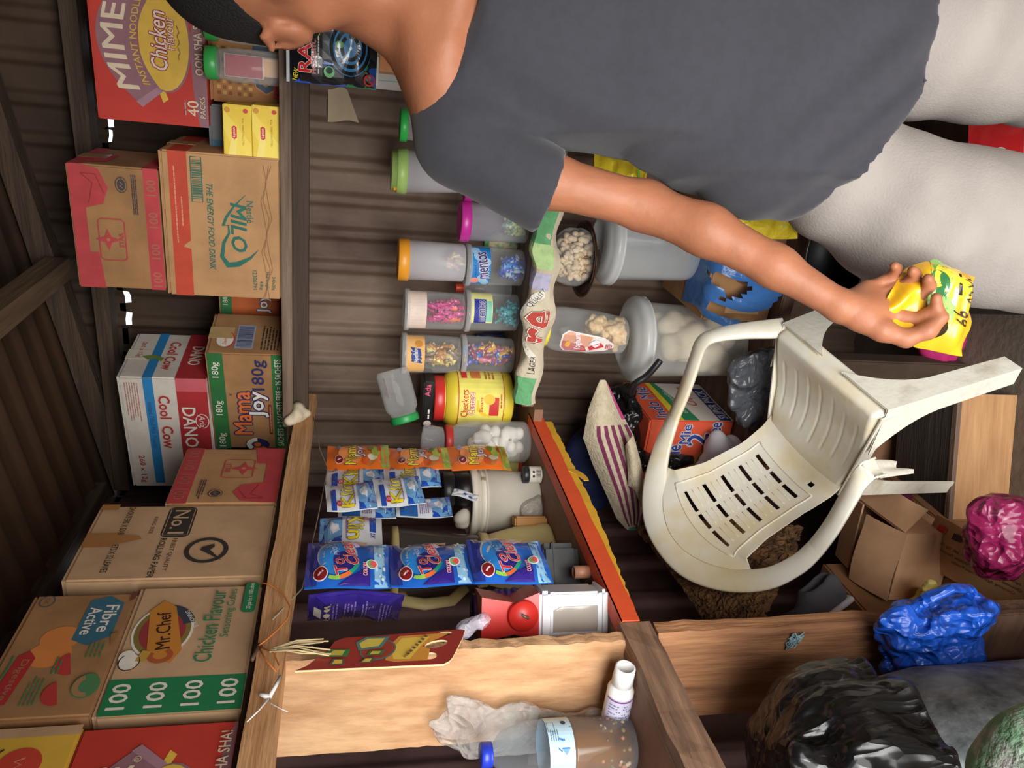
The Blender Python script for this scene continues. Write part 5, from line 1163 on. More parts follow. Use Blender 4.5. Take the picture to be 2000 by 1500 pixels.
ORT = P((212,120,52), .6); nail = Vector((-.834, a.y-.004, a.z)); g = G(); lp = [PX(x, y, -.832) for x, y in ((520,1250),(540,1232),(562,1208),(567,1185),(552,1158),(528,1142),(512,1138))]; g.tube([nail]+lp, .0012, ORT, 5); g.tube([nail, PX(520,1290,-.832), PX(540,1312,-.832), PX(546,1300,-.832), PX(534,1275,-.832), nail], .0012, ORT, 5); g.obj('orange_twine', None, None, 'loop of thin orange twine under the shelf rail', 'string')
WS = P((230,226,218), .7); g = G(); k0 = PX(526, 1362, -.836); g.tube([PX(548,1320,-.834), PX(538,1340,-.832), k0], [.002,.0028,.003], WS, 6); g.tube([PX(545,1328,-.832), PX(536,1345,-.834), k0], .002, WS, 6); g.tube([k0, PX(505,1388,-.834), PX(482,1410,-.834)], [.002,.0012,.0009], WS, 6); g.tube([k0, PX(530,1375,-.832), PX(548,1384,-.832), PX(562,1390,-.832)], .0008, WS, 5); g.tube([k0, PX(508,1356,-.834)], [.004,.003], WS, 6)
g.obj('white_knot', None, None, 'white strip of cloth knotted under the shelf rail above the pale plank', 'knot')
s = Soft((-.05,-.05,-.05),(.05,.05,.05),.003); p = PX(585, 812, -.84)
s.chain([(-.028,0,.014),(-.02,-.012,.0),(0,-.018,-.004),(.016,-.012,-.008),(.024,0,-.016)],[.010,.012,.013,.011,.006],.006).chain([(-.022,.0,.004),(0,-.008,-.016),(.022,.004,-.02)],[.008,.012,.006],.006).wrinkle(.002, 150, 4); g = G(); s.put(g, P((206,192,164), .85)); g.obj('rag_knot', None, at((-.838, 1.665, p.z+.006), SIDE), 'twisted pale rag knotted round the end of the shelf rail', 'knot')

# ================================================================== NEAR END OF THE SIDE SHELF
c, r, h, yw = stand(1256, 1394, 1508, ZS, 946); Mb = at((c.x, c.y, ZS+.006), yw)
t = thing('water_bottle', 'big plastic bottle of brown herbal brew with a blue cap and pale blue label', 'bottle', Mb)
BP = CLEAR((236,240,242), .07, .05, (206,212,218), .40)
g = G(); g.lathe([(0,.006),(r*.5,.002),(r*.86,0),(r*.97,.010),(r,.025),(r*.96,h*.22),(r*1.0,h*.40),(r*.97,h*.42),(r*.97,h*.58),(r*1.0,h*.60),(r*.97,h*.72),(r*.72,h*.86),(r*.36,h*.915),(r*.30,h*.92),(r*.30,h*.955)], BP, 40); g.obj('body', t)
g = G(); g.lathe([(0,.008),(r*.5,.005),(r*.80,.004),(r*.88,.014),(r*.90,.028),(r*.885,h*.22),(r*.95,h*.40),(r*.95,h*.42),(0,h*.422)], P((132,82,22), .12, .2, 12, c2=(86,52,14)), 40); g.obj('brew', t, label='murky brown liquid')
g = G(); f = Face(g, cylmap(r*1.0, r*1.0, h*.425, h*.16, -pi/2)); rr = r; lh = h*.165
f.rect(-pi*r, 0, pi*r, lh, P((176,214,234), .3), 40, 1); f.rect(-r*.2, 0, pi*r*.9, lh, P((190,222,238), .3), 24, 1)
db = P((40,120,190), .3); f.poly([(-.2*r, lh*.35), (.0, lh*.20), (.45*r, .05*lh), (.75*r,.02*lh), (.72*r,.10*lh), (.3*r, lh*.40), (.0, lh*.52)], db); f.poly([(-.1*r,lh*.52),(.3*r,lh*.42),(.35*r,lh*.62),(.0,lh*.66)], db); f.bars(.25*r, lh*.60, .75*r, lh*.95, 4, ink((110,130,150)), .4); f.disc(.92*r, lh*.30, .004, .004, ink((40,60,80)))
f.line([(.55*r,lh*.70),(.95*r,lh*.70),(.95*r,lh*.96),(.55*r,lh*.96),(.55*r,lh*.70)], .0008, ink((80,110,150))); g.obj('label', t, label='pale blue paper label')
g = G(); cb = P((36,60,190), .35, .05); g.lathe([(r*.36,h*.925),(r*.40,h*.926),(r*.40,h*.935),(r*.39,h*.937),(r*.41,h*.94),(r*.41,h*.993),(r*.37,h),(0,h)], cb, 48, rad=lambda a, z: 1+.012*(int(a*48/6.2832+.5) % 2)); g.obj('cap', t, label='blue screw cap')
rnd = random.Random(5); g = G()
for i in range(90):
    a = rnd.uniform(0, 6.28); q = r*.865; z = .014+.045*rnd.random()**1.6; s_ = rnd.uniform(.003, .0045); col = rnd.choice(((206,130,80),(226,190,150),(150,120,60),(180,150,90),(120,96,40)))
    g.lathe([(0,-s_),(s_*.8,-s_*.5),(s_,0),(s_*.8,s_*.5),(0,s_)], P(col, .5), 8, Matrix.Translation((q*cos(a), q*sin(a), z)))
tag(g.obj('herb_pieces', None, Mb), 'pale roots and bark pieces settled in the brown brew', 'herbs', kind='stuff')
# white medicine bottle lying on its side
a = PY(1172, 1306, .845); b = PY(1172, 1404, .845); Lb = (a-b).length; rb = .021; x = Vector((a.x-b.x, 0, 0)).normalized()
Mw = frame(Vector((b.x, .845, ZS+.0225)), Vector((0,1,0)), Vector((0,0,1)), Vector((1,0,0)))
t = thing('medicine_bottle', 'white plastic medicine bottle lying at the foot of the pale plank', 'bottle', Mw)
def wl(g):
    f = Face(g, cylmap(rb*1.01, rb*1.01, Lb*.05, Lb*.5, pi+.15)); L5 = Lb*.48; f.rect(-rb*1.5, 0, rb*1.5, L5, P((206,204,226), .4), 16, 1); f.rect(-rb*1.5, 0, rb*1.5, L5*.06, P((180,50,60), .4), 16, 1); f.rect(-rb*1.5, L5*.92, rb*1.5, L5*.97, P((130,70,140), .4), 16, 1); f.bars(-rb*1.2, L5*.12, rb*1.2, L5*.85, 7, ink((120,116,160)), .4)
g = G(); g.lathe([(0,0),(rb*.9,0),(rb,.003),(rb,Lb*.58),(rb*.8,Lb*.66),(rb*.62,Lb*.68)], WHITE, 32); wl(g); g.obj('body', t)
g = G(); g.lathe([(rb*.6,Lb*.68),(rb*.78,Lb*.69),(rb*.75,Lb*.985),(rb*.66,Lb),(rb*.60,Lb),(rb*.58,Lb*.99),(0,Lb*.99)], P((240,240,238), .4, .02), 48, rad=lambda a, z: 1+.02*(int(a*48/6.2832+.5) % 2)); g.obj('cap', t)
# clear bag against the plank
s = Soft((-.09,-.045,0),(.10,.045,.36),.006); s.ell((-.02,0,.05),(.035,.03,.06)).ell((-.02,0,.16),(.045,.026,.08),.04).ell((.0,0,.24),(.05,.022,.07),.04).cone((.03,0,.27),(.07,0,.30),.02,.004,.02).cone((0,0,.27),(.02,0,.325),.02,.004,.02).wrinkle(.008, 60, 12); s.half((0,0,.001),(0,0,-1)); g = G(); p = PY(1100, 1440, .85); s.put(g, BAG((222,218,212), .15, 14, .8, .4, clear=.22))
zt = PY(850, 1425, .85).z-ZS; g.obj('clear_bag', None, Matrix.Translation((-.985, .870, ZS+.001)) @ Matrix.Diagonal((.95, .45, zt/.325, 1)), 'big crumpled clear plastic bag leaning on the pale plank behind the brew bottle', 'bag')

# ------------------------------------------------------------------ bottom corner: drum, bags
DR = P((150,156,158), .65, 0, 9, .25, 40, c2=(62,66,68), vmin=.38, vmax=.62)
cx, cy, rd_, zt = -.955, .655, .19, .775
t = thing('drum', 'mottled grey drum under the black plastic bag', 'drum', at((cx, cy, 0.001)))
g = G(); g.lathe([(0,0),(rd_*.9,0),(rd_*.96,.02),(rd_,.10),(rd_*1.02,.12),(rd_,.14),(rd_,.40),(rd_*1.02,.42),(rd_,.44),(rd_*.99,zt-.12),(rd_*.93,zt-.05),(rd_*.82,zt-.01),(rd_*.78,zt)], DR, 56); g.obj('body', t); g = G(); g.lathe([(rd_*.80,zt-.012),(rd_*.83,zt-.006),(rd_*.84,zt+.004),(rd_*.78,zt+.006)], P((180,160,120), .6, .2), 56); g.obj('rim', t, label='pale worn rim')
s = Soft((-.25,-.23,-.12),(.25,.23,.23),.008); s.ell((.0,0,.055),(.200,.180,.105)).ell((.07,0,.10),(.13,.13,.085),.06).cone((.12,-.03,.135),(.175,-.03,.195),.035,.010,.03).cone((.10,-.1,.13),(.14,-.13,.165),.03,.008,.03).ell((.02,0,-.02),(.205,.20,.06),.05).wrinkle(.007, 34, 21, dirs=(1.6,1.6,.3)).wrinkle(.0025, 110, 4, dirs=(1.4,1.4,.4)); s.half((0,0,.003),(0,0,-1)); g = G(); s.put(g, BAG((18,18,19), .30, 12, .55, .3, stretch=(1.5,1.5,.35))); g.obj('black_bag', None, at((cx, cy-.005, zt+.006)), 'big stretched black plastic bag bulging on top of the grey drum', 'bag')
CRW = WOOD((96,66,48), (62,42,32), 0); t = thing('crate', 'low dark wooden crate end under the blue plastic bag', 'crate', at((-1.045, .852, 0.001)))
for z0 in (.0, .164, .328):
    g = G(); g.box(0, .262, 0, .014, z0, z0+.155, CRW, bev=.002); g.obj('board', t)
g = G(); g.box(0, .262, .0, .042, .484, .496, CRW, bev=.002); g.obj('top_board', t)
for x in (.0, .23):
    g = G(); g.box(x, x+.03, .0145, .04, .0, .4835, CRW, bev=.002); g.obj('batten', t)
s = Soft((-.14,-.07,0),(.17,.07,.25),.0042); s.ell((-.03,0,.09),(.075,.036,.075)).ell((.05,0,.055),(.065,.036,.05),.02).ell((.035,0,.145),(.045,.032,.055),.02).ell((-.03,0,.035),(.085,.04,.04),.02).wrinkle(.013, 70, 31).wrinkle(.005, 160, 5)
s.half((0,0,.001),(0,0,-1)); g = G(); BLU = BAG((26,86,196), .28, 17, .75); s.put(g, BLU); g.tube([(.08,.0,.17),(.115,-.01,.14),(.135,-.012,.10),(.13,-.01,.05),(.11,0,.03)], [.014,.013,.012,.012,.014], BLU, 8, flat=.5)
g.obj('blue_bag', None, at((-.835, .843, .498), radians(10)) @ Matrix.Diagonal((.84, .90, .86, 1)), 'crumpled bright blue plastic bag with a loop handle beside the grey drum', 'bag')
p = PY(2022, 1425, .44); zt = PY(1962, 1425, .42).z-.03
s = Soft((-.10,-.09,0),(.10,.09,zt+.04),.009); s.box((0,0,zt/2),(.062,.05,zt/2),.04).wrinkle(.003, 40, 4); s.half((0,0,.001),(0,0,-1)); g = G(); s.put(g, P((120,160,124), .8, 0, 26, .5, 120, c2=(206,206,200)))
g.obj('mesh_sack', None, at((p.x-.045, .43, 0)), 'tall green and white woven sack in front of the grey drum', 'sack')
g = G(); gp = PX(1545, 1250, -.8); p = PY(1550, 1250, .897); rnd = random.Random(6); TQ = P((150,184,196), .8)
for i in range(9): g.tube([p+Vector((rnd.uniform(-.02,.02), -.001-.004*rnd.random(), rnd.uniform(-.014,.014))) for _ in range(5)], .0011, TQ, 5)
g.obj('thread_tuft', None, None, 'tuft of pale blue thread caught on the reddish plank', 'thread')
# ================================================================== THE CHAIR
IVORY = P((242,238,222), .34, 0, 5, .06, 60, c2=(232,212,168), vmin=.44, vmax=.70, coat=.15)
IVD = P((240,236,220), .42, 0, 7, .12, 50, c2=(176,160,128), vmin=.53, vmax=.80, stretch=(.6,1,1))
def holed(us, vs, fn, keep, t, m, g, smooth=True):
    nu, nv = len(us), len(vs); F = [[], []]; e = 1e-3
    for v in vs:
        for u in us:
            p = Vector(fn(u, v)); a = Vector(fn(u+e, v))-Vector(fn(u-e, v)); b = Vector(fn(u, v+e))-Vector(fn(u, v-e)); n = a.cross(b); n = n.normalized() if n.length > 1e-12 else Vector((0,0,1))
            F[0].append(p+n*t/2); F[1].append(p-n*t/2)
    K = [[keep((us[i]+us[i+1])/2, (vs[j]+vs[j+1])/2) for i in range(nu-1)] for j in range(nv-1)]
    q = [(j*nu+i, j*nu+i+1, (j+1)*nu+i+1, (j+1)*nu+i) for j in range(nv-1) for i in range(nu-1) if K[j][i]]
    g.add(F[0], q, m, smooth); g.add(F[1], [k[::-1] for k in q], m, smooth)
    al = F[0]+F[1]; o = nu*nv; w = []
    for j in range(nv-1):
        for i in range(nu-1):
            if not K[j][i]: continue
            for (a, b, di, dj) in (((i, j), (i+1, j), 0, -1), ((i+1, j), (i+1, j+1), 1, 0), ((i+1, j+1), (i, j+1), 0, 1), ((i, j+1), (i, j), -1, 0)):
                ii, jj = i+di, j+dj
                if not (0 <= ii < nu-1 and 0 <= jj < nv-1 and K[jj][ii]):
                    A, B = a[1]*nu+a[0], b[1]*nu+b[0]; w.append((B, A, o+A, o+B))
    g.add(al, w, m)
def lerp(a, b, t): return a+(b-a)*t
def pw(x, tab):
    for (x0, y0), (x1, y1) in zip(tab, tab[1:]):
        if x <= x1: return y0+(y1-y0)*max(0, min(1, (x-x0)/(x1-x0)))
    return tab[-1][1]
def sm(x, a, b): t = max(0, min(1, (x-a)/(b-a))); return t*t*(3-2*t)
CS = .78
MC_ = Matrix.Translation((-.63356, 1.43533, .24053)) @ Matrix.Rotation(-.254826, 4, 'Z') @ Matrix.Rotation(-.128754, 4, 'Y') @ Matrix.Rotation(.255227, 4, 'X') @ Matrix.Scale(CS, 4)
chair = thing('plastic_chair', 'broken ivory plastic garden armchair dumped tilted on the heap', 'chair', MC_)
# seat pan with grooves
def seat(u, v):
    x = lerp(-.125, .232, u); hw = pw(x, [(-.125,.150),(-.05,.168),(.10,.190),(.232,.200)]); s = 2*v-1; y = s*hw
    z = .398+.034*sm(x, .0, .2)-.014*(1-s*s)*sm(x, -.12, 0)*(1-sm(x, .1, .2))
    for k in range(-3, 4):
        yy = k*.042; d = abs(y-yy*(1+.25*u))
        if d < .006 and -.07+abs(k)*.012 < x < .15-.008*abs(k): z -= .0022*(1-d/.006)
    z -= .055*sm(x, .190, .232)**1.6+.02*sm(abs(s), .92, 1.0)
    return (x-.012*sm(x, .2, .232), y, z)
g = G(); g.sheet(seat, 60, 97, .004, IVORY, IVD, M=None); g.obj('seat', chair)
# back panel with slots
def back(u, v):   # u across -1..1, v up 0..1
    z = lerp(.392, .800, v); hw = pw(v, [(0,.158),(.25,.150),(.55,.158),(.78,.185),(1,.215)]); y = u*hw
    xc = pw(v, [(0,-.112),(.06,-.148),(.2,-.185),(.5,-.240),(1,-.325)]); x = xc+1.35*y*y*(.55+.5*v)
    if v > .75: z -= .10*u*u*(v-.75)/.25
    return (x, y, z)
us = [-1,-.9,-.8,-.66,-.62,-.5,-.36,-.22,-.16,-.05,.05,.16,.22,.36,.5,.62,.66,.8,.9,1]
us = sorted(set([round(a, 3) for a in us])); vs = [0,.02,.045,.07,.1]
rows = [.20,.34,.48,.62,.76]
for c in rows: vs += [c-.05, c-.013, c+.013, c+.05]
vs += [.9,.95,1]; vs = sorted(vs)
def keep(u, v):
    for c in rows:
        if abs(v-c) < .013 and (abs(u) < .16 or .22 < abs(u) < .62): return False
    return not (abs(v-.085) < .02 and -.62 < u < -.5)
g = G(); holed(us, vs, back, keep, .004, IVORY, g); bkr = g.obj('backrest', chair)
g = G()
for u in (-.78, .78): g.tube([Vector(back(u, v))+Vector((.003, 0, 0)) for v in [.14+.7*i/14 for i in range(15)]], .0028, IVORY, 6)
for v in (.14, .84): g.tube([Vector(back(-.78+1.56*i/14, v))+Vector((.003, 0, 0)) for i in range(15)], .0028, IVORY, 6)
for c in [.27,.41,.55,.69]:
    for sgn in (-1, 1):
        for a, b in ((-.15,.15), (.24,.6), (-.6,-.24)): g.tube([Vector(back(a+(b-a)*i/4, c+sgn*.022))+Vector((.002,0,0)) for i in range(5)], .0015, IVORY, 5)
g.obj('rib_moulding', bkr)
# arms and top rim: one broad band swept round, broken off on the near side
def band(path, wid, wd, th, m, m2=None, lip=.012):
    g = G(); n = len(path); V = []
    for i in range(n):
        p = Vector(path[i]); d = (Vector(path[min(i+1, n-1)])-Vector(path[max(i-1, 0)])).normalized(); w = Vector(wd[i]); w = (w-d*w.dot(d)).normalized(); nn = d.cross(w)
        if nn.z < -.05 or (abs(nn.z) <= .05 and nn.x < 0): nn = -nn
        h = wid[i]/2; sec = [(-h, -lip), (-h, -.004), (-h*.86, .001), (0, .003), (h*.86, .001), (h, -.004), (h, -lip), (h-.005, -lip), (h-.005, -.006), (0, -.003), (-h+.005, -.006), (-h+.005, -lip)]
        V.append([p+w*a+nn*b for a, b in sec])
    k = 12; v = [q for r_ in V for q in r_]
    f = [(i*k+j, i*k+(j+1) % k, (i+1)*k+(j+1) % k, (i+1)*k+j) for i in range(n-1) for j in range(k)]
    g.add(v, f, m, True); g.add(V[0]+V[-1], [tuple(range(k))[::-1], tuple(range(k, 2*k))], m)
    return g
def smooth_path(P_, n):
    out = []
    P_ = [np.array(p, float) for p in P_]; Q = [P_[0]]+P_+[P_[-1]]
    for i in range(1, len(Q)-2):
        for k in range(n):
            t = k/n; a, b, c, d = Q[i-1], Q[i], Q[i+1], Q[i+2]
            out.append(.5*((2*b)+(-a+c)*t+(2*a-5*b+4*c-d)*t*t+(-a+3*b-3*c+d)*t**3))
    out.append(P_[-1]); return [tuple(float(q) for q in p) for p in out]
rimh = [(-.130,.300,.655,.056,(0,-1,.25)), (-.225,.262,.705,.062,(.25,-.9,-.3)), (-.298,.175,.770,.072,(.4,-.4,-.85)), (-.332,.07,.812,.076,(.4,-.1,-.95))]
def build_band(pts, nsub, nm, par, lab=None):
    path = smooth_path([p[:3] for p in pts], nsub); wid = [float(q[0]) for q in smooth_path([(p[3], 0, 0) for p in pts], nsub)]; wd = smooth_path([p[4] for p in pts], nsub)
    return band(path, wid, wd, .006, IVORY).obj(nm, par, label=lab)
top = rimh+[(-.332,-.07,.812,.076,(.4,.1,-.95)), (-.302,-.175,.766,.070,(.4,.4,-.85)), (-.240,-.256,.700,.060,(.25,.9,-.3)), (-.165,-.292,.643,.052,(0,1,.1)), (-.10,-.301,.612,.048,(0,1,0))]
build_band(top, 8, 'top_rail', chair)
arm = lambda s: [(-.130, s*.300, .655, .056, (0,-s,.25)), (-.03, s*.304, .630, .050, (0,-s,.1)), (.08, s*.302, .617, .046, (0,-s,0)), (.135, s*.298, .613, .046, (0,-s,0)), (.168, s*.288, .598, .046, (0,-s,0)), (.184, s*.272, .560, .046, (-.25,-s,0))]
build_band(arm(1)+[(.196, .246, .50, .050, (-.5,-1,0)), (.206, .215, .435, .058, (-.6,-1,0)), (.210, .203, .40, .060, (-.6,-1,0))], 6, 'armrest', chair)
br = build_band([(-.10, -.301, .612, .048, (0,1,0)), (-.023, -.305, .593, .046, (0,1,0)), (.09, -.310, .584, .046, (0,1,0)), (.135, -.308, .572, .046, (0,1,0)), (.152, -.303, .545, .048, (.3,1,0)), (.146, -.297, .50, .050, (.45,1,0))], 6, 'armrest', chair, 'snapped armrest hanging free at its front')
g = G(); g.sheet(lambda u, w: (.132+.020*u-.060*w, -.318+.044*u+.020*w, .503-.150*w*(1-.32*u+.1*sin(u*9))), 7, 6, .004, IVD); g.obj('torn_stub', br, label='torn dirty stub under the snapped armrest')
# legs: angle sections, flaring into an apron at the top
def leg(sx, sy, tipz, wtop, wbot, top, foot, nm='leg'):
    g = G(); n = 14; V = []
    for i in range(n+1):
        t = i/n; c = Vector(top).lerp(Vector(foot), t); k = wbot+(wtop-wbot)*max(0, 1-t*2.1)**2.2+.012*(1-t)
        ky = k*1.05; kx = k
        V.append([c, c+Vector((0, -sy*ky, 0)), c+Vector((-sx*.004, -sy*ky, 0)), c+Vector((-sx*.004, -sy*.004, 0)), c+Vector((-sx*kx, -sy*.004, 0)), c+Vector((-sx*kx, 0, 0))])
        if V[-1][0].z < tipz: break
    k = 6; v = [q for r_ in V for q in r_]; m = len(V)
    g.add(v, [(i*k+j, i*k+(j+1) % k, (i+1)*k+(j+1) % k, (i+1)*k+j) for i in range(m-1) for j in range(k)], IVD); g.add(V[-1], [(0,1,2,3), (0,3,4,5)], IVD)
    return g.obj(nm, chair)
leg(1, -1, -1, .145, .052, (.226,-.203,.410), (.262,-.232,.0)); leg(1, 1, -1, .145, .052, (.226,.203,.410), (.250,.232,.05)); leg(-1, 1, -1, .10, .045, (-.135,.160,.395), (-.24,.215,.04)); leg(-1, -1, -1, .10, .045, (-.135,-.160,.395), (-.235,-.212,-.02))
for s_ in (-1, 1):
    g = G(); g.sheet(lambda u, w: (lerp(-.13, .20, u), s_*(pw(lerp(-.13, .2, u), [(-.13,.155),(.2,.200)])+.004), .398+.025*u-w*(.045+.03*abs(2*u-1)**2)), 12, 3, .004, IVD)
    g.obj('apron', chair)

# ================================================================== BENCH AND HEAP
BW = WOOD((112,84,70), (78,56,46), 0)
t = thing('bench', 'low brown plank bench with the carton and clear tubs on it, under the jar shelf', 'bench', at((0, 1.625, 0)))
ZK = .531
g = G(); g.box(-1.2, .75, 0, .36, ZK-.035, ZK-.001, BW, bev=.003); g.obj('plank', t)
for x in (-1.0, .0, .6):
    g = G(); g.box(x, x+.05, .06, .11, .0, ZK-.036, BW, bev=.003); g.obj('leg', t)
# tubs
def tub(name, label, px0, px1, y0, y1, pt, Y, z, body, lidm, dome, group=None):
    m = (y0+y1)/2; c, r = span((px0+px1)/2, y0, y1, Y); z1 = PY(pt, m, Y).z; h = z1-z
    t = thing(name, label, 'tub', at((c.x, Y, z)), group); R = r*.96
    g = G(); g.lathe([(0,.003),(R*.74,0),(R*.80,.006),(R*.82,.02),(R*.90,h*.84),(R*.94,h*.86),(R*.94,h*.9)], body, 48, rad=lambda a, zz: 1+.008*cos(8*a)); g.obj('body', t)
    g = G(); g.lathe([(R*.95,h*.84),(R*1.02,h*.845),(R*1.03,h*.90),(R*.99,h*.925),(R*.90,h*.935),(R*.80,h*.955),(R*.55,h*1.0),(R*.52,h*.985),(0,h*.985)], lidm, 48); g.tube([(R*1.0*cos(a), R*1.0*sin(a), h*.845) for a in [2*pi*i/40 for i in range(41)]], .004, lidm, 6); g.obj('lid', t, label='milky dished lid'); 
    return c, R, h
MK = CLEAR(fac=.40, rough=.15, body=(238,240,240), edge=.4)
cBk, RB_, HB_ = tub('tub', 'big milky tub of pale bundles with a yoghurt jar standing on its lid', 1235, 1290, 578, 748, 1213, 1.80, ZK+.001, CLEAR(fac=.26, rough=.25, body=(236,236,230), edge=.35), MK, 1)
s = Soft((-.13,-.13,0),(.13,.13,.30),.008); rnd = random.Random(9)
for i in range(46): a = rnd.uniform(0, 6.28); q = (RB_*.80-.03)*sqrt(rnd.random()); s.ell((q*cos(a), q*sin(a), rnd.uniform(.03, HB_*.66)), (rnd.uniform(.024,.034),.024,.028), .004)
s.wrinkle(.0025, 60, 4); g = G(); s.put(g, P((228,212,180), .7, .14, 18)); g.obj('pale_bundle', None, at((cBk.x, 1.80, ZK+.004)), 'cream bundles heaped inside the milky tub', 'bundles', kind='stuff')
zb2 = PY(1440, 480, 1.8).z
W, H, D = .30, .175, .27; c = Carton(W, H, D, KRAFT2); f = c.face(); f.rect(.02, .03, .05, .12, P((214,170,120), .7)); f.text('O', .12, .09, .05, P((120,80,50), .8)); c.done('carton', 'kraft carton draped in torn blue plastic under the clear tub', at((-.555, 1.665, ZK+.001)), tape=False)
zc = ZK+H+.006
cA2, RA2, HA2 = tub('tub', 'big clear tub behind the bare arm with a brown plate on its lid', 1200, 1290, 398, 560, 1165, 1.80, zc, CLEAR(fac=.24, rough=.12, body=(236,242,244), edge=.45), MK, 1)
# torn blue plastic over the carton
BLT = CLEAR((120,170,230), .72, .25, (74,130,200), .2, .4)
def drape(u, w):
    x = lerp(-.545, -.27, u); s_ = w
    if s_ < .4: y = 1.78-(.135)*s_/.4; z = zc+.002+.006*abs(sin(u*19))*(s_/.4)
    else: k = (s_-.4)/.6; y = 1.645-.022*sin(k*3)-.010*abs(sin(u*17+k*3)); z = zc-k*(.155+.03*sin(u*8))+.006*sin(u*23)
    return (x+.012*sin(w*7), y, z)
us_ = [i/26 for i in range(27)]; vs_ = [i/20 for i in range(21)]
g = G(); holed(us_, vs_, drape, lambda u, v: not (.20 < u < .42 and .42+.1*sin(u*30) < v < .62+.12*sin(u*22)) and not (u < .14 and v > .55+.2*sin(u*40)) and v < .93+.06*sin(u*31), .0012, BLT, g); g.obj('blue_wrap', None, None, 'torn translucent blue plastic draped over the kraft carton', 'wrap')
# brown plate with a bag of groundnuts
zp = zc+HA2*.985+.001; BRP = CLEAR((150,110,80), .55, .12, (74,50,36), .3); Mp = at((cA2.x-.012, 1.80, zp+.003))
c_, rp = span(1160, 432, 580, 1.80); rp *= 1.0
t = thing('plate', 'smoky brown plate tilted on the lid of the clear tub', 'plate', at((c_.x, 1.795, zp+.004), 0, radians(4))); g = G(); g.lathe([(0,0),(rp*.42,0),(rp*.50,.004),(rp*.86,.028),(rp*1.0,.030),(rp*1.0,.0325),(rp*.86,.031),(rp*.49,.007),(0,.004)], BRP, 48); g.obj('dish', t)
s = Soft((-.07,-.05,0),(.07,.05,.13),.0045); rnd = random.Random(12); PN = P((222,198,164), .6, .25, 30)
pts_ = []
for i in range(120):
    for _ in range(40):
        x, y, z = rnd.uniform(-.055,.055), rnd.uniform(-.038,.038), rnd.uniform(.008,.10)
        if (x/.056)**2+(y/.038)**2+((z-.045)/.055)**2 < 1: break
    pts_.append((x, y, z))
g = G()
for x, y, z in pts_:
    R = Matrix.Translation((x, y, z)) @ Matrix.Rotation(rnd.uniform(0, 6), 4, 'Z') @ Matrix.Rotation(rnd.uniform(0, 3), 4, 'X'); g.lathe([(0,-.0155),(.007,-.011),(.0084,-.005),(.0066,0),(.0086,.006),(.007,.0115),(0,.0155)], PN, 8, R)
Mn = at((c_.x+.004, 1.785, zp+.010)); g.obj('groundnut', None, Mn, 'groundnuts in their shells filling the tied clear bag', 'nuts', kind='stuff')
s.ell((0,0,.050),(.070,.052,.064)).cone((.0,0,.09),(.006,0,.125),.022,.008,.02).wrinkle(.0035, 95, 4); g = G(); s.put(g, CLEAR(fac=.10, rough=.08, edge=.45)); g.obj('nut_bag', None, Mn, 'tied clear bag of groundnuts on the smoky brown plate', 'bag')
# yoghurt jar of popcorn on the tub lid
zl2 = ZK+.001+HB_*1.0+.002; ba = PY(1214, 655, 1.76); ta = PY(1050, 638, 1.76); d = (ta-ba).normalized(); ba.z = zl2+.010; hj = (ta-ba).length*1.0; x = d.cross(Vector((0,1,0))).normalized(); y = d.cross(x); cj, rj = span(1110, 590, 690, 1.76); rj *= .86
if y.y < 0: x, y = -x, -y
Mj2 = frame(ba, x, y, d)
t = thing('jar', 'leaning clear jar of caramel popcorn with a yellow lid and a pink yoghurt label', 'jar', Mj2)
sx = 1 if frame((0,0,0), x, y, d).to_3x3() @ Vector((1,0,0)) @ HR > 0 else -1
def artY(g):
    f = Face(g, cylmap(rj*1.005, rj*1.005, hj*.06, hj*.8, -pi/2-.2)); r_ = rj; L = hj*.8
    f.poly([(-.62*r_, L*.48),(-.66*r_, L*.82),(-.3*r_,L*.9),(.3*r_,L*.9),(.5*r_,L*.82),(.34*r_,L*.30),(.1*r_,L*.16),(-.1*r_,L*.14),(-.35*r_,L*.25)], ink((236,226,220))); f.poly([(-.56*r_, L*.50),(-.6*r_, L*.80),(-.3*r_,L*.87),(.3*r_,L*.87),(.45*r_,L*.80),(.3*r_,L*.46)], ink((222,150,110))); f.poly([(-.56*r_,L*.66),(-.6*r_,L*.80),(-.3*r_,L*.87),(.0,L*.87),(-.2*r_,L*.55),(-.5*r_,L*.5)], ink((206,56,60)))
    f.text('Yoghurt', .0, L*.66, L*.11, ink((244,226,236)), w=r_*.85, rot=12, bold=.05, shear=.2); f.disc(-.15*r_, L*.80, .009, .007, ink((230,170,60))); f.poly([(-.2*r_,L*.40),(.0,L*.50),(.2*r_,L*.42),(.1*r_,L*.30)], ink((232,230,236))); f.poly([(-.4*r_,L*.46),(-.2*r_,L*.5),(.1*r_,L*.34),(-.1*r_,L*.28)], ink((206,60,64))); f.bars(-.2*r_, L*.17, .1*r_, L*.27, 4, ink((206,100,110)))
g = G(); g.lathe([(0,.002),(rj*.75,0),(rj*.85,.005),(rj*.88,hj*.10),(rj,hj*.35),(rj*1.03,hj*.70),(rj*.98,hj*.82),(rj*.80,hj*.90),(rj*.76,hj*.93)], CLEAR(fac=.12, rough=.06, edge=.5), 40); artY(g); g.obj('body', t)
g = G(); g.lathe([(rj*.82,hj*.90),(rj*.86,hj*.905),(rj*.86,hj*.985),(rj*.80,hj),(0,hj)], YL, 48, rad=lambda a, z: 1+.012*(int(a*48/6.2832+.5) % 2)); g.obj('lid', t, label='yellow ribbed lid')
s = Soft((-.05,-.05,0),(.05,.05,.13),.004); rnd = random.Random(4)
for i in range(70): a = rnd.uniform(0, 6.28); q = (rj*.86-.012)*sqrt(rnd.uniform(.2,1)); s.ell((q*cos(a), q*sin(a), rnd.uniform(.012, hj*.45)), (.0105,.010,.0095), .002)
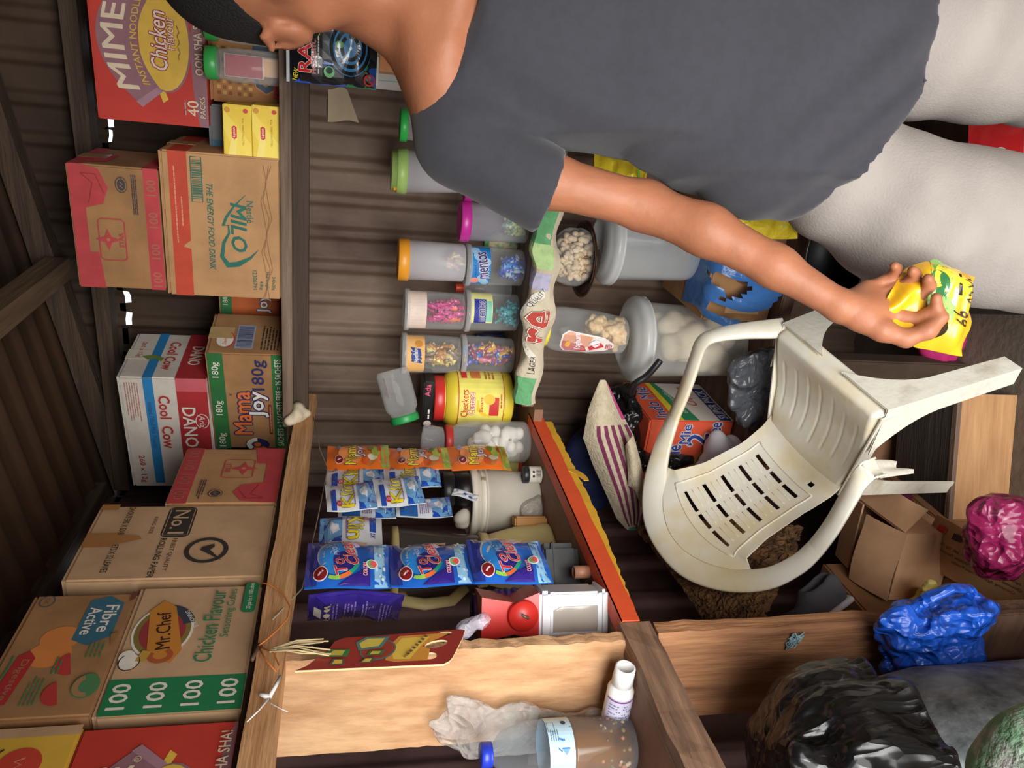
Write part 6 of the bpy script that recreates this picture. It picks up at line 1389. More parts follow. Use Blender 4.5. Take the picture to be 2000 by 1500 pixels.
s.wrinkle(.003, 300, 3); g = G(); s.put(g, P((206,164,104), .6, 0, 60, c2=(232,206,160))); g.obj('popcorn', None, Mj2, 'caramel popcorn in the jar with the yellow lid', 'popcorn', kind='stuff')
# Indo Mie carton
W, H, D = .20, .238, .24; c = Carton(W, H, D, P((226,92,60), .6, .08)); w_ = P((226,216,206), .6, .06)
f = c.face(); f.line([(0, .83*H), (W, .83*H)], .004, w_); gN = P((46,140,96), .6, .08); bl = ink((40,70,160))
f.poly([(0,.02*H),(W*.62,.02*H),(.55*W,.26*H),(.3*W,.34*H),(0,.36*H)], gN); f.poly([(0,.36*H),(.3*W,.34*H),(.55*W,.26*H),(.64*W,.0),(.70*W,.0),(.60*W,.30*H),(.34*W,.40*H),(0,.42*H)], ink((236,206,60)))
f.text('Indo Mie', .28*W, .66*H, .17*H, bl, w=.70*W, rot=0, bold=.05, outline=w_, ow=.06); f.text('Instant Noodles', .26*W, .17*H, .075*H, w_, w=.50*W); f.text('2', .72*W, .40*H, .24*H, bl, bold=.06, outline=w_, ow=.08); f.text('Free', .84*W, .22*H, .15*H, bl, w=.28*W, bold=.06, outline=w_, ow=.08); f.text('Mie', .80*W, .56*H, .12*H, bl, bold=.05, outline=w_, ow=.08)
f = c.face('right'); f.rect(0, 0, D, H, w_); f.poly([(0,.70*H),(D,.72*H),(D,H),(0,H)], P((226,92,60), .6, .08)); f.poly([(0,.60*H),(D,.66*H),(D,.72*H),(0,.70*H)], ink((240,214,50))); f.poly([(0,.42*H),(.4*D,.46*H),(D,.60*H),(D,.66*H),(0,.60*H)], gN)
f.text('Indo Mie', .46*D, .84*H, .16*H, bl, w=.80*D, rot=2, bold=.04, outline=w_, ow=.06); f.text('Instant Noodles', .48*D, .54*H, .06*H, w_, w=.6*D, rot=6); f.rect(.0, .03*H, .85*D, .17*H, ink((36,60,130))); f.text('SUPER PACK', .42*D, .10*H, .11*H, w_, w=.75*D, bold=.05); f.text('Chicken', .62*D, .34*H, .12*H, RED, w=.5*D, shear=.3)
c.done('noodle_carton', 'orange red noodle carton with a white side panel, seen through the chair arm', at((-1.05, 1.70, ZK+.001)), tape=False)
zt = ZK+H+.006
s = Soft((-.14,-.13,0),(.14,.13,.13),.0055); s.ell((.02,-.02,.035),(.10,.09,.035)).ell((-.03,-.06,.05),(.05,.05,.045),.03).cone((.06,.02,.05),(.085,.0,.09),.022,.012,.02).wrinkle(.007, 60, 14).wrinkle(.0025, 140, 3); s.half((0,0,.001),(0,0,-1)); g = G(); s.put(g, BAG((18,18,20), .28, 20, .75)); g.tube([(-.02,-.10,.03),(-.03,-.156,.0),(-.025,-.160,-.08),(-.02,-.157,-.13)], [.02,.026,.022,.012], BAG((18,18,20), .28, 20, .75), 10)
g.obj('black_bag', None, at((-.93, 1.825, zt)), 'black plastic bag flopped over the top of the orange red noodle carton', 'bag')
hs = [Vector((-.80, 1.79, zt+.055)), Vector((-.775, 1.70, zt+.065)), PY(1238, 752, 1.655), PY(1262, 735, 1.645), PY(1278, 718, 1.64), PY(1290, 703, 1.64)]
g = G(); g.tube([tuple(p) for p in smooth_path([tuple(q) for q in hs], 5)], .0085, P((26,26,28), .4, .1), 10); g.obj('rubber_hose', None, None, 'short black rubber hose curling out from the black bag in front of the milky tub', 'hose')
# woven bag, gaping
Lb_ = [(1172,742),(1150,800),(1140,855),(1160,910),(1185,965),(1205,1012),(1225,1034)]; Rb_ = [(1182,742),(1207,795),(1236,850),(1250,900),(1260,958),(1257,1000),(1246,1034)]
def along(L, t):
    x = t*(len(L)-1); i = min(int(x), len(L)-2); k = x-i; return (L[i][0]+(L[i+1][0]-L[i][0])*k, L[i][1]+(L[i+1][1]-L[i][1])*k)
def woven(u, w):
    a, b = along(Lb_, u), along(Rb_, u); px, py = a[0]+(b[0]-a[0])*w, a[1]+(b[1]-a[1])*w
    return PY(px, py, 1.665-.055*sin(pi*u)*sin(pi*min(1, w*.9+.1))-.02*u)
WV = P((202,188,160), .9, .15, 60, .4, 160); t = thing('woven_bag', 'gaping woven shopping bag with purple stripes leaning on the noodle carton', 'bag', at(woven(.5, .5)))
base = woven(.5, .5); g = G(); g.sheet(lambda u, w: woven(u, w)-base, 40, 14, .004, WV)
PS = P((124,46,84), .9, .15, 60, .4, 160)
def wmap(x, y, h):
    p = woven(x, y); a = woven(min(1,x+.01), y)-woven(max(0,x-.01), y); b = woven(x, min(1,y+.02))-woven(x, max(0,y-.02)); n = a.cross(b); n.normalize()
    if n.y > 0: n = -n
    return p+n*(.0022+h)-base
f = Face(g, wmap)
for k in range(5): f.rect(.27, .90-.155*k, .95, .975-.155*k, PS, 24, 3)
for k in (): f.poly([(.30, .95-.19*k), (.45, .93-.19*k), (.62, .91-.19*k), (.80, .90-.2*k), (.94, .88-.2*k), (.94, .80-.2*k), (.80, .82-.2*k), (.62, .83-.19*k), (.45, .86-.19*k), (.34+.06*k, .89-.19*k)], PS)
f.rect(.02,.9,.24,.985, P((188,70,130), .8), 8, 3); f.rect(.965, .2, .995, .8, P((70,150,120), .8), 2, 6)
g.obj('front_panel', t)
g = G(); g.sheet(lambda u, w: woven(u*.9+.05, w*.95)-base+Vector((-.01-.03*w, .05+.05*sin(pi*u), -.02-.02*sin(pi*u))), 30, 8, .004, WV); g.obj('back_panel', t)
g = G(); a = PY(1234, 900, 1.62); 
g.sheet(lambda u, w: PY(lerp(along(Rb_[2:6], u)[0], 1222+18*u, w), lerp(along(Rb_[2:6], u)[1], 945+10*u, w) if u > .3 else along(Rb_[2:6], u)[1]+w*20, 1.592-.02*sin(pi*w))-base, 14, 6, .003, WV); g.obj('flap', t)
NVB = P((26,38,84), .7, .2); s = Soft((-.2,-.06,-.13),(.2,.06,.13),.009); s.ell((0,0,0),(.17,.035,.10)).wrinkle(.008, 40, 3); g = G(); s.put(g, NVB); p = PY(1165, 910, 1.745); g.obj('blue_cloth', None, Matrix.Translation((p.x-.06, 1.84, p.z-.03)) @ Matrix.Rotation(radians(18), 4, 'Y'), 'navy blue bag slumped behind the woven striped bag', 'bag')
# under and before the bench
GRB = BAG((92,96,104), .2, 15, .8, .4, clear=.6); 
s = Soft((-.16,-.06,0),(.16,.06,.24),.0055); s.ell((.03,0,.12),(.085,.026,.095)).ell((-.05,0,.07),(.075,.026,.065),.03).ell((.08,0,.18),(.045,.022,.045),.03).wrinkle(.010, 45, 9).wrinkle(.003, 120, 2); s.half((0,0,.001),(0,0,-1)); g = G(); s.put(g, GRB); g.obj('grey_bag', None, at((-.735, 1.600, .405)) @ Matrix.Diagonal((1, .65, 1, 1)), 'crumpled dark clear plastic bags seen through the chair arm', 'bag')
W, H, D = .11, .395, .055; c = Carton(W, H, D, P((84,66,52), .9, .2)); c.done('carton', 'old dark carton standing against the front of the plank bench', at((-.72, 1.566, 0.001)), tape=False)
s = Soft((-.08,-.06,0),(.08,.06,.12),.005); s.ell((0,0,.045),(.055,.04,.045)).cone((-.02,0,.05),(-.04,0,.095),.022,.012,.02).cone((.02,0,.06),(.045,.0,.07),.02,.016,.02).wrinkle(.006, 70, 8); s.half((0,0,.001),(0,0,-1)); g = G(); s.put(g, P((206,200,206), .75, .08)); p = PY(1410, 905, 1.62); g.obj('white_cloth', None, at((-.92, 1.645, ZK+.001)), 'crumpled white rag in front of the orange red noodle carton', 'cloth')
g = G(); g.box(-.05, .05, -.025, .025, -.399, .095, P((146,104,76), .8, .15), bev=.002); g.obj('carton', None, at((-.885, 1.592, .4005), .1, radians(0)), 'narrow brown carton in the chair arm gap, green sachets on it', 'carton')
for i, (dx, dz) in enumerate(((-.035,.055),(.0,.06),(.03,.05))):
    g, f, bk = pillow(.022, .05, .006, FB((60,130,80)), None, seed=i, crumple=.001, nu=8, nv=8); f.rect(.002,.036,.020,.047, WH, 3, 2); f.rect(.003,.012,.019,.026, FB((190,206,216)), 3, 2)
    g.obj('green_sachet', None, at((-.885+dx-.012, 1.560, .405+dz-.025), .1, 0, radians(24)), ('dark green sachet lowest on the narrow brown carton', 'middle green sachet on the narrow brown carton', 'green sachet with a clear white end on the narrow brown carton')[i], 'sachet', 'green sachets')
# doormat
A, B, C_, D_ = (-1.115, 1.60, .80), (-1.14, 1.225, .74), (-1.055, 1.17, .67), (-1.03, 1.47, .41)
def mat_(u, w):
    p = Vector(A).lerp(Vector(B), u).lerp(Vector(D_).lerp(Vector(C_), u), w); r_ = random.Random(int(u*997)*1009+int(w*991)); return p+Vector((.014*sin(w*pi)+r_.uniform(-.0025,.0025), r_.uniform(-.002,.002), -.008*sin(u*pi)))
MATB = P((140,104,66), .95, 0, 26, .9, 160, c2=(84,58,36)); g = G(); g.sheet(mat_, 46, 40, .016, MATB, smooth=False); g.obj('doormat', None, None, 'fuzzy brown doormat leaning behind the chair back', 'mat')
# plywood box, low platform, cartons
PLY = WOOD((196,150,104), (168,122,80), 0, 12, .7, .2, 10); PLD = WOOD((70,58,50), (46,38,34), 0, 16, .8, .3, 10)
a = PZ(1866, 830, .165); b = PZ(1852, 1003, .165); cc = PZ(1758, 858, .165); x = (a-b); x.z = 0; wpx = x.length; ang = atan2(x.y, x.x)
t = thing('plywood_box', 'plywood box with a dark weathered top behind the chair leg', 'box', at((b.x, b.y, 0), ang))
g = G(); g.box(-.02, wpx*1.35, 0, .010, 0.001, .155, PLY); g.obj('front_panel', t); g = G(); g.box(-.02, wpx*1.35, .0, .19, .156, .165, PLD); g.obj('top_panel', t, label='dark weathered top'); g = G(); g.box(-.022, wpx*1.35, -.004, .010, .1552, .1670, WOOD((120,96,80), (84,66,56), 0)); g.obj('edge_batten', t)
g = G(); g.box(-.02, -.01, .0105, .19, 0.001, .155, PLY); g.obj('side_panel', t)
KP = P((150,108,70), .85, .2, 10); W, H, D = .165, .19, .42; c = Carton(W, H, D, KP); c.done('carton', 'low squashed carton under the open kraft carton', at((-1.062, 1.135, 0)), tape=False)
W, H, D = .165, .395, .25; c = Carton(W, H, D, KP); c.done('carton', 'torn kraft carton behind the reddish plank, grey shoe on top', at((-1.236, 1.12, 0)), tape=False)
# open carton with flaps
t = thing('carton', 'open kraft carton with spread flaps under the snapped chair arm', 'carton', at((-1.058, 1.215, .198), radians(6)))
KO = P((214,168,128), .85, .12, 12); W, D, H = .170, .20, .13
for n_, bx in (('side_panel', (0, W, 0, .004)), ('side_panel', (0, W, D-.004, D)), ('side_panel', (0, .004, .0045, D-.0045)), ('side_panel', (W-.004, W, .0045, D-.0045))):
    g = G(); g.box(bx[0], bx[1], bx[2], bx[3], 0, H, KO); g.obj(n_, t)
g = G(); g.box(.0045, W-.0045, .0045, D-.0045, .001, .005, KO); g.obj('bottom_panel', t)
g = G(); g.sheet(lambda u, w: (u*W, -.002+w*.095, H+.004+.035*sin(w*1.3)+.004*sin(u*5)), 8, 6, .004, KO); g.obj('flap', t)
g = G(); g.sheet(lambda u, w: (W+.002+w*.055, .004+u*(D-.008), H+.002-.045*w+.012*sin(u*4)*w), 8, 6, .004, KO); g.obj('flap', t)
g = G(); g.sheet(lambda u, w: (u*W+.012*w, D-.002-.08*w, H+.006+.022*w), 8, 5, .004, KO); g.obj('flap', t)
# printed biscuit cardboard, flattened
KB_ = P((200,154,110), .85, .18, 12, .1); p1 = [PZ(1832,1004,.235), PZ(2010,1105,.235), PZ(2010,1212,.18), PZ(1788,1092,.215)]
o = p1[0]; 
def bmap(x, y, h): return p1[0].lerp(p1[1], x).lerp(p1[3].lerp(p1[2], x), y)+Vector((0, 0, .0025+h+.006*sin(x*5)*sin(y*3)))
g = G(); g.sheet(lambda u, w: p1[0].lerp(p1[1], u).lerp(p1[3].lerp(p1[2], u), w)+Vector((0,0,.006*sin(u*5)*sin(w*3))), 16, 10, .004, KB_); f = Face(g, bmap, turn=(1, 1)); k = ink((64,50,44))
bt = lambda s_, x, y, w, h=.075: f.text(s_, x, y, h, k, w=w)
bt('Ingredients: Made of Flour, Sugar, Salt, Veg. Oil, Milk', .50, .56, .84, .07); bt('Chocolate Powder, Butter, Glucose, Flavours and', .47, .45, .80, .07); bt('Colouring Agents, Cocoa Powder', .40, .34, .55, .07)
f.line([(.04,.66),(.96,.66)], .012, P((196,156,112), .8))
for i, cl in enumerate((RED, k, RED, k, RED)): f.poly([(.1+.18*i,.76),(.2+.18*i,.74),(.2+.18*i,.86),(.1+.18*i,.88)], cl)
g.obj('printed_cardboard', None, None, 'flattened biscuit cardboard with printed ingredients in front of the heap', 'cardboard')
p2 = [PZ(1772,1105,.206), PZ(2012,1225,.165), PZ(1985,1262,.15), PZ(1770,1180,.20)]
g = G(); g.sheet(lambda u, w: p2[0].lerp(p2[1], u).lerp(p2[3].lerp(p2[2], u), w), 12, 8, .004, P((150,108,72), .85, .2, 12)); f = Face(g, lambda x, y, h: p2[0].lerp(p2[1], x).lerp(p2[3].lerp(p2[2], x), y)+Vector((0,0,.0025+h)), turn=(1, 1))
for i in range(3): f.bars(.08, .25+.22*i, .92, .36+.22*i, 1, k, .7)
g.obj('printed_cardboard', None, None, 'darker flap of printed cardboard lying below the ingredients panel', 'cardboard')
# purple bag and cloth
MAG = BAG((146,34,84), .3, 17, .75); s = Soft((-.13,-.10,0),(.13,.10,.17),.0055); s.ell((0,0,.06),(.085,.06,.06)).ell((.05,.02,.09),(.05,.045,.05),.03).wrinkle(.010, 55, 5).wrinkle(.003, 130, 2); s.half((0,0,.001),(0,0,-1)); g = G(); s.put(g, MAG); p = PZ(2008, 1062, .25); g.obj('purple_bag', None, at((p.x, p.y+.01, .243)) @ Matrix.Scale(.9, 4), 'crumpled purple plastic bag on the printed cardboard', 'bag')
s = Soft((-.15,-.10,0),(.15,.10,.14),.006); s.ell((0,0,.04),(.08,.04,.04)).wrinkle(.008, 45, 6); s.half((0,0,.001),(0,0,-1)); g = G(); s.put(g, P((110,20,66), .8, .25, 12)); p = PZ(1745, 1040, .26); g.obj('magenta_cloth', None, at((p.x+.02, p.y+.02, .20), .3), 'dark magenta cloth wedged behind the plywood box', 'cloth')
# paper tag
g = G(); p = PZ(1920, 1068, .262); g.box(-.008, .008, -.012, .012, 0, .0015, WH); g.obj('paper_scrap', None, at((p.x, p.y, .262), .7), 'tiny white paper scrap beside the purple bag', 'paper')
# shoe
SG = P((92,92,98), .85, .2, 20, .2, 80); SWH = P((222,222,228), .5, .05)
p = PZ(1625, 1190, .43); t = thing('sneaker', 'grey canvas shoe with a white sole on the torn kraft carton', 'shoe', at((-1.075, 1.238, .418), radians(-150), 0, radians(-58)) @ Matrix.Scale(.86, 4))
s = Soft((-.02,-.06,0),(.25,.06,.12),.0045); s.box((.05,0,.05),(.055,.032,.04),.02,.02).ell((.16,0,.038),(.075,.036,.03),.03).cone((.03,0,.06),(.10,0,.05),.03,.03,.02).ell((.045,0,.10),(.05,.022,.05),.01,'sub').wrinkle(.002, 90, 3); s.half((0,0,.016),(0,0,-1)); g = G(); s.put(g, SG); g.obj('upper', t)
s = Soft((-.03,-.06,-.005),(.26,.06,.03),.004); s.box((.055,0,.009),(.065,.036,.009),.008,.01).ell((.165,0,.009),(.080,.041,.010),.01); g = G(); s.put(g, SWH); g.obj('sole', t)
g = G()
for i in range(4): g.tube([(.09+.018*i, -.024, .066-.004*i), (.095+.018*i, 0, .076-.005*i), (.098+.018*i, .024, .066-.004*i)], .0025, SWH, 6)
g.obj('laces', t)
s = Soft((-.09,-.05,0),(.09,.05,.09),.0045); s.chain([(-.06,0,.03),(0,.0,.035),(.06,.0,.03)],[.022,.03,.024],.01).wrinkle(.005, 90, 4); s.half((0,0,.001),(0,0,-1)); g = G(); s.put(g, P((34,36,38), .5, .2)); p = PZ(1530, 1185, .42); g.obj('black_strap', None, at((-1.15, 1.315, .399), 1.2) @ Matrix.Scale(.7, 4), 'tangle of black strap beside the grey shoe', 'strap')
s = Soft((-.07,-.045,0),(.09,.045,.12),.0042); s.ell((-.01,0,.045),(.034,.026,.042)).cone((.0,0,.07),(.06,.0,.10),.018,.016,.02,sq=(1,.4,1)).wrinkle(.006, 80, 8); s.half((0,0,.001),(0,0,-1)); g = G(); s.put(g, BAG((228,210,118), .35, 26, .7, .2)); p = PZ(1738, 1165, .39); g.obj('yellow_bag', None, at((-1.03, 1.165, .1995), radians(-20)) @ Matrix.Scale(1.15, 4), 'pale yellow plastic scrap standing before the open kraft carton', 'bag')
# black pot behind the chair
p = PB(1548, 592, 1.56); jp = thing('cooking_pot', 'big black cooking pot half hidden behind the forearm', 'pot', at((-.33, 1.43, 0.001))); g = G(); BKP = P((14,14,15), .5, .2, 9); g.lathe([(0,.002),(.08,0),(.095,.03),(.102,.30),(.099,.50),(.102,.545),(.110,.55),(.110,.556),(.099,.555),(.094,.5),(.092,.05),(0,.04)], BKP, 48); g.obj('body', jp); g = G(); g.tube([(.106*cos(a), .106*sin(a), .557) for a in [2*pi*i/48 for i in range(49)]], .0035, P((70,66,62), .35, .1, metal=.6), 6); g.obj('rim', jp)
# yellow carrier bags hanging by the arm
YB = BAG((238,210,52), .32, 14, .35, .3); GST = P((80,170,110), .4, .1)
def hangbag(name, label, M, w, h, green, seed):
    g, f, bk = pillow(w, h, .05, YB, None, seed=seed, crumple=.006, nu=26, nv=26, ends=.02)
    if green: f.rect(.2*w, .86*h, .8*w, .99*h, GST, 8, 6)
    f.line([(.15*w,.2*h),(.4*w,.25*h),(.55*w,.19*h),(.85*w,.24*h)], .006, P((150,206,80), .4)); f.line([(.2*w,.62*h),(.45*w,.55*h),(.75*w,.62*h)], .004, P((150,206,80), .4))
    return g.obj(name, None, M, label, 'bag')
a = PY(1183, 405, 1.60); b = PY(1256, 440, 1.60); hangbag('yellow_bag', 'yellow plastic bag with green squiggles in front of the clear tub lid', at((b.x+.005, 1.635, b.z-.005), radians(10)), .135, .12, False, 3)
a = PY(1410, 400, 1.38); b = PY(1562, 470, 1.38); hangbag('yellow_bag', 'long yellow plastic bag with a green top edge between the arm and the shirt', at((-.285, 1.40, b.z-.01), radians(24), 0, radians(-6)), .15, a.z-b.z+.02, True, 6)
# stack the long yellow bag rests on
g = G(); s = Soft((-.10,-.08,0),(.10,.08,b.z),.010); s.box((0,0,(b.z-.01)/2),(.06,.04,(b.z-.01)/2),.03).wrinkle(.008, 40, 4); s.half((0,0,.001),(0,0,-1)); s.half((0,0,b.z-.013),(0,0,1)); s.put(g, P((58,54,52), .7, 0, 22, c2=(150,146,142), vmin=.55, vmax=.6)); f = Face(g, flatmap((-.05,-.047,b.z-.10),(1,0,0),(0,0,1),(0,-1,0))); f.disc(.03,.06,.024,.022, P((186,186,184), .6)); f.text('A', .035, .025, .024, WH); f.text('88', .03, .062, .018, BLK)
g.obj('printed_sack', None, at((-.155, 1.37, .0), radians(24)), 'dark sack printed black and white under the long yellow bag', 'sack')
# little jar of popcorn with a lime cap peeping out behind the sleeve, on the plate stack
p = PY(1130, 392, 1.66); zt = zp+.0345
t = thing('jar', 'little jar of popcorn with a lime cap peeping out behind the sleeve', 'jar', at((p.x, 1.70, ZJ-.135)))
# (hangs from the shelf edge by its cord)
g = G(); g.lathe([(0,0),(.018,0),(.022,.004),(.022,.04),(.017,.05)], CLEAR(fac=.12), 20); g.obj('body', t); g = G(); g.lathe([(0,.05),(.019,.05),(.020,.052),(.020,.062),(0,.063)], LIME, 24); g.obj('cap', t); g = G(); g.tube([(0,0,.063),(0,.004,.10)], .001, TWINE, 5); g.obj('cord', t)
rnd = random.Random(3); g = G()
for i in range(26):
    a = rnd.uniform(0, 6.28); q = .014*sqrt(rnd.random()); g.lathe([(0,-.006),(.005,-.003),(.006,0),(.005,.003),(0,.006)], P((206,164,104), .6), 7, Matrix.Translation((q*cos(a), q*sin(a), rnd.uniform(.008,.036))))
tag(g.obj('popcorn', None, at((p.x, 1.70, ZJ-.135))), 'popcorn inside the little lime capped jar', 'popcorn', kind='stuff')
# pinkish sack with a red sachet seen between the trouser legs, pink cloth on the floor
sp = PT(1985, 300, 1.66); s = Soft((-.19,-.16,0),(.19,.16,.2),.010); hz = .13; s.box((0,0,hz/2),(.15,.12,hz/2),.05).wrinkle(.008, 30, 4); s.half((0,0,.001),(0,0,-1)); g = G(); s.put(g, P((176,140,134), .8, .2, 18)); g.obj('sack', None, at((sp.x+.06, sp.y, 0), radians(24)), 'pinkish sack on the floor between the trouser legs', 'sack')
g, f, bk = pillow(.10, .12, .012, FB((222,44,46)), None, seed=3, crumple=.001); f.disc(.03, .06, .014, .012, WH); f.disc(.03, .06, .008, .007, FB((222,44,46))); f.rect(.0,.012,.10,.018, FB((240,150,150)), 6, 1)
q_ = PT(1955, 278, 1.60); g.obj('red_sachet', None, Matrix.Translation((q_.x-.04, q_.y+.0, .138)) @ Matrix.Rotation(radians(24), 4, 'Z') @ Matrix.Rotation(radians(-35), 4, 'X'), 'red sachet with a white emblem leaning on the pinkish sack', 'sachet')
p = PZ(1835, 702, .06); s = Soft((-.10,-.08,0),(.10,.08,.13),.006); s.ell((0,0,.045),(.075,.05,.045)).wrinkle(.007, 55, 4); s.half((0,0,.001),(0,0,-1)); g = G(); s.put(g, P((206,44,120), .8, .15)); g.obj('pink_cloth', None, at((p.x+.02, p.y+.03, .001)), 'bright pink cloth on the floor beyond the held yellow bag', 'cloth')

# ================================================================== THE PERSON
A0, B0 = .46, 1.09
MP = frame(HR*A0+HD*B0, HR, HD, Vector((0, 0, 1)))
def L3(*ps): return [(a-A0, b-B0, z) for a, b, z in ps]
def L1(a, b, z): return (a-A0, b-B0, z)
SKIN = P((164,106,76), .5, .12, 12, .06, 120, spec=.35); HAIR = P((18,14,13), .9, .3, 90, .8, 300)
s = Soft((.03-A0, .62-B0, .0), (.95-A0, 1.36-B0, 1.86), .0085, fine=((0, .05-A0, .19-A0, .0032), (1, .875-B0, .995-B0, .0034), (2, .735, .91, .0032), (2, 1.57, 1.72, .005), (0, .47-A0, .62-A0, .004), (1, .69-B0, .80-B0, .004)))
# trunk
s.chain(L3((.46,1.09,.92),(.50,1.095,1.08),(.545,1.10,1.30)), (.085,.08,.085), .04, sq=(1.55,1,1)); s.cone(L1(.37,1.11,1.395), L1(.72,1.11,1.395), .052, .052, .05); s.ell(L1(.55,1.075,1.425), (.11,.045,.03), .03); s.ell(L1(.545,1.085,1.31), (.13,.06,.08), .05)
s.cone(L1(.552,1.12,1.40), L1(.555,1.115,1.60), .060, .054, .03); s.chain(L3((.55,1.13,1.50),(.46,1.12,1.442),(.38,1.112,1.418)), (.048,.042,.044), .05); s.chain(L3((.55,1.13,1.50),(.65,1.12,1.442),(.73,1.112,1.418)), (.048,.042,.044), .05)
for q in (-1, 1): s.chain(L3((.55+q*.018,1.035,1.412),(.55+q*.09,1.05,1.428),(.55+q*.16,1.085,1.436)), (.010,.010,.011), .022)
s.cone(L1(.513,1.085,1.60), L1(.536,1.045,1.425), .016, .012, .025); s.cone(L1(.597,1.085,1.60), L1(.570,1.045,1.425), .016, .012, .025)
# head
s.ell(L1(.556,1.115,1.715), (.077,.096,.098), .02); s.ell(L1(.556,1.07,1.635), (.064,.072,.095), .04); s.ell(L1(.556,1.03,1.565), (.034,.032,.028), .04); s.cone(L1(.500,1.085,1.605), L1(.545,1.04,1.562), .018, .020, .03); s.cone(L1(.612,1.085,1.605), L1(.567,1.04,1.562), .018, .020, .03)
s.cone(L1(.556,1.008,1.675), L1(.556,.985,1.638), .011, .017, .015); s.ell(L1(.541,.996,1.632), (.011,.012,.009), .01); s.ell(L1(.571,.996,1.632), (.011,.012,.009), .01)
for q in (-1, 1): s.ell(L1(.556+q*.031,.998,1.676), (.018,.014,.013), .008, 'sub'); s.cone(L1(.556+q*.012,1.005,1.698), L1(.556+q*.05,1.02,1.70), .009, .008, .012); s.ell(L1(.556+q*.042,1.028,1.648), (.02,.016,.018), .025); s.cone(L1(.556+q*.020,1.010,1.683), L1(.556+q*.043,1.016,1.682), .0058, .0052, .004); s.cone(L1(.556+q*.021,1.011,1.668), L1(.556+q*.042,1.016,1.668), .0042, .004, .004)
s.cone(L1(.535,1.004,1.605), L1(.577,1.004,1.605), .008, .008, .008); s.cone(L1(.54,1.006,1.593), L1(.572,1.006,1.593), .009, .009, .008)
for q in (-1, 1):   # ears
    ea = .556+q*.080
    s.ell(L1(ea,1.105,1.645), (.010,.020,.033), .010); s.chain(L3((ea-q*.004,1.092,1.66),(ea+q*.009,1.102,1.676),(ea+q*.013,1.122,1.668),(ea+q*.010,1.126,1.645),(ea+q*.002,1.112,1.618)), (.005,.0062,.0066,.006,.0075), .004); s.ell(L1(ea+q*.016,1.108,1.650), (.006,.009,.013), .006, 'sub')
# the arm that hangs towards the chair, hand holding the yellow bag
s.chain(L3((.335,1.105,1.395),(.300,1.095,1.27),(.272,1.085,1.125)), (.046,.038,.034), .02); s.ell(L1(.280,1.10,1.115), (.030,.030,.032), .02)
s.chain(L3((.270,1.083,1.125),(.232,1.04,1.045),(.178,1.00,.955),(.122,.966,.872)), (.035,.0355,.0285,.0215), .02)
s.chain(L3((.122,.966,.872),(.112,.958,.835)), (.0225,.024), .012); s.chain(L3((.108,.952,.842),(.112,.950,.806)), (.019,.015), .010); s.chain(L3((.118,.958,.846),(.127,.957,.808)), (.019,.015), .010); s.chain(L3((.124,.964,.850),(.140,.966,.814)), (.018,.0145), .010); s.chain(L3((.128,.970,.856),(.150,.975,.824)), (.016,.0135), .010)
fk = .0035
s.chain(L3((.112,.950,.806),(.104,.929,.778),(.118,.908,.766),(.132,.902,.772)), (.0112,.0098,.0088,.0074), fk)
s.chain(L3((.127,.956,.807),(.136,.934,.776),(.150,.915,.772),(.158,.906,.782)), (.0112,.0098,.0088,.0074), fk)
s.chain(L3((.141,.965,.813),(.154,.944,.786),(.166,.927,.785),(.170,.919,.796)), (.0105,.0092,.0084,.0072), fk)
s.chain(L3((.151,.975,.822),(.166,.957,.800),(.176,.943,.802),(.178,.936,.811)), (.0095,.0082,.0074,.0064), fk)
s.chain(L3((.104,.955,.852),(.088,.938,.826),(.077,.926,.798),(.088,.911,.776),(.106,.902,.761)), (.0175,.0150,.0118,.0112,.0084), .008)
# the other arm, bent across the front
s.chain(L3((.765,1.105,1.395),(.79,1.09,1.27),(.81,1.06,1.13)), (.046,.038,.034), .02); s.chain(L3((.81,1.06,1.13),(.74,.94,1.02),(.62,.80,.90)), (.035,.033,.0215), .02)
s.chain(L3((.62,.80,.90),(.592,.772,.872)), (.023,.022), .012); s.chain(L3((.60,.778,.885),(.574,.750,.870)), (.018,.015), .012); s.chain(L3((.606,.785,.865),(.588,.758,.835)), (.019,.016), .012)
for i, (dx, dz, ln) in enumerate(((0, .006, .95), (.010, -.015, 1.05), (.020, -.036, 1.0), (.030, -.056, .82))): s.chain(L3((.572+dx*.6,.750+dx*.2,.868+dz*.8),(.572+dx*.6-.030*ln,.722,.858+dz),(.572+dx*.6-.045*ln,.712,.838+dz),(.572+dx*.6-.044*ln,.722,.822+dz)), (.0102,.0092,.0084,.0072), fk)
s.chain(L3((.60,.775,.905),(.572,.742,.893),(.548,.722,.876)), (.014,.011,.0085), .006)
# legs and feet
for hip, knee, ank, toe in (((.385,1.085,.88),(.285,1.06,.50),(.255,1.10,.09),(.235,.95,.03)), ((.545,1.085,.88),(.575,1.04,.50),(.57,1.10,.09),(.585,.95,.03))):
    s.chain(L3(hip, knee), (.088,.055), .04); s.chain(L3(knee, tuple(Vector(knee).lerp(Vector(ank), .35)), ank), (.055,.054,.034), .02); s.chain(L3(ank, (ank[0], ank[1]+.03, .035)), (.034,.034), .02); s.chain(L3((ank[0],ank[1],.045), toe), (.036,.026), .02)
for q in (-1, 1): s.cone(L1(.553+q*.055,1.075,1.455), L1(.553+q*.15,1.09,1.43), .036, .036, .03)
s.half((0, 0, .003), (0, 0, -1))
person = thing('person', 'person in dark grey t-shirt and pale trousers, bare arm lowered to a yellow bag', 'person', MP)
g = G(); s.put(g, SKIN); g.obj('body', person)
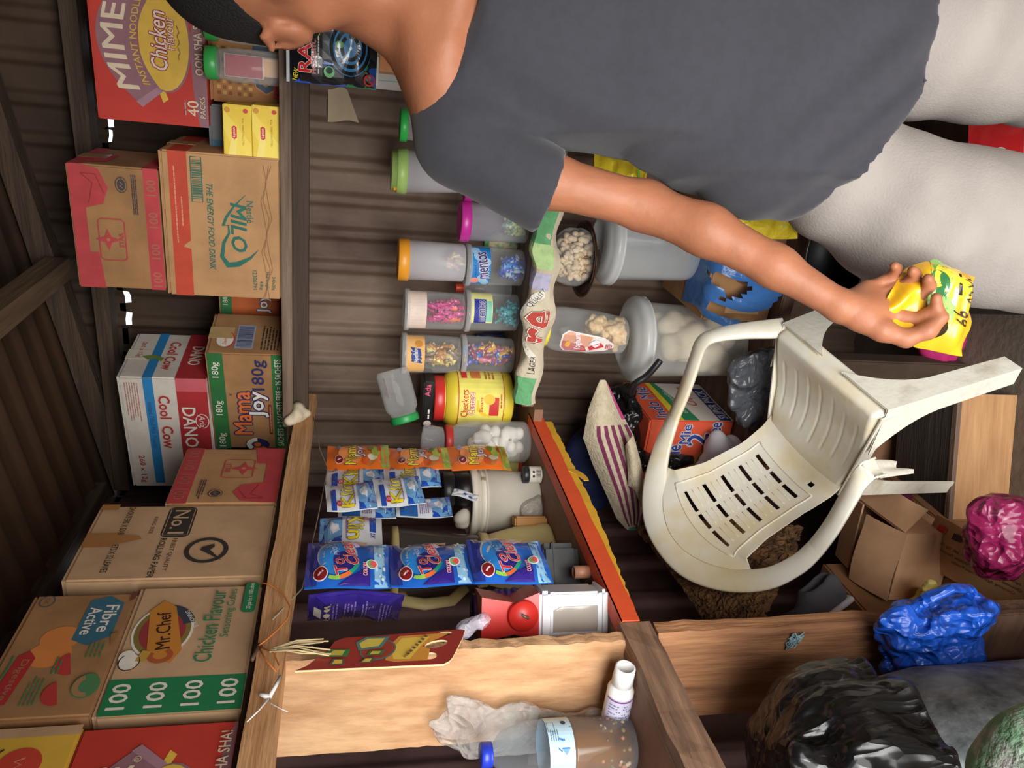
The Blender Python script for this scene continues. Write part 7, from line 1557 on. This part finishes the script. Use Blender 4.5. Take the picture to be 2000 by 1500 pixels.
# hair
s = Soft((.45-A0,.98-B0,1.58),(.66-A0,1.24-B0,1.85),.006); s.ell(L1(.556,1.117,1.718), (.084,.103,.106), .0); s.ell(L1(.556,1.15,1.66), (.076,.078,.08), .02); s.half(L1(.556,1.083,1.688), (0,-.62,-.78)); g = G(); s.put(g, HAIR); g.obj('hair', person)
g = G()
for q in (-1, 1): g.lathe([(0,-.011),(.008,-.008),(.0115,0),(.008,.008),(0,.011)], P((226,220,212), .25, 0), 16, Matrix.Translation(L1(.556+q*.031,1.0185,1.6755))); g.lathe([(0,0),(.0055,0),(.005,.0015),(0,.002)], P((26,16,12), .2, 0), 16, Matrix.Translation(L1(.556+q*.031,1.0075,1.6755)) @ Matrix.Rotation(pi/2, 4, 'X'))
g.obj('eyes', person)
# t-shirt
SHIRT = P((50,50,57), .92, .10, 60, .12, 500, sheen=.15)
s = Soft((.14-A0,.86-B0,.68),(.96-A0,1.30-B0,1.52),.0085)
s.chain(L3((.548,1.10,1.345),(.55,1.085,1.10),(.530,1.065,.80)), (.100,.116,.146), .04, sq=(1.95,1,1)); s.chain(L3((.355,1.108,1.402),(.45,1.112,1.424),(.65,1.112,1.424),(.745,1.108,1.402)), (.060,.057,.057,.060), .05)
s.ell(L1(.335,1.07,.93), (.072,.085,.12), .06)
for q, sh, el in ((-1, (.345,1.107,1.395), (.262,1.080,1.235)), (1, (.755,1.107,1.395), (.815,1.080,1.235))): s.cone(L1(*sh), L1(*el), .066, .062, .03)
X, Y_, Z = np.meshgrid(*s.ax, indexing='ij'); a = X+A0
zh = np.interp(a, (.20,.24,.26,.308,.387,.464,.577,.70,.85), (.945,.915,.885,.837,.789,.765,.753,.775,.88))
wr = np.sin(70*(a*.55+Z*.62)+9*np.sin(7*a+5*Z))*np.clip((1.02-Z)/.22, 0, 1); wr2 = np.sin(34*(Z*.8-a*.5)+6*np.sin(9*a)+14*Y_)*np.clip((Z-.95)/.3, 0, 1)*np.clip((1.42-Z)/.1, 0, 1)
s.F = s.F+.0062*wr+.0024*wr2; s.wrinkle(.0022, 20, 11, 4, fold=False)
s.F = np.maximum(s.F, zh-Z)
sl = (.262-.345, 0, 1.235-1.395); 
cutR = (X-(.288-A0))*(-.30)+(Z-1.270)*(-.95)   # sleeve mouth, only beside the trunk
m = a < .345; s.F = np.where(m & (Z > 1.15), np.maximum(s.F, cutR), s.F)
cutL = (X-(.805-A0))*(.30)+(Z-1.270)*(-.95); m = a > .770; s.F = np.where(m & (Z > 1.15), np.maximum(s.F, cutL), s.F)
s.ell(L1(.553,1.045,1.515), (.135,.150,.128), .006, 'sub'); s.cone(L1(.553,1.12,1.45), L1(.555,1.13,1.60), .088, .088, .006, 'sub'); s.cone(L1(.445,1.02,1.470), L1(.66,1.02,1.470), .062, .062, .006, 'sub'); s.cone(L1(.465,1.0,1.445), L1(.64,1.0,1.445), .056, .056, .006, 'sub')
g = G(); s.put(g, SHIRT); g.obj('t_shirt', person)
# trousers
TRO = P((146,139,133), .95, .10, 9, .15, 260)
s = Soft((.05-A0,.80-B0,.04),(.86-A0,1.38-B0,.98),.0095)
s.chain(L3((.47,1.09,.93),(.455,1.085,.82)), (.085,.098), .04, sq=(1.75,1,1))
s.chain(L3((.375,1.09,.86),(.335,1.085,.78),(.280,1.065,.66),(.258,1.06,.45),(.25,1.09,.10)), (.082,.098,.124,.117,.105), .02); s.chain(L3((.545,1.085,.86),(.555,1.08,.78),(.565,1.06,.66),(.575,1.06,.45),(.575,1.09,.10)), (.082,.098,.124,.118,.105), .02)
X, Y_, Z = np.meshgrid(*s.ax, indexing='ij'); a = X+A0
s.F = s.F+.0035*np.sin(26*(Z+.8*a)+5*np.sin(8*Z)+6*Y_); s.wrinkle(.003, 24, 8, 4, fold=False); s.half((0,0,.075), (0,0,-1)); s.half((0,0,.955), (0,0,1)); g = G(); s.put(g, TRO); g.obj('trousers', person)
# sandals
g = G()
for (ax, tx) in ((.255,.235), (.57,.585)):
    g.prism([(ax-.045-A0,1.17-B0),(ax-.04-A0,1.03-B0),(tx-.05-A0,.94-B0),(tx-.03-A0,.90-B0),(tx+.03-A0,.90-B0),(tx+.05-A0,.94-B0),(ax+.04-A0,1.03-B0),(ax+.045-A0,1.17-B0)], .0005, .0028, P((40,36,34), .7))
g.obj('sandals', person)
# the yellow bag in the hand
tp = HR*.112+HD*.940; 
W, H = .118, .130; g, f, bk = pillow(W, H, .045, P((226,172,30), .35, .15, coat=.35), None, seed=8, crumple=.006, nu=24, nv=26, ends=.02)
yb_ = FB((240,206,60)); gr_ = FB((90,160,90)); bk2 = ink((40,30,16), .4)
f.rect(.45*W,.30*H,.95*W,.50*H, gr_, 8, 6); f.disc(.62*W,.42*H,.05,.02, FB((150,190,110))); f.disc(.80*W,.34*H,.024,.022, yb_); f.disc(.72*W,.47*H,.02,.012, FB((60,120,70)))
f.line([((.60+.03*i)*W, (.17+.035*sin(i*2.3))*H) for i in range(11)], .0026, bk2); f.text('66', .40*W, .22*H, .016, bk2, w=.022, rot=12, shear=.3); f.disc(.22*W,.45*H,.012,.014, bk2); f.line([(.60*W,.08*H),(.72*W,.06*H),(.9*W,.10*H)], .003, bk2); f.line([(.66*W,.26*H),(.78*W,.27*H),(.93*W,.24*H)], .0035, bk2)
v2 = []
for x, y, z in g.v:
    t_ = z/H; k = pw(t_, [(0,.96),(.5,1.06),(.75,.86),(1,.22)]); v2.append(((x-W/2)*k+.018*sin(t_*4)*t_, y*pw(t_, [(0,1),(.7,1),(1,.35)])+.004*sin(x*90+z*40), z))
g.v = v2
zt_ = .812; g.obj('yellow_bag', None, Matrix.Translation((tp.x+.0, tp.y, zt_-H+.012)) @ Matrix.Rotation(radians(24), 4, 'Z') @ Matrix.Rotation(radians(7), 4, 'Y'), 'yellow plastic bag with green and black print pinched in the lowered hand', 'bag')

# ================================================================== LIGHT AND CAMERA
sc = bpy.context.scene
w = bpy.data.worlds.new('sky'); sc.world = w; w.use_nodes = True; bgn = w.node_tree.nodes['Background']; bgn.inputs[0].default_value = (.80,.88,1,1); bgn.inputs[1].default_value = 1.8
def area(name, loc, aim, sx, sy, power, col):
    l = bpy.data.lights.new(name, 'AREA'); l.shape = 'RECTANGLE'; l.size = sx; l.size_y = sy; l.energy = power; l.color = col
    o = bpy.data.objects.new(name, l); COL.objects.link(o); o.location = loc; o.rotation_euler = (Vector(aim)-Vector(loc)).to_track_quat('-Z', 'Y').to_euler(); return o
area('doorway_daylight', (.22, -1.5, .98), (-.4, 1.6, .80), 2.5, 1.6, 165, (1, .97, .92))
cam = bpy.data.cameras.new('camera'); co = bpy.data.objects.new('camera', cam); COL.objects.link(co)
cam.sensor_fit = 'HORIZONTAL'; cam.sensor_width = 36; cam.lens = 27.0; cam.clip_start = .01
co.matrix_world = frame(CAM, -UP, RT, -FW)
sc.camera = co
sc.view_settings.view_transform = 'Standard'; sc.view_settings.look = 'None'; sc.view_settings.gamma = 1; sc.view_settings.use_curve_mapping = False; sc.view_settings.exposure = 0.0
sc.cycles.transparent_max_bounces = 24; sc.cycles.max_bounces = 8
bpy.data.scenes.remove(_TS)
